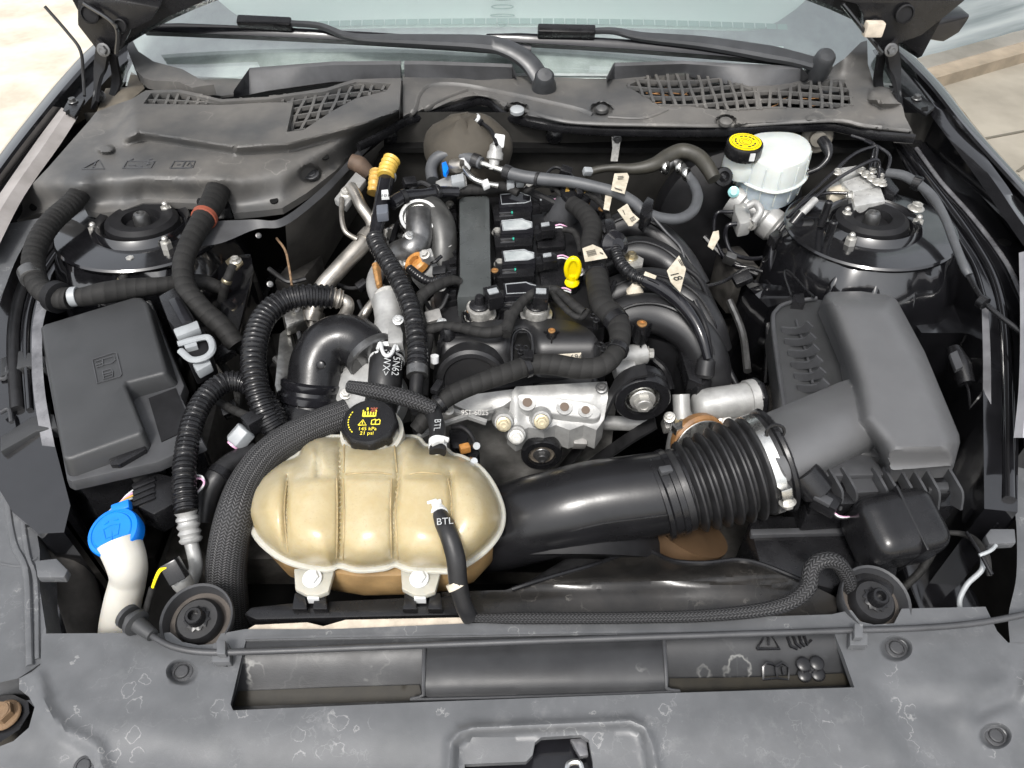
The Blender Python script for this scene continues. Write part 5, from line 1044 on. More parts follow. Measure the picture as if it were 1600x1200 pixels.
# ================================================================ ENGINE
m_cov = mat('satin valve cover', (.012, .012, .013), .38, var=.2, vs=20, bump=.15, bs=700, rvar=.06)
en = thing('engine', 'black topped engine with cast alloy front and mount bracket in the middle of the bay', 'engine', V((0.03, 1.0, .35)))
b = MB(); b.slab([(650, 330), (950, 320), (985, 480), (975, 540), (690, 560), (640, 480)], .80, .42); put('block', b, m_dark, en)
b = MB(); b.slab([(690, 310), (940, 300), (958, 480), (946, 512), (690, 512), (676, 470)], .862, .05); put('valve_cover', b, m_cov, en, bev=.006)
VL = spl2([(676, 600), (680, 560), (686, 530), (706, 510), (740, 502), (800, 499), (862, 498), (900, 504), (926, 520), (940, 545), (946, 580), (944, 600)], 4) + [(830, 606), (700, 616)]
b = MB(); b.field(VL, [], lambda x, y: .880 - .006 * sst(520, 500, y) - .046 * sst(522, 606, y) ** 1.0 - .02 * sst(930, 946, x) - .02 * sst(694, 678, x) - .016 * gau((x - 816) / 16, 1) * sst(506, 522, y), 6, .03); put('front_lobe', b, m_cov, en)
b = MB(); p = P(737, 592, .84); b.lathe(p, V((0, -1, .25)), [(.050, -.02), (.050, .006), (.046, .010), (.040, .010), (.038, .006), (0, .006)], 40); put('cam_bulge', b, m_cov, en)
b = MB(); b.tube(PP([(800, 566, .864), (800, 534, .879), (804, 520, .886), (816, 514, .888), (828, 520, .886), (832, 534, .879), (832, 566, .864)]), .0022, 8, 6); put('notch_rim', b, m_satin, en)
b = MB(); b.slab([(803, 568), (803, 530), (808, 520), (824, 520), (829, 530), (829, 568)], .868, .002); put('notch_floor', b, m_dark, en)
b = MB(); b.slab([(690, 616), (832, 600), (832, 586), (700, 600)], .838, .03); b2 = b; put('cover_flange', b2, m_black, en, bev=.003)
b = MB(); b.slab([(822, 598), (945, 588), (946, 574), (828, 584)], .838, .03); put('cover_flange', b, m_black, en, bev=.003)
b = MB(); b.slab([(717, 310), (724, 306), (758, 303), (765, 308), (768, 452), (771, 462), (713, 464), (718, 444)], .900, .045); put('cover_spine', b, mat('grey sheen plastic', (.055, .06, .06), .30, var=.15, vs=18, bump=.1, bs=300, rvar=.08), en, bev=.005)
b = MB(); b.slab([(690, 310), (714, 306), (714, 470), (690, 474)], .872, .03); put('side_rail', b, m_black, en, bev=.002)
for k in range(9): b = MB(); b.slab([(702, 318 + k * 17), (713, 317 + k * 17), (713, 326 + k * 17), (702, 327 + k * 17)], .879, .012); put('rail_rib', b, m_satin, en, bev=.001)
b = MB(); b.slab([(836, 348), (882, 344), (884, 384), (840, 388)], .872, .012); b.slab([(840, 396), (886, 392), (888, 446), (846, 452)], .872, .012); put('cover_pad', b, m_satin, en, bev=.003)
for (x, y, z, r_) in ((862, 517, .889, 8), (735, 486, .885, 8), (757, 458, .892, 9), (773, 423, .892, 8), (704, 355, .885, 9), (941, 327, .87, 9), (1003, 506, .885, 11)): boss(en, x, y, z, r_)
for (x, y, z) in ((703, 322, .876), (777, 364, .880), (781, 413, .880), (827, 294, .875), (738, 468, .87)): inst('bolt', BOLT_Z, en, P(x, y, z), Z1, .0072)
b = MB(); p = P(700, 392, .875); b.lathe(p - Z1 * .02, Z1, [(.008, 0), (.008, .01), (.006, .012), (.006, .03), (.008, .033), (.004, .036), (0, .036)], 14); put('stud', b, m_zinc, en)
b = MB(); q = P(699, 520, .885); b.lathe(q - Z1 * .04, Z1, [(.014, 0), (.012, .03), (.010, .045), (.006, .05), (0, .05)], 16)
for k in range(3): b.box(q + V((.014 * math.cos(k * 2.1), .014 * math.sin(k * 2.1), -.02)), (.02, .004, .04), X=V((math.cos(k * 2.1), math.sin(k * 2.1), 0)))
put('corner_post', b, m_satin, en)
b = MB(); b.tube(PP([(679, 566, .87), (679, 556, .88)]), .006, 12, 2); put('clip_pin', b, m_white, en)
b = MB(); b.slab([(832, 572), (836, 556), (908, 551), (908, 565), (880, 572), (880, 576), (832, 580)], .868, .001); lb_ = put('paper_label', b, m_label, en)
b = MB(); b.text('694', P(901, 558, .8694), V((1, .1, 0)), V((-.1, 1, .3)), .012); put('label_print', b, m_ink, lb_)
# solenoids
for (x, y, tilt) in ((750, 487, .12), (838, 487, -.02)):
    p = P(x, y, .878); b = MB(); b.lathe(p, V((tilt * -.3, -.1, 1)), [(.024, -.012), (.024, -.004), (.020, -.003), (.0195, .011), (.018, .013), (.0175, .013)], 30); sol = put('solenoid_can', b, m_zinc, en)
    b = MB(); b.lathe(p, V((tilt * -.3, -.1, 1)), [(.0265, -.014), (.0265, -.006), (.029, -.006), (.029, -.014)], 30); put('seal_ring', b, m_black, sol)
    b = MB(); b.lathe(p + Z1 * .012, Z1, [(.0165, 0), (.015, .003), (.008, .005), (.006, .018), (0, .018)], 20); b.box(p + V((.008 + tilt * .1, -.002, .028)), (.022, .030, .022), X=V((1, tilt * 3, .1))); put('solenoid_plug', b, m_satin, sol, bev=.002)
    b = MB(); b.box(p + V((.008 + tilt * .1, -.002, .040)), (.015, .011, .003), X=V((1, tilt * 3, .1))); put('plug_top', b, m_greyp, sol, bev=.001)  # pale grey stands in for the sky reflection on the black plug
# oil filler, dipstick
ofc = thing('oil_filler', 'black oil filler tube with a knobbed screw cap behind the engine top', 'oil filler', P(880, 345, .84))
a_ = P(872, 350, .85); c_ = P(899, 306, .908); b = MB(); b.lathe(a_, c_ - a_, [(.030, -.01), (.028, .01), (.0265, .05), (.027, (c_ - a_).length)], 28); put('filler_tube', b, m_plas, ofc)
b = MB(); ax = (V((.10, -.16, 1))).normalized(); b.lathe(c_ - ax * .018, ax, [(.0265, -.008), (.0275, 0), (.0275, .026), (.026, .029), (0, .030)], 36); oc = put('screw_cap', b, m_satin, ofc)
b = MB(); b.box(c_ + ax * .018, (.011, .044, .012), X=V((1, .15, 0)), Z=ax); put('cap_grip', b, m_satin, oc, bev=.003)
b = MB(); x_, y_, z_ = basis(ax, V((1, 0, 0))); q = c_ + ax * .0125
for s_, o_ in ((-1, .0), (1, .0)):
    for k in range(3): b.box(q + x_ * s_ * .016 + y_ * (-.004 + k * .004), (.007 - k * .0015, .0018, .0008), X=x_ + y_ * .3, Z=ax)
put('cap_symbol', b, m_amber, oc)
dp = thing('dipstick', 'bright yellow dipstick handle loop', 'dipstick', P(894, 445, .87)); b = MB()
p0, p1 = P(896, 404, .935), P(894, 436, .890); u_ = (p0 - p1); L = u_.length; u_.normalize(); sx = V((1, 0, 0))
ptsd = [p1 + u_ * L * .5 + sx * (.0095 * math.cos(a)) + u_ * (L * .5 * math.sin(a)) for a in [k * math.pi / 12 - math.pi / 2 for k in range(25)]]
b.tube(ptsd, .0042, 10, 1, flat=1.0); b.lathe(p1 - u_ * .010, u_, [(.0105, 0), (.0115, .003), (.0095, .007), (.006, .010), (.005, .02)], 18); put('handle', b, m_yel, dp)
b = MB(); _el = [p1 + u_ * L * .5 + sx * (.008 * math.cos(k * math.pi / 12)) + u_ * (L * .46 * math.sin(k * math.pi / 12)) for k in range(24)]; _nn = sx.cross(u_); b.loft([[q - _nn * .0016 for q in _el], [q + _nn * .0016 for q in _el]]); put('grip_web', b, m_yel, dp)
b = MB(); b.lathe(p1 - u_ * .05, u_, [(.009, 0), (.009, .04), (.007, .042), (0, .042)], 14); put('guide_tube', b, m_satin, dp)
# ignition coils
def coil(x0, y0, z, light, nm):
    t = thing('ignition_coil', 'ignition coil with green dot, ' + nm, 'ignition coil', P(x0 + 30, y0 + 20, z - .03), 'ignition coils')
    q = lambda pts, dz, h, g=0: MB().slab([(x0 + x, y0 + y) for x, y in pts], z + dz, h, g)
    put('coil_body', q([(0, 18), (58, 16), (62, 20), (62, 42), (4, 45)], 0, .03), m_satin, t, bev=.002)
    put('coil_step', q([(10, 2), (54, 0), (60, 6), (64, 10), (64, 22), (12, 24)], .010, .03), m_gloss, t, bev=.002)
    rim = MB().tube([P(x0 + x, y0 + y, z + .0115) for x, y in [(14, 4), (46, 1), (52, 4), (61, 6), (61, 14), (52, 17), (16, 19), (14, 4)]], .0009, 6, 1); put('plate_rim', rim, m_greyp, t)
    put('top_plate', q([(15, 5), (46, 2), (52, 5), (60, 7), (60, 13), (52, 16), (17, 18)], .0112, .001), mat('sky sheen plate', (.26, .285, .29), .10, col2=(.42, .44, .44), vs=60) if light else m_gloss, t)  # pale colour paints sky reflected in a gloss black plate
    for k in range(3): put('slot_rib', q([(12, 27 + k * 5), (34, 25.5 + k * 5), (34, 27 + k * 5), (12, 28.5 + k * 5)], .001, .002), m_plas, t)
    put('green_dot', q([(31, 30), (33.2, 30), (33.2, 32.5), (31, 32.5)], .0025, .002), m_mint, t)
    put('plug_neck', q([(64, 12), (78, 10), (80, 22), (64, 24)], .006, .016), m_satin, t, bev=.002)
    put('plug', q([(72, 6), (92, 4), (98, 10), (98, 18), (76, 20)], .012, .016), m_satin, t, bev=.002)
    put('plug_top', q([(75, 7), (88, 5), (89, 10), (76, 12)], .014, .003), m_greyp, t, bev=.001)  # pale grey top paints the reflection on the glossy black plug
    for k, m_ in enumerate((m_pink, m_white)): hose('wire', None, None, [(x0 + 96, y0 + 12 + 3 * k, z + .01), (x0 + 106, y0 + 10 + 4 * k, z + .012), (x0 + 116, y0 + 14 + 3 * k, z + .008)], 1.3, m_, t, seg=6)
coil(768, 300, .882, False, 'rearmost of the row, mostly shaded'); coil(770, 341, .884, True, 'with sky sheen coloured into its plate, next to the oil filler'); coil(773, 389, .886, True, 'with sky sheen coloured into its plate, left of the yellow dipstick'); coil(776, 440, .880, False, 'frontmost, behind the two silver solenoids')
# cast front
b = MB(); b.field([(640, 640), (690, 620), (800, 606), (948, 598), (962, 640), (956, 690), (930, 735), (880, 775), (800, 790), (740, 760), (690, 690)], [], lambda x, y: PY(x, y, .768).z + .010 * gau(pold([(690, 660), (760, 640), (820, 660), (900, 670)], x, y, False), 16) + .002 * noise.noise(V((x * .03, y * .03, 0))), 8, .05); put('timing_cover', b, m_aludk, en)
b = MB(); b.field([(696, 622), (802, 608), (804, 622), (786, 634), (764, 642), (735, 643), (712, 634)], [], lambda x, y: .838 - .012 * sst(612, 643, y), 6, .02); put('cover_cheek', b, m_alu, en)
mb_ = [(800, 612), (806, 604), (948, 596), (950, 620), (944, 655), (932, 672), (912, 664), (890, 672), (868, 664), (850, 672), (826, 668), (806, 676), (792, 664), (796, 640)]
b = MB(); b.field(mb_, [], lambda x, y: .845 - .034 * sst(604, 672, y) + .004 * gau(x - 806, 8) + .0012 * noise.noise(V((x * .06, y * .06, 2))), 6, .04); put('mount_bracket', b, m_alu, en)
fp = [(x, y, -(y - 616) * .0006) for x, y in spl2([(806, 624), (812, 616), (830, 616), (870, 622), (920, 630), (936, 638), (938, 648), (928, 655), (906, 652), (860, 646), (830, 642), (812, 636), (806, 624)], 3)[:-1]]
b = MB(); b.slab(fp, .846, .02); fl_ = put('mount_flange', b, m_alu, en, bev=.0018)
for (x, y, r_) in ((824, 629, 8), (882, 636, 7.5), (915, 641, 7)):
    p = P(x, y, .8462 - (y - 616) * .0006); fz = V((0, -.45, 1)); b = MB(); b.lathe(p, fz, [(0, .0004), (r_ * mpp(p), .0004), (r_ * 1.5 * mpp(p), .0012), (r_ * 1.7 * mpp(p), .0012), (r_ * 1.75 * mpp(p), -.001)], 22); put('hole_land', b, m_alu, fl_)
    b = MB(); b.lathe(p + fz * .0012, fz, [(0, .0004), (r_ * .95 * mpp(p), .0004), (r_ * .95 * mpp(p), -.001)], 18); put('bolt_hole', b, mat('hole brown', (.10, .07, .05), .6), fl_)
for (x, y, z) in ((787, 661, .825), (846, 657, .835), (807, 681, .81), ):
    p = P(x, y, z); b = MB(); b.lathe(p - V((0, -.02, .015)), V((0, -.8, .6)), [(.017, 0), (.013, .02), (.0125, .022)], 20); put('bolt_boss', b, m_alu, en); inst('bolt', BOLT_Y if x != 807 else BOLT_Z, en, p + V((0, -.004, .002)), V((0, -.8, .6)), .0078)
b = MB(); b.ribbon(PP([(690, 636, .838), (760, 660, .83)]), .006, .006); b.ribbon(PP([(640, 690, .83), (700, 660, .832), (770, 640, .836)]), .005, .006); put('web_rib', b, m_alu, en)
b = MB(); b.text('9S1-6025', P(742, 645, .8415), V((1, .0, 0)), V((0, 1, .8)), .010); put('cast_number', b, m_aludk, en)
for k, (x0, y0, x1, y1) in enumerate(((955, 560, 1008, 552), (960, 580, 990, 576))):
    b = MB(); b.tube(PP([(x0, y0, .835), (x1, y1, .835)]), .016 - .003 * k, 16, 2); put('alloy_spacer', b, m_alu, en)
inst('bolt', BOLT_Z, en, P(1012, 553, .837), V((1, -.1, .1)), .0085)
b = MB(); b.slab([(988, 556), (1004, 552), (1006, 582), (990, 584)], .828, .03); put('bracket_leg', b, m_alu, en, bev=.002)
b = MB(); b.tube(PP([(930, 660, .77), (985, 662, .765), (1012, 664, .765)]), .011, 12); put('alloy_strut', b, m_alu, en)
inst('bolt', BOLT_Z, en, P(1014, 664, .765), V((1, -.2, .2)), .008)
# pulleys and belt
def pulley(label, x, y, z, rp, face):
    p = P(x, y, z); r_ = rp * mpp(p); t = thing('idler_pulley', label, 'pulley', p, 'idler pulleys'); ax = V((.03, -1, .06)).normalized()
    b = MB(); b.lathe(p, ax, [(r_ * .6, -.022), (r_, -.022), (r_ * 1.01, -.012), (r_ * .985, -.010), (r_ * .985, -.008), (r_ * 1.01, -.006), (r_ * 1.0, .006), (r_ * .95, .009), (r_ * .66, .009), (r_ * .64, .003)], 48); put('rim', b, m_satin, t)
    b = MB(); b.lathe(p, ax, [(r_ * .65, .004), (r_ * .60, .005), (r_ * .52, .001), (r_ * .40, .001), (r_ * .34, .005), (r_ * .2, .006), (0, .006)], 40); put('dust_plate', b, face, t)
    return t, p, ax
t, p, ax = pulley('ribbed black idler pulley with a bright dished washer right of the mount bracket', 1003, 620, .850, 44, m_steel); inst('bolt', BOLT_Z, t, p + ax * .006, ax, .013)
t, p, ax = pulley('smaller dark tensioner pulley with a tarnished plate below the mount bracket', 846, 706, .765, 32, mat('tarnished plate', (.33, .29, .24), .4, metal=.7, var=.3, vs=60)); inst('bolt', BOLT_D, t, p + ax * .005, ax, .009)
bt = thing('drive_belt', 'black ribbed drive belt running from the idler pulley down to the left', 'belt', P(930, 690, .70)); b = MB()
cA = P(1003, 620, .850); rA = 44 * mpp(cA)
def belt(pts):
    sp = spline(pts, 8); rg = []
    for i, q in enumerate(sp):
        tg = (sp[min(i + 1, len(sp) - 1)] - sp[max(i - 1, 0)]); tg.y = 0; tg.normalize(); nn = V((tg.z, 0, -tg.x)); w2 = V((0, .011, 0))
        rg.append([q + w2 + nn * .002, q - w2 + nn * .002, q - w2 - nn * .002, q + w2 - nn * .002])
    b.loft(rg)
yb = cA.y + .005
def bp(x, y): q = PY(x, y, yb); return q
belt([bp(872, 742), bp(905, 700), bp(940, 650), bp(962, 606), bp(985, 585), bp(1010, 578)]); belt([bp(880, 760), bp(930, 722), bp(985, 684), bp(1024, 660)]); put('belt', b, m_rub, bt)
# intake manifold
im = thing('intake_manifold', 'satin black intake manifold with curved ribbed runners right of the engine', 'intake manifold', P(1040, 470, .75))
RUN = (([(945, 512, .855), (985, 492, .868), (1030, 492, .868), (1075, 516, .855), (1104, 556, .83), (1114, 600, .79)], 32), ([(950, 462, .855), (1000, 444, .868), (1040, 448, .866), (1080, 470, .855), (1106, 508, .835), (1118, 550, .80)], 28), ([(940, 412, .855), (985, 392, .87), (1020, 396, .868), (1052, 416, .855), (1080, 450, .84), (1100, 490, .81)], 25), ([(935, 370, .855), (975, 352, .868), (1010, 358, .865), (1040, 378, .852), (1066, 408, .83), (1090, 450, .80)], 21))
for pts, r_ in RUN:
    b = MB(); pp = PP(pts); b.tube(pp, r_ * mpp(pp[1]), 22, 8, flat=.85); put('runner', b, m_cov, im)
    b = MB(); b.tube([q + V((0, -.35, .9)).normalized() * r_ * mpp(pp[1]) * .95 for q in pp], .0022, 6, 8); put('runner_seam', b, m_satin, im)
for k in range(7):
    b = MB(); x, y = 1068 + k * 6, 486 + k * 10; b.ribbon(PP([(x, y, .868 - k * .004), (x + 16, y + 8, .86 - k * .004)]), .003, .010, n=2); put('stiffening_rib', b, m_satin, im)
b = MB(); b.slab([(935, 340), (990, 335), (1020, 390), (1080, 470), (1115, 590), (1090, 610), (1060, 540), (980, 520), (940, 510)], .83, .20); put('plenum', b, m_black, im, bev=.01)
b = MB(); b.slab([(975, 404), (992, 396), (1006, 404), (1004, 414), (982, 418)], .893, .008); put('flange_tab', b, m_zinc, im, bev=.001); inst('bolt', BOLT_Y, im, P(986, 402, .8935), Z1, .008)
b = MB(); b.slab([(1062, 545), (1078, 540), (1100, 580), (1096, 600), (1076, 592)], .835, .03); put('runner_bracket', b, m_satin, im, bev=.002)
# throttle body
tb = thing('throttle_body', 'silver cast throttle body with a motor barrel and dark end cover', 'throttle body', P(1120, 650, .74))
b = MB(); a_ = P(1096, 634, .80); c_ = P(1166, 624, .80); b.lathe(a_, c_ - a_, [(.014, -.012), (.020, -.008), (.0245, .0), (.0245, (c_ - a_).length), (.028, (c_ - a_).length), (.029, (c_ - a_).length + .012)], 30); put('motor_barrel', b, m_alu, tb)
b = MB(); b.lathe(c_, c_ - a_, [(.030, .011), (.031, .014), (.030, .020), (.024, .024), (0, .024)], 8); put('end_cover', b, m_satin, tb, bev=.002)
b = MB(); b.tube(PP([(1064, 616, .815), (1066, 655, .79)]), .0125, 16, 2); put('bolt_column', b, m_alu, tb); inst('bolt', BOLT_Y, tb, P(1066, 660, .79), V((0, -.8, .5)), .0085)
b = MB(); b.slab([(1052, 640), (1074, 622), (1100, 622), (1172, 640), (1188, 660), (1170, 690), (1060, 690), (1046, 670)], .785, .05); put('flange', b, m_alu, tb, bev=.006)
for k in range(4): b = MB(); b.slab([(1104 + k * 12, 646), (1110 + k * 12, 645), (1110 + k * 12, 651), (1104 + k * 12, 652)], .792, .006); put('cast_mark', b, m_alu, tb)
inst('bolt', BOLT_Z, tb, P(1133, 660, .788), V((0, -.6, .7)), .008)
b = MB(); ax = V((.25, -.75, .35)); b.lathe(P(1092, 690, .775), ax, [(.040, -.010), (.042, -.006), (.042, .004), (.038, .008), (.030, .008)], 36); put('orange_gasket', b, mat('brown orange gasket', (.22, .11, .04), .5, var=.3, vs=40), tb)
b = MB(); b.lathe(P(1094, 700, .768), ax, [(.043, -.006), (.0445, -.005), (.0445, .006), (.043, .007)], 36); b.box(P(1064, 668, .80), (.024, .012, .012), X=V((1, .5, .5))); put('worm_clamp', b, m_steel, tb)
# wiring on the engine
lm = thing('main_loom', 'fat cloth taped wiring loom curling round the front of the engine cover', 'wiring loom', P(900, 520, .86))
LM = [(893, 318, .915), (915, 335, .915), (926, 358, .912), (922, 384, .91), (930, 410, .908), (934, 445, .905), (942, 478, .905), (962, 498, .905), (969, 525, .902), (962, 552, .898), (940, 572, .893), (905, 576, .890), (868, 570, .890), (832, 570, .890), (795, 582, .888), (750, 598, .884), (708, 616, .878), (676, 640, .868), (650, 672, .85)]
hose('loom', None, None, LM, [13, 15, 16, 15, 17, 18, 19, 19, 17, 15, 16, 17, 17, 16, 16, 15, 15, 14, 12], m_tape, lm, seg=18)
for a_, c_, r_ in (((826, 571, .8903), (818, 574, .8900), 18), ((690, 628, .8725), (684, 633, .8705), 16.5), ((959, 497, .9052), (966, 505, .9045), 20), ((966, 543, .8995), (963, 550, .8985), 18), ((931, 424, .907), (932, 430, .9065), 18)): ring(lm, 'cable_tie', [a_, c_], 0, r_, .01, m_satin)
b = MB(); b.box(P(826, 557, .905), (.012, .016, .010)); b.box(P(683, 605, .895), (.010, .020, .008), X=V((1, -.4, 0))); put('tie_head', b, m_satin, lm, bev=.001)
for (x, y, z) in ((932, 496, .90), (944, 541, .895), (815, 545, .895), (697, 428, .90), (907, 425, .89)): xmas(en, x, y, z)
hose('branch', None, None, [(658, 520, .885), (690, 510, .892), (720, 512, .896), (760, 520, .900), (790, 512, .90), (800, 492, .902), (818, 470, .905), (840, 456, .91), (866, 452, .91), (880, 462, .908), (900, 480, .905), (912, 488, .903)], [8, 8, 8, 9, 10, 9, 8, 8, 7, 7, 8, 7], m_tape, lm)
hose('branch', None, None, [(790, 522, .90), (795, 508, .90), (796, 490, .903)], 9, m_tape, lm)
hose('branch', None, None, [(862, 455, .908), (872, 470, .905), (892, 490, .90), (908, 496, .898), (918, 485, .90)], 5, m_tape, lm)
hose('branch', None, None, [(880, 358, .905), (896, 362, .905), (904, 376, .90), (908, 396, .895)], 5, m_tape, lm)
hose('branch', None, None, [(720, 440, .90), (705, 438, .905), (680, 448, .905), (660, 462, .90), (652, 480, .895), (658, 510, .885), (668, 524, .88), (665, 560, .86), (662, 620, .84)], [6, 8, 9, 10, 9, 10, 10, 8, 7], m_tape, lm)
def tag(label, pts, z, lines, wpx=None, name='paper_tag'):
    t = thing(name, label, 'tag', P(pts[0][0], pts[0][1], z - .01)); b = MB(); q = [P(x, y, z + (p_[0] if p_ else 0)) for x, y, *p_ in pts]
    b.prism(q, [v - V((0, .0004, .0012)) for v in q]); put('paper', b, m_label, t)
    for ln in lines: put('print', mark([ln], lambda x, y: z + .0006, .9, .0004), m_ink, t); put('print', mark([[(x_ + .6, y_ + 1.6) for x_, y_ in ln]], lambda x, y: z + .0006, .7, .0004), m_ink, t)
    return t
tag('cream barcode tag wrapped round the loom above the dipstick', [(910, 388), (926, 382), (940, 388), (949, 402), (914, 408)], .935, [[(916, 393), (930, 390)], [(917, 396), (931, 393)], [(918, 399), (932, 396)], [(937, 394), (942, 396)]])
tag('cream paper tag hanging on the grey heater hose', [(960, 271), (980, 270), (983, 276), (976, 302), (955, 296)], .945, [[(965, 276), (974, 275)], [(965, 279), (974, 278)], [(960, 293), (972, 297)]])
tag('pale blank tag strip below the heater hose', [(947, 297), (958, 298), (952, 328), (943, 326)], .925, [])
tag('cream paper tag beside the black clip of the heater hose', [(965, 328), (980, 318), (988, 332), (999, 342), (988, 352), (982, 352)], .935, [[(984, 342), (991, 338)], [(986, 345), (993, 341)], [(973, 328), (976, 334)]])
t_ = tag('white tag marked with an 18 standing among the harness right of the engine', [(1042, 423), (1061, 399), (1072, 420), (1063, 456), (1048, 440)], .93, [[(1060, 406), (1065, 414)], [(1062, 405), (1067, 414)], [(1064, 404), (1069, 414)], [(1066, 405), (1070, 412)]])
b = MB(); b.text('18', P(1056, 432, .9312), V((.35, -.9, 0)), V((.9, .4, 0)), .020); put('print', b, m_ink, t_)
tag('small cream tag on the brake pipe beside the master cylinder', [(1114, 362), (1123, 360), (1124, 372), (1114, 390), (1106, 384)], .86, [])
tag('blank white sticker on the harness by the intake runner', [(1008, 424), (1014, 426), (1026, 431), (1024, 435), (1006, 429)], .935, [])
# heater hose
HH = [(676, 282, .92), (674, 262, .93), (684, 246, .94), (706, 241, .945), (735, 248, .945), (752, 255, .943)]
hh = thing('heater_hose', 'long grey heater hose with a bright metal joint snaking behind the engine', 'hose', P(860, 280, .9))
hose('hose', None, None, HH, 9.5, m_rubg, hh); hose('metal_joint', None, None, [(750, 254, .943), (770, 261, .942), (796, 270, .94)], 5.5, m_steel, hh)
hose('hose', None, None, [(794, 270, .94), (818, 276, .938), (850, 280, .936), (890, 284, .934), (930, 292, .932), (965, 302, .93), (990, 316, .926), (1006, 330, .92), (1030, 340, .91), (1060, 342, .905), (1082, 330, .905), (1090, 308, .905), (1084, 288, .905), (1074, 274, .908)], [10, 10, 10, 9.5, 9, 9, 9, 9, 8.5, 8.5, 8.5, 8.5, 8, 7.5], m_rubg, hh)
for a_, c_ in (((838, 279, .937), (842, 280, .937)), ((788, 267, .941), (798, 271, .940)), ((748, 253, .943), (738, 249, .945))): ring(hh, 'hose_cuff', [a_, c_], 0, 11, .01, m_rub)
b = MB(); b.slab([(1004, 318), (1012, 306), (1022, 312), (1020, 326), (1008, 340), (1000, 332)], .935, .03); put('clip', b, m_satin, hh, bev=.002)
b = MB(); b.tube(PP([(1074, 276, .908), (1066, 262, .912), (1054, 254, .915), (1044, 258, .912), (1034, 270, .90)]), .0085, 14, 8); put('elbow_fitting', b, m_gun, hh)
for q in ((1072, 272), (1062, 262), (1040, 262)): b = MB(); p = P(q[0], q[1], .913); b.lathe(p - V((.003, 0, 0)), V((1, -.6, .3)), [(.011, 0), (.012, .002), (.012, .006), (.011, .008)], 16); put('fitting_band', b, m_steel, hh)
hose('vacuum_hose', 'thick brownish black rubber hose against the firewall right of the clamp strap', 'hose', [(915, 274, .90), (930, 266, .905), (960, 262, .91), (990, 264, .912), (1020, 258, .918), (1044, 244, .925), (1066, 236, .93), (1090, 244, .928), (1106, 262, .92), (1116, 280, .91)], [5, 6, 6, 9, 11, 12, 12, 12, 12, 11], mat('brownish rubber', (.030, .028, .022), .5, var=.3, vs=30))
b = MB(); ax = V((.1, -1, .5)); b.lathe(P(1130, 276, .905), ax, [(.016, -.01), (.017, 0), (.016, .005), (.010, .006), (.008, .002), (.003, .006), (0, .006)], 24); put('one_way_valve', b, m_satin, label='round black one way valve at the end of the vacuum hose', cat='valve')
t = thing('clamp_strap', 'flat metal strap with a black screw hanging on the firewall', 'strap', P(962, 235, .9)); b = MB(); q = [PY(956, 214, 1.375), PY(970, 214, 1.375), PY(968, 232, 1.365), PY(965, 252, 1.36), PY(954, 252, 1.36), PY(957, 232, 1.365)]; b.prism(q, [v + V((0, .003, 0)) for v in q]); put('strap', b, m_zinc, t); inst('screw', BOLT_D, t, PY(964, 218, 1.374), V((0, -1, .2)), .007)
# brown felt bulge, sensors behind the engine
b = MB(); c = PY(732, 242, 1.27); rg = []
for i in range(1, 15):
    th_ = math.pi * i / 15; rg.append([c + V((.082 * math.sin(th_) * math.cos(a) + .012 * noise.noise(V((3 * math.cos(a), i * .3, 1))), .07 * math.sin(th_) * math.sin(a), .074 * math.cos(th_) * (1 + .12 * noise.noise(V((2 * math.cos(a), 2 * math.sin(a), i * .25)))))) for a in [k * math.pi / 14 for k in range(28)]])
b.loft(rg); put('heat_shield_pad', b, m_brownfelt, label='brown moulded felt pad bulging behind the engine', cat='heat shield')
t = thing('oxygen_sensor', 'white capped sensor with an alloy body in front of the brown felt pad', 'sensor', P(774, 250, .93))
b = MB(); a_ = P(772, 256, .945); c_ = P(776, 222, .975); b.lathe(a_, c_ - a_, [(.009, -.01), (.009, .006), (.014, .008), (.014, .018), (.011, .022), (.011, .030), (.007, .034)], 14); put('body', b, m_alu, t)
b = MB(); b.box(c_ + V((.004, 0, .002)), (.018, .014, .022), X=V((1, .2, 0)), Z=c_ - a_); put('cap', b, m_white, t, bev=.003)
hose('lead', None, None, [(776, 226, .98), (768, 205, .985), (750, 190, .985)], 3, m_black, t); b = MB(); b.box(P(747, 192, .985), (.016, .012, .012), X=V((1, -.6, .3))); put('plug', b, m_black, t, bev=.002)
hose('white_lead', None, None, [(744, 190, .99), (748, 184, .992), (746, 180, .99)], 3, m_white, t)
t = thing('fuel_pipe_joint', 'alloy fuel pipe fitting with a blue clip at the back of the engine', 'fitting', P(700, 280, .9))
b = MB(); b.slab([(680, 283), (700, 274), (728, 272), (730, 286), (705, 292), (686, 297)], .925, .02); put('bracket', b, m_alu, t, bev=.003)
b = MB(); b.slab([(704, 274), (724, 270), (726, 282), (706, 286)], .935, .012); put('grey_clip', b, m_greyp, t, bev=.002)
b = MB(); b.slab([(690, 254), (697, 251), (701, 262), (697, 270), (692, 268)], .945, .01); put('blue_clip', b, m_blue, t, bev=.002)
b = MB(); b.lathe(P(707, 260, .935), V((.8, -.4, .3)), [(.012, 0), (.013, .01), (.010, .022), (0, .022)], 14); put('pipe_nut', b, m_pipe, t)
b = MB(); b.lathe(P(722, 259, .935), V((.5, -.8, .5)), [(.010, 0), (.013, .002), (.013, .008), (.006, .010)], 18); put('white_nut', b, m_white, t)
hose('metal_pipe', None, None, [(725, 262, .94), (738, 278, .935), (756, 286, .93), (778, 290, .925)], 4.5, m_steel, t)
b = MB(); b.slab([(752, 282), (762, 278), (766, 288), (756, 292)], .936, .008); put('white_clip', b, m_white, t, bev=.002)
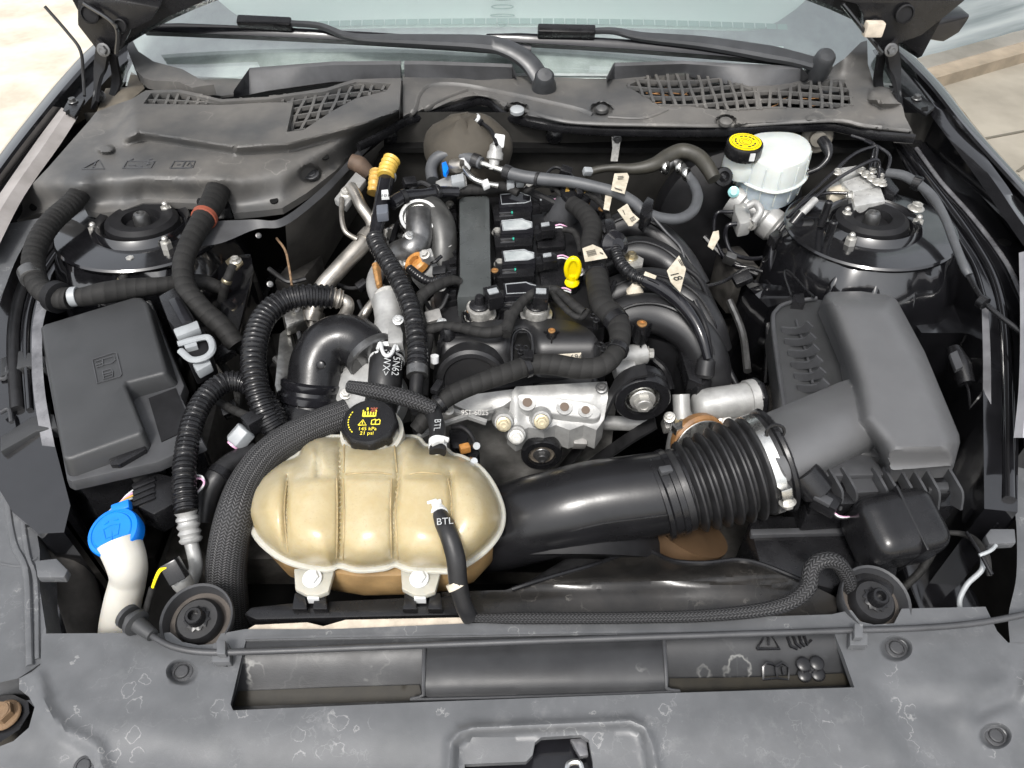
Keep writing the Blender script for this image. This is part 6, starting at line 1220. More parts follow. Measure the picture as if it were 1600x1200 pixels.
hose('rear_loom', 'taped loom crossing behind the engine cover to the left pipe', 'wiring loom', [(682, 320, .90), (700, 306, .905), (722, 298, .91), (760, 295, .912), (790, 292, .91), (810, 302, .905)], [6, 7, 8, 9, 8, 6], m_tape)
b = MB(); b.box(P(798, 288, .915), (.014, .02, .014)); put('grey_plug', b, m_greyp, label='small pale plug beside the rear loom above the first coil', cat='plug', bev=.003)
# injector loom on the right of the cover
il = thing('injector_loom', 'corrugated injector loom with shiny black plug running over the intake runners', 'wiring loom', P(1010, 430, .88))
b = MB(); b.slab([(944, 342), (960, 338), (964, 362), (948, 366)], .925, .03); put('plug', b, m_satin, il, bev=.003)
b = MB(); b.lathe(P(958, 384, .915), V((.3, -.7, .6)), [(.018, -.004), (.022, 0), (.022, .008), (.017, .012), (.010, .018)], 24); put('round_seal', b, m_gloss, il)
hose('conduit', None, None, [(958, 366, .92), (962, 392, .918), (970, 412, .915), (988, 430, .912), (1012, 440, .91)], 9.5, m_satin, il, prof=corr(.0055, .07), step=.001)
hose('taped_run', None, None, [(1008, 438, .912), (1030, 448, .91), (1060, 470, .905), (1084, 500, .895), (1098, 530, .88), (1106, 560, .86)], [11, 12, 11, 9, 8, 7], m_gloss, il)
hose('wire', None, None, [(1060, 460, .905), (1086, 480, .90), (1102, 510, .89), (1110, 550, .86)], 4, m_black, il)
b = MB(); a_ = P(1106, 548, .862); c_ = P(1100, 592, .83); b.lathe(a_, c_ - a_, [(.007, 0), (.009, .01), (.013, .014), (.014, .035), (.010, .04)], 14); put('boot', b, m_rub, il)
b = MB(); b.lathe(P(992, 455, .89), Z1, [(.012, -.01), (.013, 0), (.010, .004), (.006, .012), (0, .012)], 16); put('retainer', b, m_label, il)
hose('wire_pair', 'thin harness trailing down the dark gap right of the intake manifold', 'wiring', [(1070, 418, .90), (1092, 436, .89), (1104, 460, .87), (1108, 480, .85)], 4, m_black)
hose('wire_pair', 'thin harness running beside the ribbed runners toward the throttle body', 'wiring', [(1085, 470, .88), (1115, 530, .85), (1135, 570, .82), (1150, 600, .80)], 5, m_satin)
hose('wire_pair', 'thin cable leading from the heater hose clip down to the right', 'wiring', [(1014, 332, .92), (1040, 362, .90), (1064, 388, .88), (1072, 420, .86)], 2.2, m_plas)

# ================================================================ TURBO SIDE (left of the engine)
ac = thing('refrigerant_pipes', 'alloy refrigerant pipes with block fitting at the left of the firewall', 'pipes', P(545, 330, .85))
b = MB(); q = [(522, 310), (556, 268), (572, 280), (540, 322)]; b.slab(q, .925, .012); put('block_fitting', b, m_alu, ac, bev=.002); inst('bolt', BOLT_Z, ac, P(541, 302, .927), V((0, -.3, 1)), .008)
hose('pipe', None, None, [(548, 292, .935), (556, 305, .93), (566, 325, .92), (580, 345, .905), (582, 362, .895)], 9.5, m_pipe, ac)
hose('pipe', None, None, [(534, 310, .93), (534, 340, .92), (540, 362, .91), (558, 374, .90)], 4, m_pipe, ac)
hose('pipe', None, None, [(584, 362, .895), (560, 388, .885), (530, 420, .87), (500, 456, .85), (488, 500, .82), (484, 530, .80)], [13, 14, 14, 14, 13, 12], m_pipe, ac)
ring(ac, 'pipe_ferrule', [(580, 366, .894), (570, 377, .89)], 0, 16, .01, m_pipe)
ring(ac, 'pipe_ferrule', [(491, 488, .83), (488, 504, .82)], 0, 17, .01, m_pipe)
hose('brown_grommet', 'rusty brown rubber grommet on the firewall behind the refrigerant pipes', 'grommet', [(548, 252, .93), (562, 258, .925), (576, 272, .91)], [12, 14, 12], mat('brown rubber', (.07, .045, .03), .7, var=.4, vs=30))
for k, (pts, r_) in enumerate((([(612, 250, .96), (606, 262, .955), (602, 276, .95)], 13), ([(588, 270, .935), (586, 285, .93), (584, 302, .92)], 10))):
    b = MB(); pp = PP(pts); b.tube(pp, r_ * mpp(pp[0]), 20, 8, prof=lambda s_, f: 1 + .09 * math.cos(s_ / .009 * 6.283)); put('dust_cap', b, mat('ochre plastic', (.46, .30, .05), .42, var=.2, vs=50) if k == 0 else m_amber, label=('ribbed ochre cap on the pipe against the firewall', 'darker amber cap below the ribbed ochre cap')[k], cat='cap')
cp_ = thing('coolant_pipe', 'black quick connect pipe with printed tab and grey latch left of the engine', 'pipe', P(600, 320, .88))
hose('pipe', None, None, [(606, 270, .945), (602, 290, .94), (598, 312, .935), (592, 340, .928), (586, 372, .92)], [13, 13, 13, 12, 10], m_gloss, cp_); ring(cp_, 'grey_ring', [(605, 274, .9445), (604.5, 277, .944)], 0, 14.5, .01, m_greyp)
b = MB(); b.slab([(596, 297), (606, 296), (608, 308), (596, 309)], .962, .004); lt_ = put('printed_tab', b, m_white, cp_); b = MB(); b.text('101', P(602, 306, .9626), V((1, 0, 0)), V((0, 1, .2)), .010); put('print', b, m_ink, lt_)
b = MB(); b.slab([(588, 320), (606, 318), (606, 332), (588, 334)], .950, .016); put('latch', b, mat('slate plastic', (.10, .11, .13), .4), cp_, bev=.002)
hose('side_branch', None, None, [(612, 318, .935), (630, 308, .935), (660, 304, .93), (690, 300, .925), (716, 300, .92)], [11, 11, 9, 9, 8], m_gloss, cp_)
for a_, c_ in (((628, 309, .935), (634, 307, .935)), ((678, 301.5, .928), (684, 300.5, .926))): ring(cp_, 'joint_collar', [a_, c_], 0, 13, .01, m_satin)
hose('corrugated_conduit', None, None, [(586, 372, .92), (592, 388, .92), (608, 412, .918), (628, 448, .912), (644, 490, .905), (652, 540, .895), (652, 575, .885)], 14.5, m_satin, cp_, prof=corr(.0062, .07), step=.0011)
ring(cp_, 'end_ferrule', [(652, 574, .8852), (652, 588, .881)], 0, 17, .01, m_gun)
hose('lower_hose', None, None, [(652, 586, .881), (650, 610, .87), (648, 640, .85)], 11, m_black, cp_)
tbp = thing('turbo_outlet', 'dark metal elbow clamped in a bright ring at the left of the engine', 'pipe', P(640, 390, .82))
b = MB(); b.tube(PP([(656, 338, .91), (655, 356, .905), (654, 374, .895), (644, 390, .885), (626, 400, .87), (606, 412, .85)]), [.024, .022, .022, .025, .026, .024], 24, 8); put('elbow', b, m_gun, tbp)
b = MB(); ax = V((0, -.45, .85)); b.lathe(P(655, 342, .91), ax, [(.026, -.004), (.033, -.002), (.034, .004), (.031, .010), (.026, .010), (.024, .004)], 36); put('v_band', b, m_steel, tbp)
b = MB(); b.tube(PP([(660, 322, .90), (684, 345, .90), (692, 380, .88), (690, 420, .85)]), [.03, .026, .024, .022], 20, 8); put('heat_sleeve', b, mat('charcoal shield', (.06, .06, .058), .4, metal=.4, var=.3, vs=30), tbp)
for k in range(9):
    x, y = random.uniform(600, 640), random.uniform(360, 420); p = P(x, y, .87); b = MB(); b.box(p, (.022, .016, .02), X=V((random.uniform(-1, 1), random.uniform(-1, 1), .3)), Z=V((random.uniform(-.5, .5), random.uniform(-.8, 0), 1))); put('foil_fold', b, m_foil, tbp, bev=.004, seg=1)
b = MB(); a_ = P(662, 424, .87); c_ = P(650, 410, .89); b.lathe(a_, c_ - a_, [(.024, -.03), (.023, 0), (.019, .008), (.016, .008), (.014, 0)], 24); wg = put('actuator_can', b, m_alu, tbp)
b = MB(); b.lathe(c_, c_ - a_, [(.020, -.008), (.020, .002), (.016, .006), (.009, .006), (.009, -.002), (0, -.002)], 24); put('orange_cap', b, m_orange, wg)
cnk = thing('coolant_neck', 'cast alloy coolant neck with hex plug and white clamped black hose', 'coolant neck', P(605, 560, .80))
b = MB(); b.tube(PP([(606, 468, .885), (608, 500, .875), (607, 530, .868), (604, 560, .86)]), [.0235, .021, .025, .024], 26, 6); put('neck', b, m_alu, cnk)
b = MB(); b.lathe(P(606, 466, .888), V((0, -.35, 1)), [(.022, -.014), (.0225, .0), (.020, .003), (.012, .003), (.010, .001), (0, .001)], 30); put('hex_plug', b, m_zinc, cnk)
b = MB(); b.lathe(P(606, 466, .888), V((0, -.35, 1)), [(0, .0034), (.0065, .0034), (.0065, .0015)], 6); put('hex_socket', b, m_dark, cnk)
b = MB(); b.tube(PP([(596, 480, .865), (585, 440, .86), (605, 400, .86), (622, 370, .86)]), .013, 14); put('side_casting', b, m_alu, cnk)
b = MB(); b.slab([(605, 502), (622, 498), (630, 520), (630, 535), (606, 536)], .893, .02); put('cast_pad', b, m_alu, cnk, bev=.004)
hose('hose', None, None, [(605, 548, .865), (603, 575, .86), (600, 610, .845), (592, 650, .82)], [26, 27, 27, 27], m_rub, cnk)
ring(cnk, 'spring_clamp', [(605, 549, .8648), (604.5, 556, .863)], 0, 28, .01, m_white)
ring(cnk, 'spring_clamp', [(604.4, 562, .8615), (604, 566, .8605)], 0, 28.3, .01, m_white)
b = MB(); b.tube(PP([(590, 546, .890), (594, 536, .893), (598, 550, .894), (604, 556, .895), (612, 552, .894), (618, 540, .892), (622, 548, .889)]), .0026, 8, 5); put('clamp_tang', b, m_white, cnk)
b = MB(); b.text('5N62', P(618, 572, .8835), V((0, -1, -.2)), V((1, 0, -.3)), .014); b.text('<WX>', P(604, 568, .8905), V((0, -1, -.2)), V((1, 0, 0)), .014); b.text('------', P(628, 570, .8740), V((0, -1, -.2)), V((1, 0, -.6)), .010); put('hose_print', b, m_paintw, cnk)
# cluttered castings and foil below
for k, (name, label, pts, z, h, m_) in enumerate((
    ('foil_shield', 'crumpled foil heat shield strip left of the black elbow', [(436, 520), (452, 508), (462, 560), (455, 610), (438, 640), (428, 600)], .82, .03, m_foil),
    ('foil_shield', 'small crumpled foil patch under the corrugated hose', [(440, 480), (472, 478), (476, 498), (446, 508)], .84, .02, m_foil),
    ('compressor_housing', 'grimy cast housing seen under the large black elbow', [(520, 580), (575, 560), (585, 620), (540, 650), (515, 630)], .80, .10, m_aludk),
    ('turbo_housing', 'grimy cast turbo housing between the corrugated conduit and the valve cover', [(664, 470), (700, 460), (704, 500), (690, 520), (668, 515)], .84, .08, m_aludk),
    ('exhaust_shield', 'dull metal shield right of the refrigerant pipe', [(470, 560), (500, 530), (560, 500), (600, 520), (590, 560), (500, 600)], .74, .05, m_aludk))):
    b = MB(); b.slab(pts, z, h, .006); put(name, b, m_, label=label, cat='metal part', bev=.006)
b = MB(); b.lathe(P(565, 618, .83), V((-.3, -.4, .8)), [(.055, -.04), (.06, -.01), (.045, .008), (.03, .010)], 32); put('compressor_snail', b, m_alu, label='round alloy compressor snail left of the coolant hose', cat='metal part')
hose('oil_pipe', 'thin metal oil pipe with hex joint right of the black elbow', 'pipe', [(600, 448, .86), (585, 468, .86), (570, 490, .85), (555, 512, .83)], [5, 6, 8, 7], m_pipe)
hose('brass_fitting', 'brass banded rod above the alloy neck', 'fitting', [(588, 414, .89), (590, 430, .885), (593, 448, .88)], [7, 6, 5], m_brass)
hose('sensor_conduit', 'short corrugated sensor lead crossing left of the engine cover', 'wiring', [(640, 420, .90), (655, 432, .90), (672, 440, .90), (690, 436, .905), (706, 440, .905)], 7, m_satin, prof=corr(.005, .08), step=.001)
b = MB(); b.slab([(672, 465), (690, 452), (702, 470), (698, 500), (676, 505)], .86, .05); put('sensor_block', b, m_gun, label='dark metal sensor block beside the loom at the left of the engine', cat='sensor', bev=.004)
t = thing('thermostat_plug', 'black and amber plug cluster just right of the tank', 'connector', P(730, 690, .80))
b = MB(); b.slab([(700, 672), (718, 664), (732, 680), (730, 700), (706, 700)], .83, .04); put('plug_body', b, m_satin, t, bev=.003)
b = MB(); b.slab([(716, 694), (732, 690), (736, 698), (720, 702)], .84, .012); put('amber_lock', b, m_orange, t, bev=.002)
b = MB(); b.slab([(716, 700), (742, 690), (750, 706), (740, 726), (722, 722)], .82, .04); put('lower_plug', b, m_satin, t, bev=.003)
hose('lead', None, None, [(706, 668, .845), (722, 668, .85), (736, 680, .845), (744, 700, .83)], 4, m_black, t)
for (x, y) in ((742, 696), (738, 720)): b = MB(); b.lathe(P(x, y, .835), V((.3, -.6, .6)), [(.005, -.004), (.005, .008), (0, .008)], 10); put('silver_pin', b, m_steel, t)
# ================================================================ INTAKE AND AIR BOX
ab = thing('air_box', 'grey grained plastic air filter box with a broad sloping lid and round outlet', 'air filter box', P(1370, 640, .70))
PL = [(1288, 462), (1296, 456), (1345, 455), (1392, 462), (1402, 470), (1445, 550), (1499, 680), (1500, 692), (1490, 730), (1392, 738), (1372, 700), (1338, 660), (1330, 600), (1318, 560), (1284, 474)]
TUB = [(1150, 668), (1180, 650), (1310, 596), (1345, 640), (1390, 700), (1345, 712), (1236, 768), (1200, 740)]
LID = [(1170, 657), (1312, 597), (1328, 592), (1318, 560), (1284, 474), (1288, 462), (1296, 456), (1345, 455), (1392, 462), (1402, 470), (1445, 550), (1499, 680), (1500, 692), (1490, 730), (1392, 738), (1374, 716), (1345, 710), (1240, 764), (1218, 725)]
def zab(x, y):
    zp = -1
    d = pold(PL, x, y); ins = inpoly(PL, x, y)
    if ins or d < 2:
        d = d if ins else 0; zp = .875 + .055 * math.sqrt(max(0, 1 - (1 - min(1, d / 30)) ** 2)) - .0001 * (y - 450) * .5
        zp = min(zp, .935 - .055 * sst(676, 738, y + (1445 - x) * -.02)) if x > 1360 else zp
    ax0, ax1 = (1200, 710), (1345, 640); dx, dy = ax1[0] - ax0[0], ax1[1] - ax0[1]; L = math.hypot(dx, dy)
    dd = ((x - ax0[0]) * -dy + (y - ax0[1]) * dx) / L; al_ = ((x - ax0[0]) * dx + (y - ax0[1]) * dy) / L
    ztb = .848 + .052 * math.sqrt(max(0, 1 - (dd / 63) ** 2)) - .02 * sst(L + 10, L + 60, al_) - .004 * sst(60, 0, al_)
    if zp < 0: return ztb
    k = .012; h = max(0, min(1, .5 + .5 * (zp - ztb) / k)); return ztb * (1 - h) + zp * h + k * h * (1 - h)
b = MB(); b.field(LID, [], zab, 5, .02, lines=[(PL + PL[:1], (-4, -1.5, 1, 3, 6, 9, 13, 17))]); put('lid', b, m_airbox, ab)
b = MB(); b.slab([(1206, 500), (1212, 482), (1232, 472), (1270, 466), (1296, 470), (1330, 590), (1300, 612), (1236, 640), (1226, 640)], .855, .05); put('lid_shoulder', b, m_lid, ab, bev=.003)
for k in range(6):
    b = MB(); x0, x1, y = 1222 + k * 5, 1266 + k * 5, 514 + k * 18; b.ribbon(PP([(x0, y + 2, .858), (x0 + 16, y + 3, .864), (x1 - 10, y, .872), (x1, y - 8, .885)]), .003, .012, n=4); put('lid_rib', b, m_plas, ab)
b = MB(); b.tube(PP([(1226, 640, .858), (1208, 510, .858), (1214, 484, .858), (1234, 473, .858), (1276, 466, .862)]), .0035, 8, 6); b.tube(PP([(1244, 500, .858), (1262, 560, .860), (1270, 600, .862)]), .002, 6, 4); put('rim_bead', b, m_plas, ab)
b = MB(); b.slab([(1238, 472), (1240, 460), (1256, 458), (1258, 474)], .868, .02); b.tube(PP([(1236, 462, .87), (1226, 430, .86), (1232, 424, .86), (1262, 455, .865), (1272, 464, .87)]), .0022, 8, 4); put('spring_clip', b, m_satin, ab)
b = MB(); b.slab([(1214, 500), (1300, 470), (1345, 600), (1400, 720), (1490, 730), (1496, 790), (1260, 806), (1236, 700)], .815, .12); put('lower_box', b, m_satin, ab, bev=.004)
b = MB(); b.slab([(1282, 738), (1340, 708), (1362, 712), (1384, 738), (1380, 742), (1284, 744)], .852, .03); put('lid_apron', b, m_plas, ab, bev=.003)
b = MB(); b.slab([(1256, 748), (1388, 740), (1480, 734), (1490, 745), (1486, 770), (1440, 782), (1270, 790)], .838, .02); put('tray_flange', b, m_satin, ab, bev=.002)
for k, x in enumerate((1296, 1318, 1366, 1382, 1406, 1426, 1446, 1482)):
    b = MB(); b.ribbon(PP([(x - 4, 736, .850), (x + 8, 756, .850), (x + 14, 772, .842), (x + 12, 792, .825)]), .0035, .016, n=4); put('tray_rib', b, m_plas, ab)
b = MB(); b.slab([(1330, 748), (1362, 746), (1374, 768), (1338, 770)], .846, .01); put('tray_panel', b, m_plas, ab, bev=.002)
b = MB(); b.slab([(1450, 754), (1482, 752), (1484, 764), (1452, 766)], .847, .01); put('tray_panel', b, m_plas, ab, bev=.002)
b = MB(); b.slab([(1404, 764), (1426, 762), (1426, 778), (1410, 780)], .848, .012); put('tray_lug', b, m_lid, ab, bev=.002)
b = MB(); b.tube(PP([(1244, 752, .862), (1290, 726, .872), (1326, 706, .876), (1334, 700, .876), (1333, 694, .880), (1326, 696, .880)]), .0008, 6, 4); put('embossed_line', b, m_lid, ab)
# mass air flow sensor
t = thing('airflow_sensor', 'black airflow sensor plugged into the underside of the air box outlet', 'sensor', P(1275, 770, .8))
b = MB(); a_ = P(1262, 748, .862); c_ = P(1284, 776, .845); b.lathe(a_, c_ - a_, [(.020, -.012), (.021, 0), (.020, .020), (.017, .022)], 24); put('sensor_cup', b, m_satin, t)
b = MB(); b.box(P(1290, 786, .845), (.030, .022, .020), X=c_ - a_); put('plug', b, m_satin, t, bev=.003); b = MB(); b.box(P(1286, 780, .857), (.020, .012, .006), X=c_ - a_); put('plug_top', b, m_plas, t, bev=.001)
for k, m_ in enumerate((m_pink, m_white, m_black)): hose('wire', None, None, [(1298, 796 + k * 2, .84), (1310, 806 + k * 2, .838), (1326, 808 + k, .832), (1342, 804, .82)], 1.8, m_, t, seg=6)
# bellows and intake pipe
bl = thing('intake_bellows', 'black rubber bellows with six ridges clamped to the air box outlet', 'bellows', P(1130, 740, .76))
A0, A1 = P(1054, 768, .815), P(1198, 722, .842); axb = (A1 - A0); Lb = axb.length; prof = [(.052, -.004), (.054, 0), (.054, .010)]
nR = 6; p0_ = .014; pr = (Lb - .036) / nR
for k in range(nR):
    s_ = p0_ + k * pr
    for f, r_ in ((0, .0480), (.12, .0486), (.25, .0555), (.4, .0590), (.55, .0595), (.7, .0565), (.85, .0490), (.97, .0480)): prof.append((r_ + .0016 * (k + f), s_ + f * pr))
prof += [(.062, Lb - .020), (.064, Lb - .018), (.064, Lb + .006), (.060, Lb + .008)]
b = MB(); b.lathe(A0, axb, prof, 64); put('bellows', b, m_rub, bl)
b = MB(); b.lathe(A0, axb, [(.0645, Lb - .015), (.0655, Lb - .0145), (.0655, Lb - .002), (.0645, Lb - .0015)], 64); cb_ = put('clamp_band', b, m_steel, bl)
ax_, ay_, az_ = basis(axb, V((0, 0, 1)))
def onb(px, py, r_, s_):          # point of the clamp ring nearest a sight line
    best = None
    for k in range(72):
        a = k * math.pi / 36; q = A0 + az_ * s_ + ax_ * (r_ * math.cos(a)) + ay_ * (r_ * math.sin(a)); d = q - CAM; f_ = d.dot(FW)
        e = abs(d.x / f_ * F + 800 - px) + abs(600 - d.dot(UP) / f_ * F - py)
        if (q - (A0 + az_ * s_)).dot(CAM - q) > 0 and (best is None or e < best[0]): best = (e, q, a)
    return best[1], best[2]
q, a = onb(1226, 772, .067, Lb - .008); b = MB(); rad = ax_ * math.cos(a) + ay_ * math.sin(a); tg = ay_ * math.cos(a) - ax_ * math.sin(a)
b.box(q + rad * .003, (.022, .014, .012), X=tg, Z=rad); put('worm_housing', b, m_steel, bl, bev=.002); inst('worm_screw', BOLT_Z, bl, q + rad * .005 + tg * .010, tg, .0075)
b = MB()
for k in range(16):
    a2 = a + .18 + k * .035 if True else 0; r2 = ax_ * math.cos(a2) + ay_ * math.sin(a2); t2 = ay_ * math.cos(a2) - ax_ * math.sin(a2)
    b.box(A0 + az_ * (Lb - .008) + r2 * .0657, (.0010, .008, .0008), X=t2, Z=r2)
put('band_slots', b, m_gun, bl, kind='stuff')
b = MB(); b.lathe(A0, axb, [(.064, Lb + .004), (.068, Lb + .006), (.069, Lb + .010), (.064, Lb + .014)], 64); put('outlet_lip', b, m_satin, bl)
b = MB(); qq, a3 = onb(1205, 680, .067, Lb + .006); b.tube([qq + V((.011 * math.cos(u), 0.004 * math.sin(u), .009 * math.sin(u))) for u in [k * math.pi / 8 for k in range(17)]], .002, 6, 1); put('lifting_loop', b, m_satin, bl)
ip = thing('intake_pipe', 'big glossy black intake pipe curving left under the coolant tank', 'pipe', P(930, 800, .75))
b = MB(); PI_ = PP([(1064, 765, .815), (1030, 771, .813), (985, 777, .809), (935, 784, .803), (885, 796, .793), (835, 810, .775), (785, 824, .752), (730, 836, .735)]); b.tube(PI_, [.0535, .0535, .0535, .054, .055, .056, .056, .052], 40, 8); put('pipe', b, m_gloss if False else mat('smooth black plastic', (.009, .009, .010), .24, spec=.42, var=.2, vs=12, bump=.10, bs=300, rvar=.06), ip)
b = MB(); b.lathe(P(1050, 769, .814), axb, [(.052, -.022), (.0575, -.021), (.0575, -.016), (.0545, -.013), (.0545, -.004), (.057, -.003), (.057, .004), (.053, .006)], 48); put('end_collar', b, m_satin, ip)
b = MB(); b.box(P(1040, 735, .868), (.016, .010, .008), X=axb); put('locating_nub', b, m_plas, ip, bev=.002)
b = MB(); b.tube([q + V((0, -.054 * .9, .054 * .42)) * .998 for q in PI_[:6]], .0016, 6, 8); put('mould_seam', b, m_satin, ip)
hose('lower_radiator_hose', 'dark printed hose slanting below the intake pipe to the radiator', 'hose', [(985, 838, .70), (930, 868, .71), (880, 895, .72), (830, 925, .73), (800, 945, .73)], [18, 18, 17, 16, 15], m_rub)
b = MB(); b.tube(PP([(1080, 830, .74), (1070, 850, .72), (1060, 890, .68)]), [.052, .048, .045], 30, 6); put('brown_duct', b, mat('brown duct plastic', (.07, .042, .022), .5, var=.25, vs=12), label='brown duct dropping under the bellows', cat='duct')
# braided overflow line along the radiator and its loop
hose('braided_line', 'braided hose along the radiator rising in a loop near the right buffer', 'hose', [(732, 966, .802), (800, 966, .806), (900, 966, .808), (1000, 965, .808), (1100, 962, .808), (1190, 953, .810), (1236, 940, .815), (1262, 918, .825), (1268, 890, .835), (1284, 876, .84), (1306, 878, .835), (1322, 898, .815), (1330, 925, .79)], [6, 9, 9, 9, 9.5, 11, 12, 13, 13, 13, 13, 12, 11], m_braid2, seg=22)
# air duct snorkel
sn = thing('air_snorkel', 'black moulded air snorkel with rounded head and down leg beside the right buffer', 'snorkel', P(1390, 860, .75))
a_ = P(1352, 836, .825); c_ = P(1440, 820, .825); b = MB(); L = (c_ - a_).length; b.box((a_ + c_) / 2, (L + .022, .080, .082), X=c_ - a_, Z=V((0, -.25, 1))); _unused = ((a_, c_ - a_, [(0, -.013), (.020, -.011), (.032, -.006), (.039, .002), (.0425, .012), (.043, .02), (.043, L - .014), (.0415, L - .006), (.037, L + .001), (.028, L + .005), (0, L + .007)], 36)); put('head', b, m_satin, sn, bev=.026, seg=6)
b = MB(); b.box(a_ + (c_ - a_) * .56, (.0035, .0815, .0835), X=c_ - a_, Z=V((0, -.25, 1))); put('mould_seam', b, m_satin, sn, bev=.0265, seg=6)
b = MB(); b.slab([(1350, 838), (1412, 838), (1398, 930), (1330, 925)], .80, .06); put('down_leg', b, m_satin, sn, bev=.008)
b = MB(); b.slab([(1170, 816), (1182, 806), (1340, 806), (1346, 822), (1338, 900), (1300, 920), (1190, 892)], .775, .09); rsb = thing('resonator_box', 'black plastic resonator box below the air box tray', 'box', P(1260, 860, .69)); put('box_body', b, m_satin, rsb, bev=.004)
b = MB(); b.slab([(1172, 826), (1344, 822), (1344, 832), (1174, 836)], .782, .01); put('box_rim', b, m_plas, rsb, bev=.002)
hose('torn_loom', 'frayed harness end with grey wires hanging at the far right front', 'wiring', [(1400, 834, .80), (1480, 832, .80), (1518, 840, .805), (1538, 868, .81), (1546, 900, .80)], [3, 4, 5, 8, 4], m_tape)
hose('loose_wire', 'pale grey loose wires curling down beside the right headlamp carrier', 'wiring', [(1536, 866, .812), (1534, 890, .805), (1512, 912, .79), (1500, 935, .78), (1500, 955, .77)], 4, m_greyp)
hose('cross_tie', 'short black tie crossing the frayed harness at the right front', 'tie', [(1510, 832, .815), (1530, 862, .82), (1550, 898, .815)], 3, m_satin)
hose('cross_tie', 'second pale tie end sticking up from the frayed harness', 'tie', [(1530, 868, .82), (1548, 860, .825), (1556, 852, .825)], 3, m_greyp)
hose('hanging_loom', 'dark harness hanging under the right side of the air box', 'wiring', [(1470, 800, .78), (1462, 850, .76), (1440, 890, .74), (1410, 920, .72)], 6, m_tape)

# ================================================================ BRAKES
br = thing('brake_reservoir', 'white translucent brake fluid reservoir with a black cap printed in yellow', 'reservoir', P(1205, 300, .84))
def ringp(pts, z, sc, cxy): return [V((cxy.x + (q.x - cxy.x) * sc, cxy.y + (q.y - cxy.y) * sc, z)) for q in pts]
sm = PP([(x, y, .892) for x, y in spl2([(1148, 262), (1152, 274), (1168, 287), (1190, 296), (1214, 300), (1240, 293), (1256, 281), (1261, 266), (1252, 250), (1232, 241), (1200, 239), (1168, 243), (1148, 262)], 4)[:-1]]); cc = sum(sm, V((0, 0, 0))) / len(sm)
b = MB(); b.loft([ringp(sm, .893, 1.0, cc), ringp(sm, .900, .985, cc), ringp(sm, .928, .965, cc), ringp(sm, .936, .93, cc), ringp(sm, .940, .84, cc), ringp(sm, .941, .4, cc)]); put('upper_shell', b, m_glassw, br)
b = MB(); b.loft([ringp(sm, .846, .80, cc), ringp(sm, .850, .88, cc), ringp(sm, .870, .93, cc), ringp(sm, .889, .97, cc)]); put('lower_shell', b, m_fluid, br)
b = MB(); b.tube(ringp(sm, .891, 1.0, cc) + [ringp(sm, .891, 1.0, cc)[0]], .0042, 8, 1, flat=.7); put('seam_flange', b, m_glassw, br)
for k in range(0, len(sm), 4):
    q = ringp(sm, .86, .93, cc)[k]; q2 = ringp(sm, .93, .965, cc)[k]; b = MB(); b.tube([q, ringp(sm, .888, .975, cc)[k], ringp(sm, .897, .99, cc)[k], q2], .0016, 6, 2); put('wall_rib', b, m_glassw, br)
b = MB(); nc = P(1163, 246, .925); b.lathe(nc, V((0, -.05, 1)), [(.034, -.03), (.036, -.02), (.035, -.004), (.030, .008), (.029, .014)], 32); put('filler_neck', b, m_glassw, br)
b = MB(); kc = P(1162, 232, .950); kx = V((0, -.06, 1)).normalized(); b.lathe(kc, kx, [(.0305, -.012), (.0315, -.010), (.0315, .010), (.030, .0125), (0, .0128)], 60, rmod=lambda a, h: 1 + (.02 * math.cos(24 * a) if h < .011 else 0)); bc = put('screw_cap', b, m_satin, br)
b = MB(); b.lathe(kc, kx, [(0, .0136), (.0275, .0136), (.0275, .0128)], 40); put('yellow_disc', b, m_yel, bc)
b = MB(); x_, y_, z_ = basis(kx, V((1, 0, 0))); o_ = kc + kx * .0140
for rr, a0, a1 in ((.0235, 0, 360), (.0105, 0, 360), (.006, 0, 300)): b.ribbon([o_ + x_ * rr * math.cos(R(a)) + y_ * rr * math.sin(R(a)) for a in range(a0, a1 + 1, 12)], .0010, .0004, n=1, nrm=kx)
for k in range(14):
    a = R(k * 25.7); p = o_ + x_ * .017 * math.cos(a) + y_ * .017 * math.sin(a)
    if k % 5: b.box(p, (.0055, .0030, .0006), X=V((-math.sin(a), math.cos(a), 0)), Z=kx)
put('cap_print', b, m_ink, bc)
b = MB(); b.box(kc + V((.008, -.0318, .0)), (.009, .0012, .014)); put('cap_label', b, m_white, bc)
mc = thing('master_cylinder', 'cast alloy brake master cylinder under the white reservoir', 'master cylinder', P(1190, 345, .75))
b = MB(); a_, c_ = P(1160, 318, .84), P(1226, 366, .81); L = (c_ - a_).length; b.lathe(a_, c_ - a_, [(.034, -.02), (.034, .0), (.026, .004), (.026, L * .5), (.030, L * .55), (.030, L * .75), (.026, L * .8), (.026, L), (.020, L + .005), (0, L + .005)], 30); put('cylinder', b, m_alu, mc)
b = MB(); b.slab([(1146, 300), (1160, 292), (1172, 326), (1176, 346), (1156, 350), (1148, 330)], .855, .03); put('mounting_flange', b, m_alu, mc, bev=.006)
b = MB(); b.lathe(P(1146, 300, .872), V((-.2, -.8, .5)), [(.010, -.01), (.010, .004), (.006, .005), (.006, .012), (0, .012)], 14); put('stud', b, mat('teal zinc', (.25, .50, .50), .35, metal=.6), mc)
b = MB(); b.tube(PP([(1168, 322, .872), (1180, 318, .878), (1188, 330, .872), (1178, 346, .855)]), .007, 10, 6); put('retaining_lug', b, m_alu, mc)
for k, (x, y) in enumerate(((1158, 331), (1173, 350))):
    inst('pipe_nut', BOLT_Z, mc, P(x, y, .845), V((-.6, -.7, .2)), .0085)
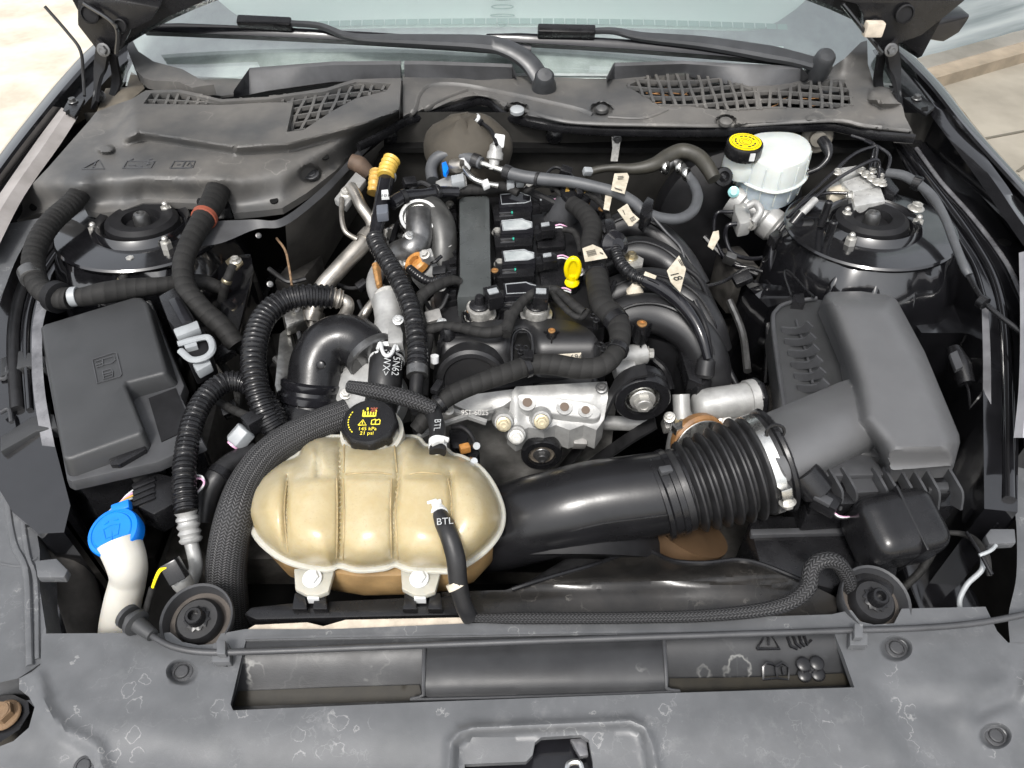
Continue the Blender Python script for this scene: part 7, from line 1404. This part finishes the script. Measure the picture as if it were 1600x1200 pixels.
hose('brake_pipe', 'black brake pipe running straight left from the master cylinder', 'pipe', [(1155, 331, .846), (1135, 331, .845), (1122, 332, .845), (1116, 345, .83), (1118, 375, .80), (1140, 410, .78), (1180, 420, .78)], 3, m_gloss)
hose('brake_pipe', 'black brake pipe looping down below the master cylinder', 'pipe', [(1170, 350, .845), (1148, 350, .845), (1136, 354, .84), (1134, 372, .82), (1144, 395, .80), (1170, 404, .79), (1196, 400, .79), (1204, 380, .80)], 3.4, m_gloss)
b = MB(); ax = V((.05, -1, .22)); c = PY(1140, 350, 1.33); b.lathe(c, ax, [(.150, -.05), (.156, -.02), (.150, .0), (.120, .02), (.09, .028), (.05, .03), (0, .03)], 48); put('brake_booster', b, m_black, label='round black brake booster in the shade behind the master cylinder', cat='brake booster')
ab_ = thing('brake_control_block', 'silver brake control block with pipe nuts and black controller', 'control block', P(1350, 310, .84))
b = MB(); b.slab([(1330, 300), (1376, 292), (1384, 314), (1336, 322)], .905, .035); put('alloy_block', b, m_bright, ab_, bev=.002)
b = MB(); b.slab([(1316, 284), (1350, 272), (1376, 290), (1330, 300)], .905, .03); put('alloy_block', b, m_bright, ab_, bev=.002)
b = MB(); b.slab([(1312, 262), (1340, 258), (1346, 268), (1318, 274)], .91, .03); put('alloy_block', b, m_bright, ab_, bev=.002)
b = MB(); b.slab([(1366, 256), (1380, 262), (1406, 296), (1398, 306), (1384, 300)], .905, .05); put('controller', b, m_satin, ab_, bev=.003)
b = MB(); b.lathe(P(1314, 316, .865), V((-.3, -.9, .1)), [(.030, -.03), (.030, .012), (.026, .015), (0, .016)], 28); put('pump_motor', b, m_greyp, ab_)
b = MB(); b.slab([(1294, 292), (1312, 286), (1330, 290), (1320, 302), (1298, 304)], .895, .02); put('cream_plug', b, m_label, ab_, bev=.005)
for k, (x, y) in enumerate(((1346, 268), (1353, 274), (1362, 280), (1370, 286), (1362, 268), (1376, 278), (1330, 306), (1378, 288), (1308, 270))): inst('pipe_nut', BOLT_Z, ab_, P(x, y, .912), Z1 if x != 1330 else V((-1, 0, .1)), .0065)
PIP = ([(1330, 212, .94), (1354, 220, .94), (1366, 228, .94), (1362, 250, .92), (1356, 272, .912)], [(1200, 380, .84), (1240, 330, .88), (1280, 290, .90), (1330, 244, .93), (1362, 230, .94), (1370, 232, .94), (1366, 262, .92)], [(1210, 376, .84), (1250, 332, .88), (1300, 286, .91), (1350, 256, .935), (1370, 250, .938), (1374, 262, .925), (1372, 284, .912)], [(1230, 340, .875), (1262, 312, .89), (1290, 302, .895), (1326, 302, .90)], [(1352, 220, .94), (1376, 232, .94), (1390, 244, .935), (1388, 262, .925), (1380, 280, .912)])
for k, pts in enumerate(PIP): hose('brake_pipe', ('thin black brake pipe arching high behind the control block', 'black brake pipe rising from the master cylinder to a peak above the control block', 'second black brake pipe running just below the tall one to the control block', 'short black brake pipe entering the left face of the control block', 'thin black brake pipe bent over the right shoulder of the control block')[k], 'pipe', pts, 2.7, m_gloss)
fb_ = thing('pipe_joint', 'banded flexible joint with alloy sleeve where the brake pipes drop down', 'joint', P(1240, 350, .84))
hose('sleeve', None, None, [(1274, 312, .90), (1258, 328, .89), (1244, 342, .88)], 6, m_alu, fb_); hose('rubber', None, None, [(1252, 332, .888), (1236, 352, .87), (1222, 372, .85)], 7.5, m_satin, fb_)
b = MB(); b.tube(PP([(1238, 362, .862), (1228, 374, .85), (1218, 390, .835)]), .008, 12, 8, prof=lambda s_, f: 1 + .25 * math.cos(s_ / .008 * 6.283)); put('threaded_fitting', b, m_aludk, fb_)
b = MB(); b.slab([(1202, 366), (1214, 356), (1224, 364), (1212, 378)], .86, .02); put('pipe_clip', b, m_satin, fb_, bev=.002)
hose('brake_pipe', 'pair of black pipes dropping into the gap left of the right strut tower', 'pipe', [(1208, 378, .85), (1204, 410, .82), (1212, 450, .78), (1218, 480, .74)], 4, m_gloss)
for k, (x, y0, y1) in enumerate(((1283, 316, 352), (1290, 350, 384))):
    b = MB(); a_ = P(x, y1, .885); b.lathe(a_, Z1, [(.0065, 0), (.0065, .045), (.004, .047), (.003, .043), (0, .043)], 14); put('locating_pin', b, m_satin, label=('taller black pin standing left of the right strut mount, the rear one', 'black pin standing left of the right strut mount, the front one')[k], cat='pin')
inst('loose_nut', pm(hexm(h1=.9), m_zinc), None, P(1431, 326, .90), Z1, .010, label='zinc flange nut on the edge behind the right strut tower', cat='nut')
# long rubber cable along the right inner wing
cbw = thing('wing_cable', 'grey black rubber sleeve cable running down the right inner wing', 'cable', P(1460, 340, .9))
hose('sleeve', None, None, [(1386, 270, .925), (1410, 274, .93), (1432, 286, .93), (1456, 306, .928), (1476, 340, .922), (1490, 376, .915), (1506, 416, .905), (1514, 430, .90)], [7, 7.5, 7.5, 7, 6.5, 6.5, 6.5, 6], m_rubg, cbw)
hose('cable', None, None, [(1512, 428, .90), (1524, 450, .898), (1540, 474, .895), (1560, 492, .893), (1586, 512, .89), (1620, 540, .885)], 4, m_satin, cbw)
b = MB(); b.lathe(P(1538, 474, .895), V((.5, -1, 0)), [(.006, -.01), (.010, -.008), (.010, .002), (.006, .004)], 16); put('clip', b, m_satin, cbw)
b = MB(); b.lathe(P(1432, 286, .93), V((1, -.8, 0)), [(.012, -.006), (.0125, .006), (.011, .008)], 16); put('end_cuff', b, m_satin, cbw)
t = thing('grommet', 'round beige rubber grommet in the firewall below the right cowl', 'grommet', PY(1280, 214, 1.37)); b = MB(); b.lathe(PY(1276, 214, 1.375), V((-.1, -1, .2)), [(.030, -.004), (.030, .004), (.024, .008), (.016, .008), (.015, .016), (0, .018)], 26); put('rubber', b, mat('beige rubber', (.14, .13, .11), .7, var=.2), t)
hose('plug_lead', None, None, [(1284, 218, .94), (1292, 230, .935), (1294, 246, .925), (1280, 262, .91), (1262, 270, .90)], [8, 9, 5, 4, 4], m_satin, t)
# shelf below the right tower, plug at far right
b = MB(); b.field([(1160, 440), (1240, 448), (1330, 452), (1500, 452), (1530, 480), (1534, 520), (1440, 520), (1400, 466), (1290, 455), (1200, 480)], [], lambda x, y: .80 + .01 * gau(y - 452, 6), 9, .2); put('frame_shelf', b, m_paint, label='glossy black frame shelf between the right strut tower and the air box', cat='body panel')
t = thing('lamp_plug', 'black lamp plug with green wire by the right inner wing', 'connector', P(1500, 570, .8)); b = MB(); b.tube(PP([(1490, 545, .835), (1500, 570, .83), (1510, 600, .82)]), [.010, .015, .012], 12, 4); put('plug_body', b, m_satin, t); b = MB(); b.slab([(1484, 552), (1496, 546), (1506, 572), (1494, 578)], .855, .008); put('plug_top', b, m_plas, t, bev=.002)
hose('wire', None, None, [(1510, 600, .82), (1514, 614, .818), (1516, 640, .80)], 2.0, m_satin, t, seg=6, n=3)
# ================================================================ FINE HARNESS AND SMALL HARDWARE ROUND THE ENGINE
hn_ = thing('engine_harness', 'thin black wires with small plugs and brackets threaded round the engine', 'wiring', P(800, 400, .8))
for pts, r_, m_ in (
    ([(560, 470, .85), (572, 498, .845), (590, 520, .84), (596, 545, .83)], 3, m_rub), ([(470, 470, .85), (462, 500, .83), (470, 540, .81), (460, 590, .79)], 4, m_gun),
    ([(520, 440, .84), (545, 450, .84), (566, 446, .845), (580, 430, .85)], 3, m_rub), ([(430, 560, .80), (470, 600, .79), (520, 640, .78)], 6, m_gun),
    ([(690, 400, .90), (676, 410, .895), (664, 400, .89), (660, 380, .885)], 3, m_satin), ([(664, 470, .87), (676, 486, .87), (690, 480, .875), (700, 460, .885)], 3.5, m_rub),
    ([(640, 300, .93), (656, 286, .935), (672, 292, .93), (690, 306, .92)], 4, m_rub), ([(640, 330, .90), (622, 350, .89), (612, 380, .88)], 5, m_black),
    ([(820, 300, .915), (840, 290, .918), (862, 292, .918), (878, 306, .912)], 3.5, m_tape), ([(850, 276, .925), (866, 262, .93), (884, 268, .928), (902, 282, .922)], 2.5, m_satin),
    ([(905, 300, .915), (930, 310, .912), (948, 330, .91), (952, 345, .91)], 5, m_tape), ([(820, 296, .90), (850, 310, .895), (870, 320, .89)], 6, m_black),
    ([(1090, 450, .83), (1130, 440, .82), (1165, 420, .82), (1190, 424, .81)], 3, m_satin), ([(1100, 370, .80), (1130, 400, .78), (1165, 420, .77), (1200, 436, .76)], 5, m_satin),
    ([(1180, 440, .78), (1196, 480, .77), (1200, 530, .75), (1196, 600, .73)], 4, m_satin), ([(1140, 470, .76), (1160, 520, .74), (1168, 580, .73)], 6, m_gun),
    ([(340, 560, .82), (360, 590, .81), (372, 620, .80), (368, 650, .79)], 6, m_tape), ([(330, 500, .84), (352, 530, .83), (380, 548, .82), (398, 570, .80)], 9, m_tape),
    ([(420, 420, .82), (450, 440, .81), (478, 436, .81)], 4, m_rub), ([(770, 880, .72), (830, 874, .70), (900, 850, .69)], 5, m_gun),
    ([(1020, 560, .80), (1040, 580, .79), (1050, 610, .78)], 6, m_satin),
    ([(700, 742, .74), (730, 760, .72), (760, 790, .70)], 6, m_aludk), ([(960, 440, .89), (950, 470, .89), (955, 500, .885)], 4, m_satin)):
    hose('wire', None, None, pts, r_, m_, hn_, seg=8, n=5)
for (x, y, z, sx, sy, sz, m_, a) in ((640, 286, .94, .022, .016, .016, m_satin, .4), (884, 268, .932, .020, .016, .014, m_satin, -.3), (918, 268, .925, .016, .012, .012, m_greyp, .2), (566, 446, .85, .018, .014, .014, m_satin, .7), (596, 548, .84, .020, .018, .02, m_gun, .1),
    (1160, 436, .825, .030, .020, .014, m_satin, .3), (1140, 404, .80, .020, .014, .02, m_gun, -.4), (668, 402, .90, .020, .018, .018, m_alu, .3), (690, 430, .89, .022, .016, .03, m_satin, 0), (678, 498, .875, .024, .02, .02, m_aludk, .3),
    (520, 600, .82, .03, .02, .02, m_aludk, .6), (548, 586, .83, .022, .018, .02, m_alu, .2), (476, 560, .80, .03, .02, .03, m_aludk, .8), (450, 470, .84, .03, .02, .014, m_alu, .4), (640, 372, .90, .02, .016, .014, m_alu, .9),
    (1046, 664, .77, .02, .018, .02, m_aludk, .2), (905, 690, .775, .02, .016, .02, m_aludk, 0), (950, 360, .915, .018, .016, .016, m_satin, .3),
    (868, 292, .915, .02, .014, .012, m_satin, .1), (812, 286, .918, .014, .012, .012, m_greyp, .2), (360, 640, .815, .022, .02, .016, m_satin, .5), (350, 552, .84, .03, .022, .016, m_satin, .6), (1196, 470, .79, .02, .018, .02, m_satin, 0)):
    b = MB(); b.box(P(x, y, z), (sx, sy, sz), X=V((1, a, 0)), Z=V((random.uniform(-.3, .3), -.3, 1))); put('small_plug' if m_ in (m_satin, m_greyp) else 'small_bracket', b, m_, hn_, bev=.0025)
for (x, y, z, m_) in ((560, 600, .84, BOLT_S), (540, 616, .835, BOLT_Z), (664, 398, .912, BOLT_Z), (688, 448, .90, BOLT_Z), (690, 505, .885, BOLT_S), (640, 368, .912, BOLT_S), (456, 468, .852, BOLT_Z), (486, 552, .83, BOLT_D), (622, 500, .905, BOLT_S), (700, 640, .845, BOLT_Z), (940, 606, .85, BOLT_D), (1046, 652, .80, BOLT_Z), (1178, 668, .79, BOLT_Z), (905, 425, .90, BOLT_S), (830, 470, .88, BOLT_D)):
    inst('bolt', m_, hn_, P(x, y, z), V((random.uniform(-.3, .3), -.4, 1)), .0062)
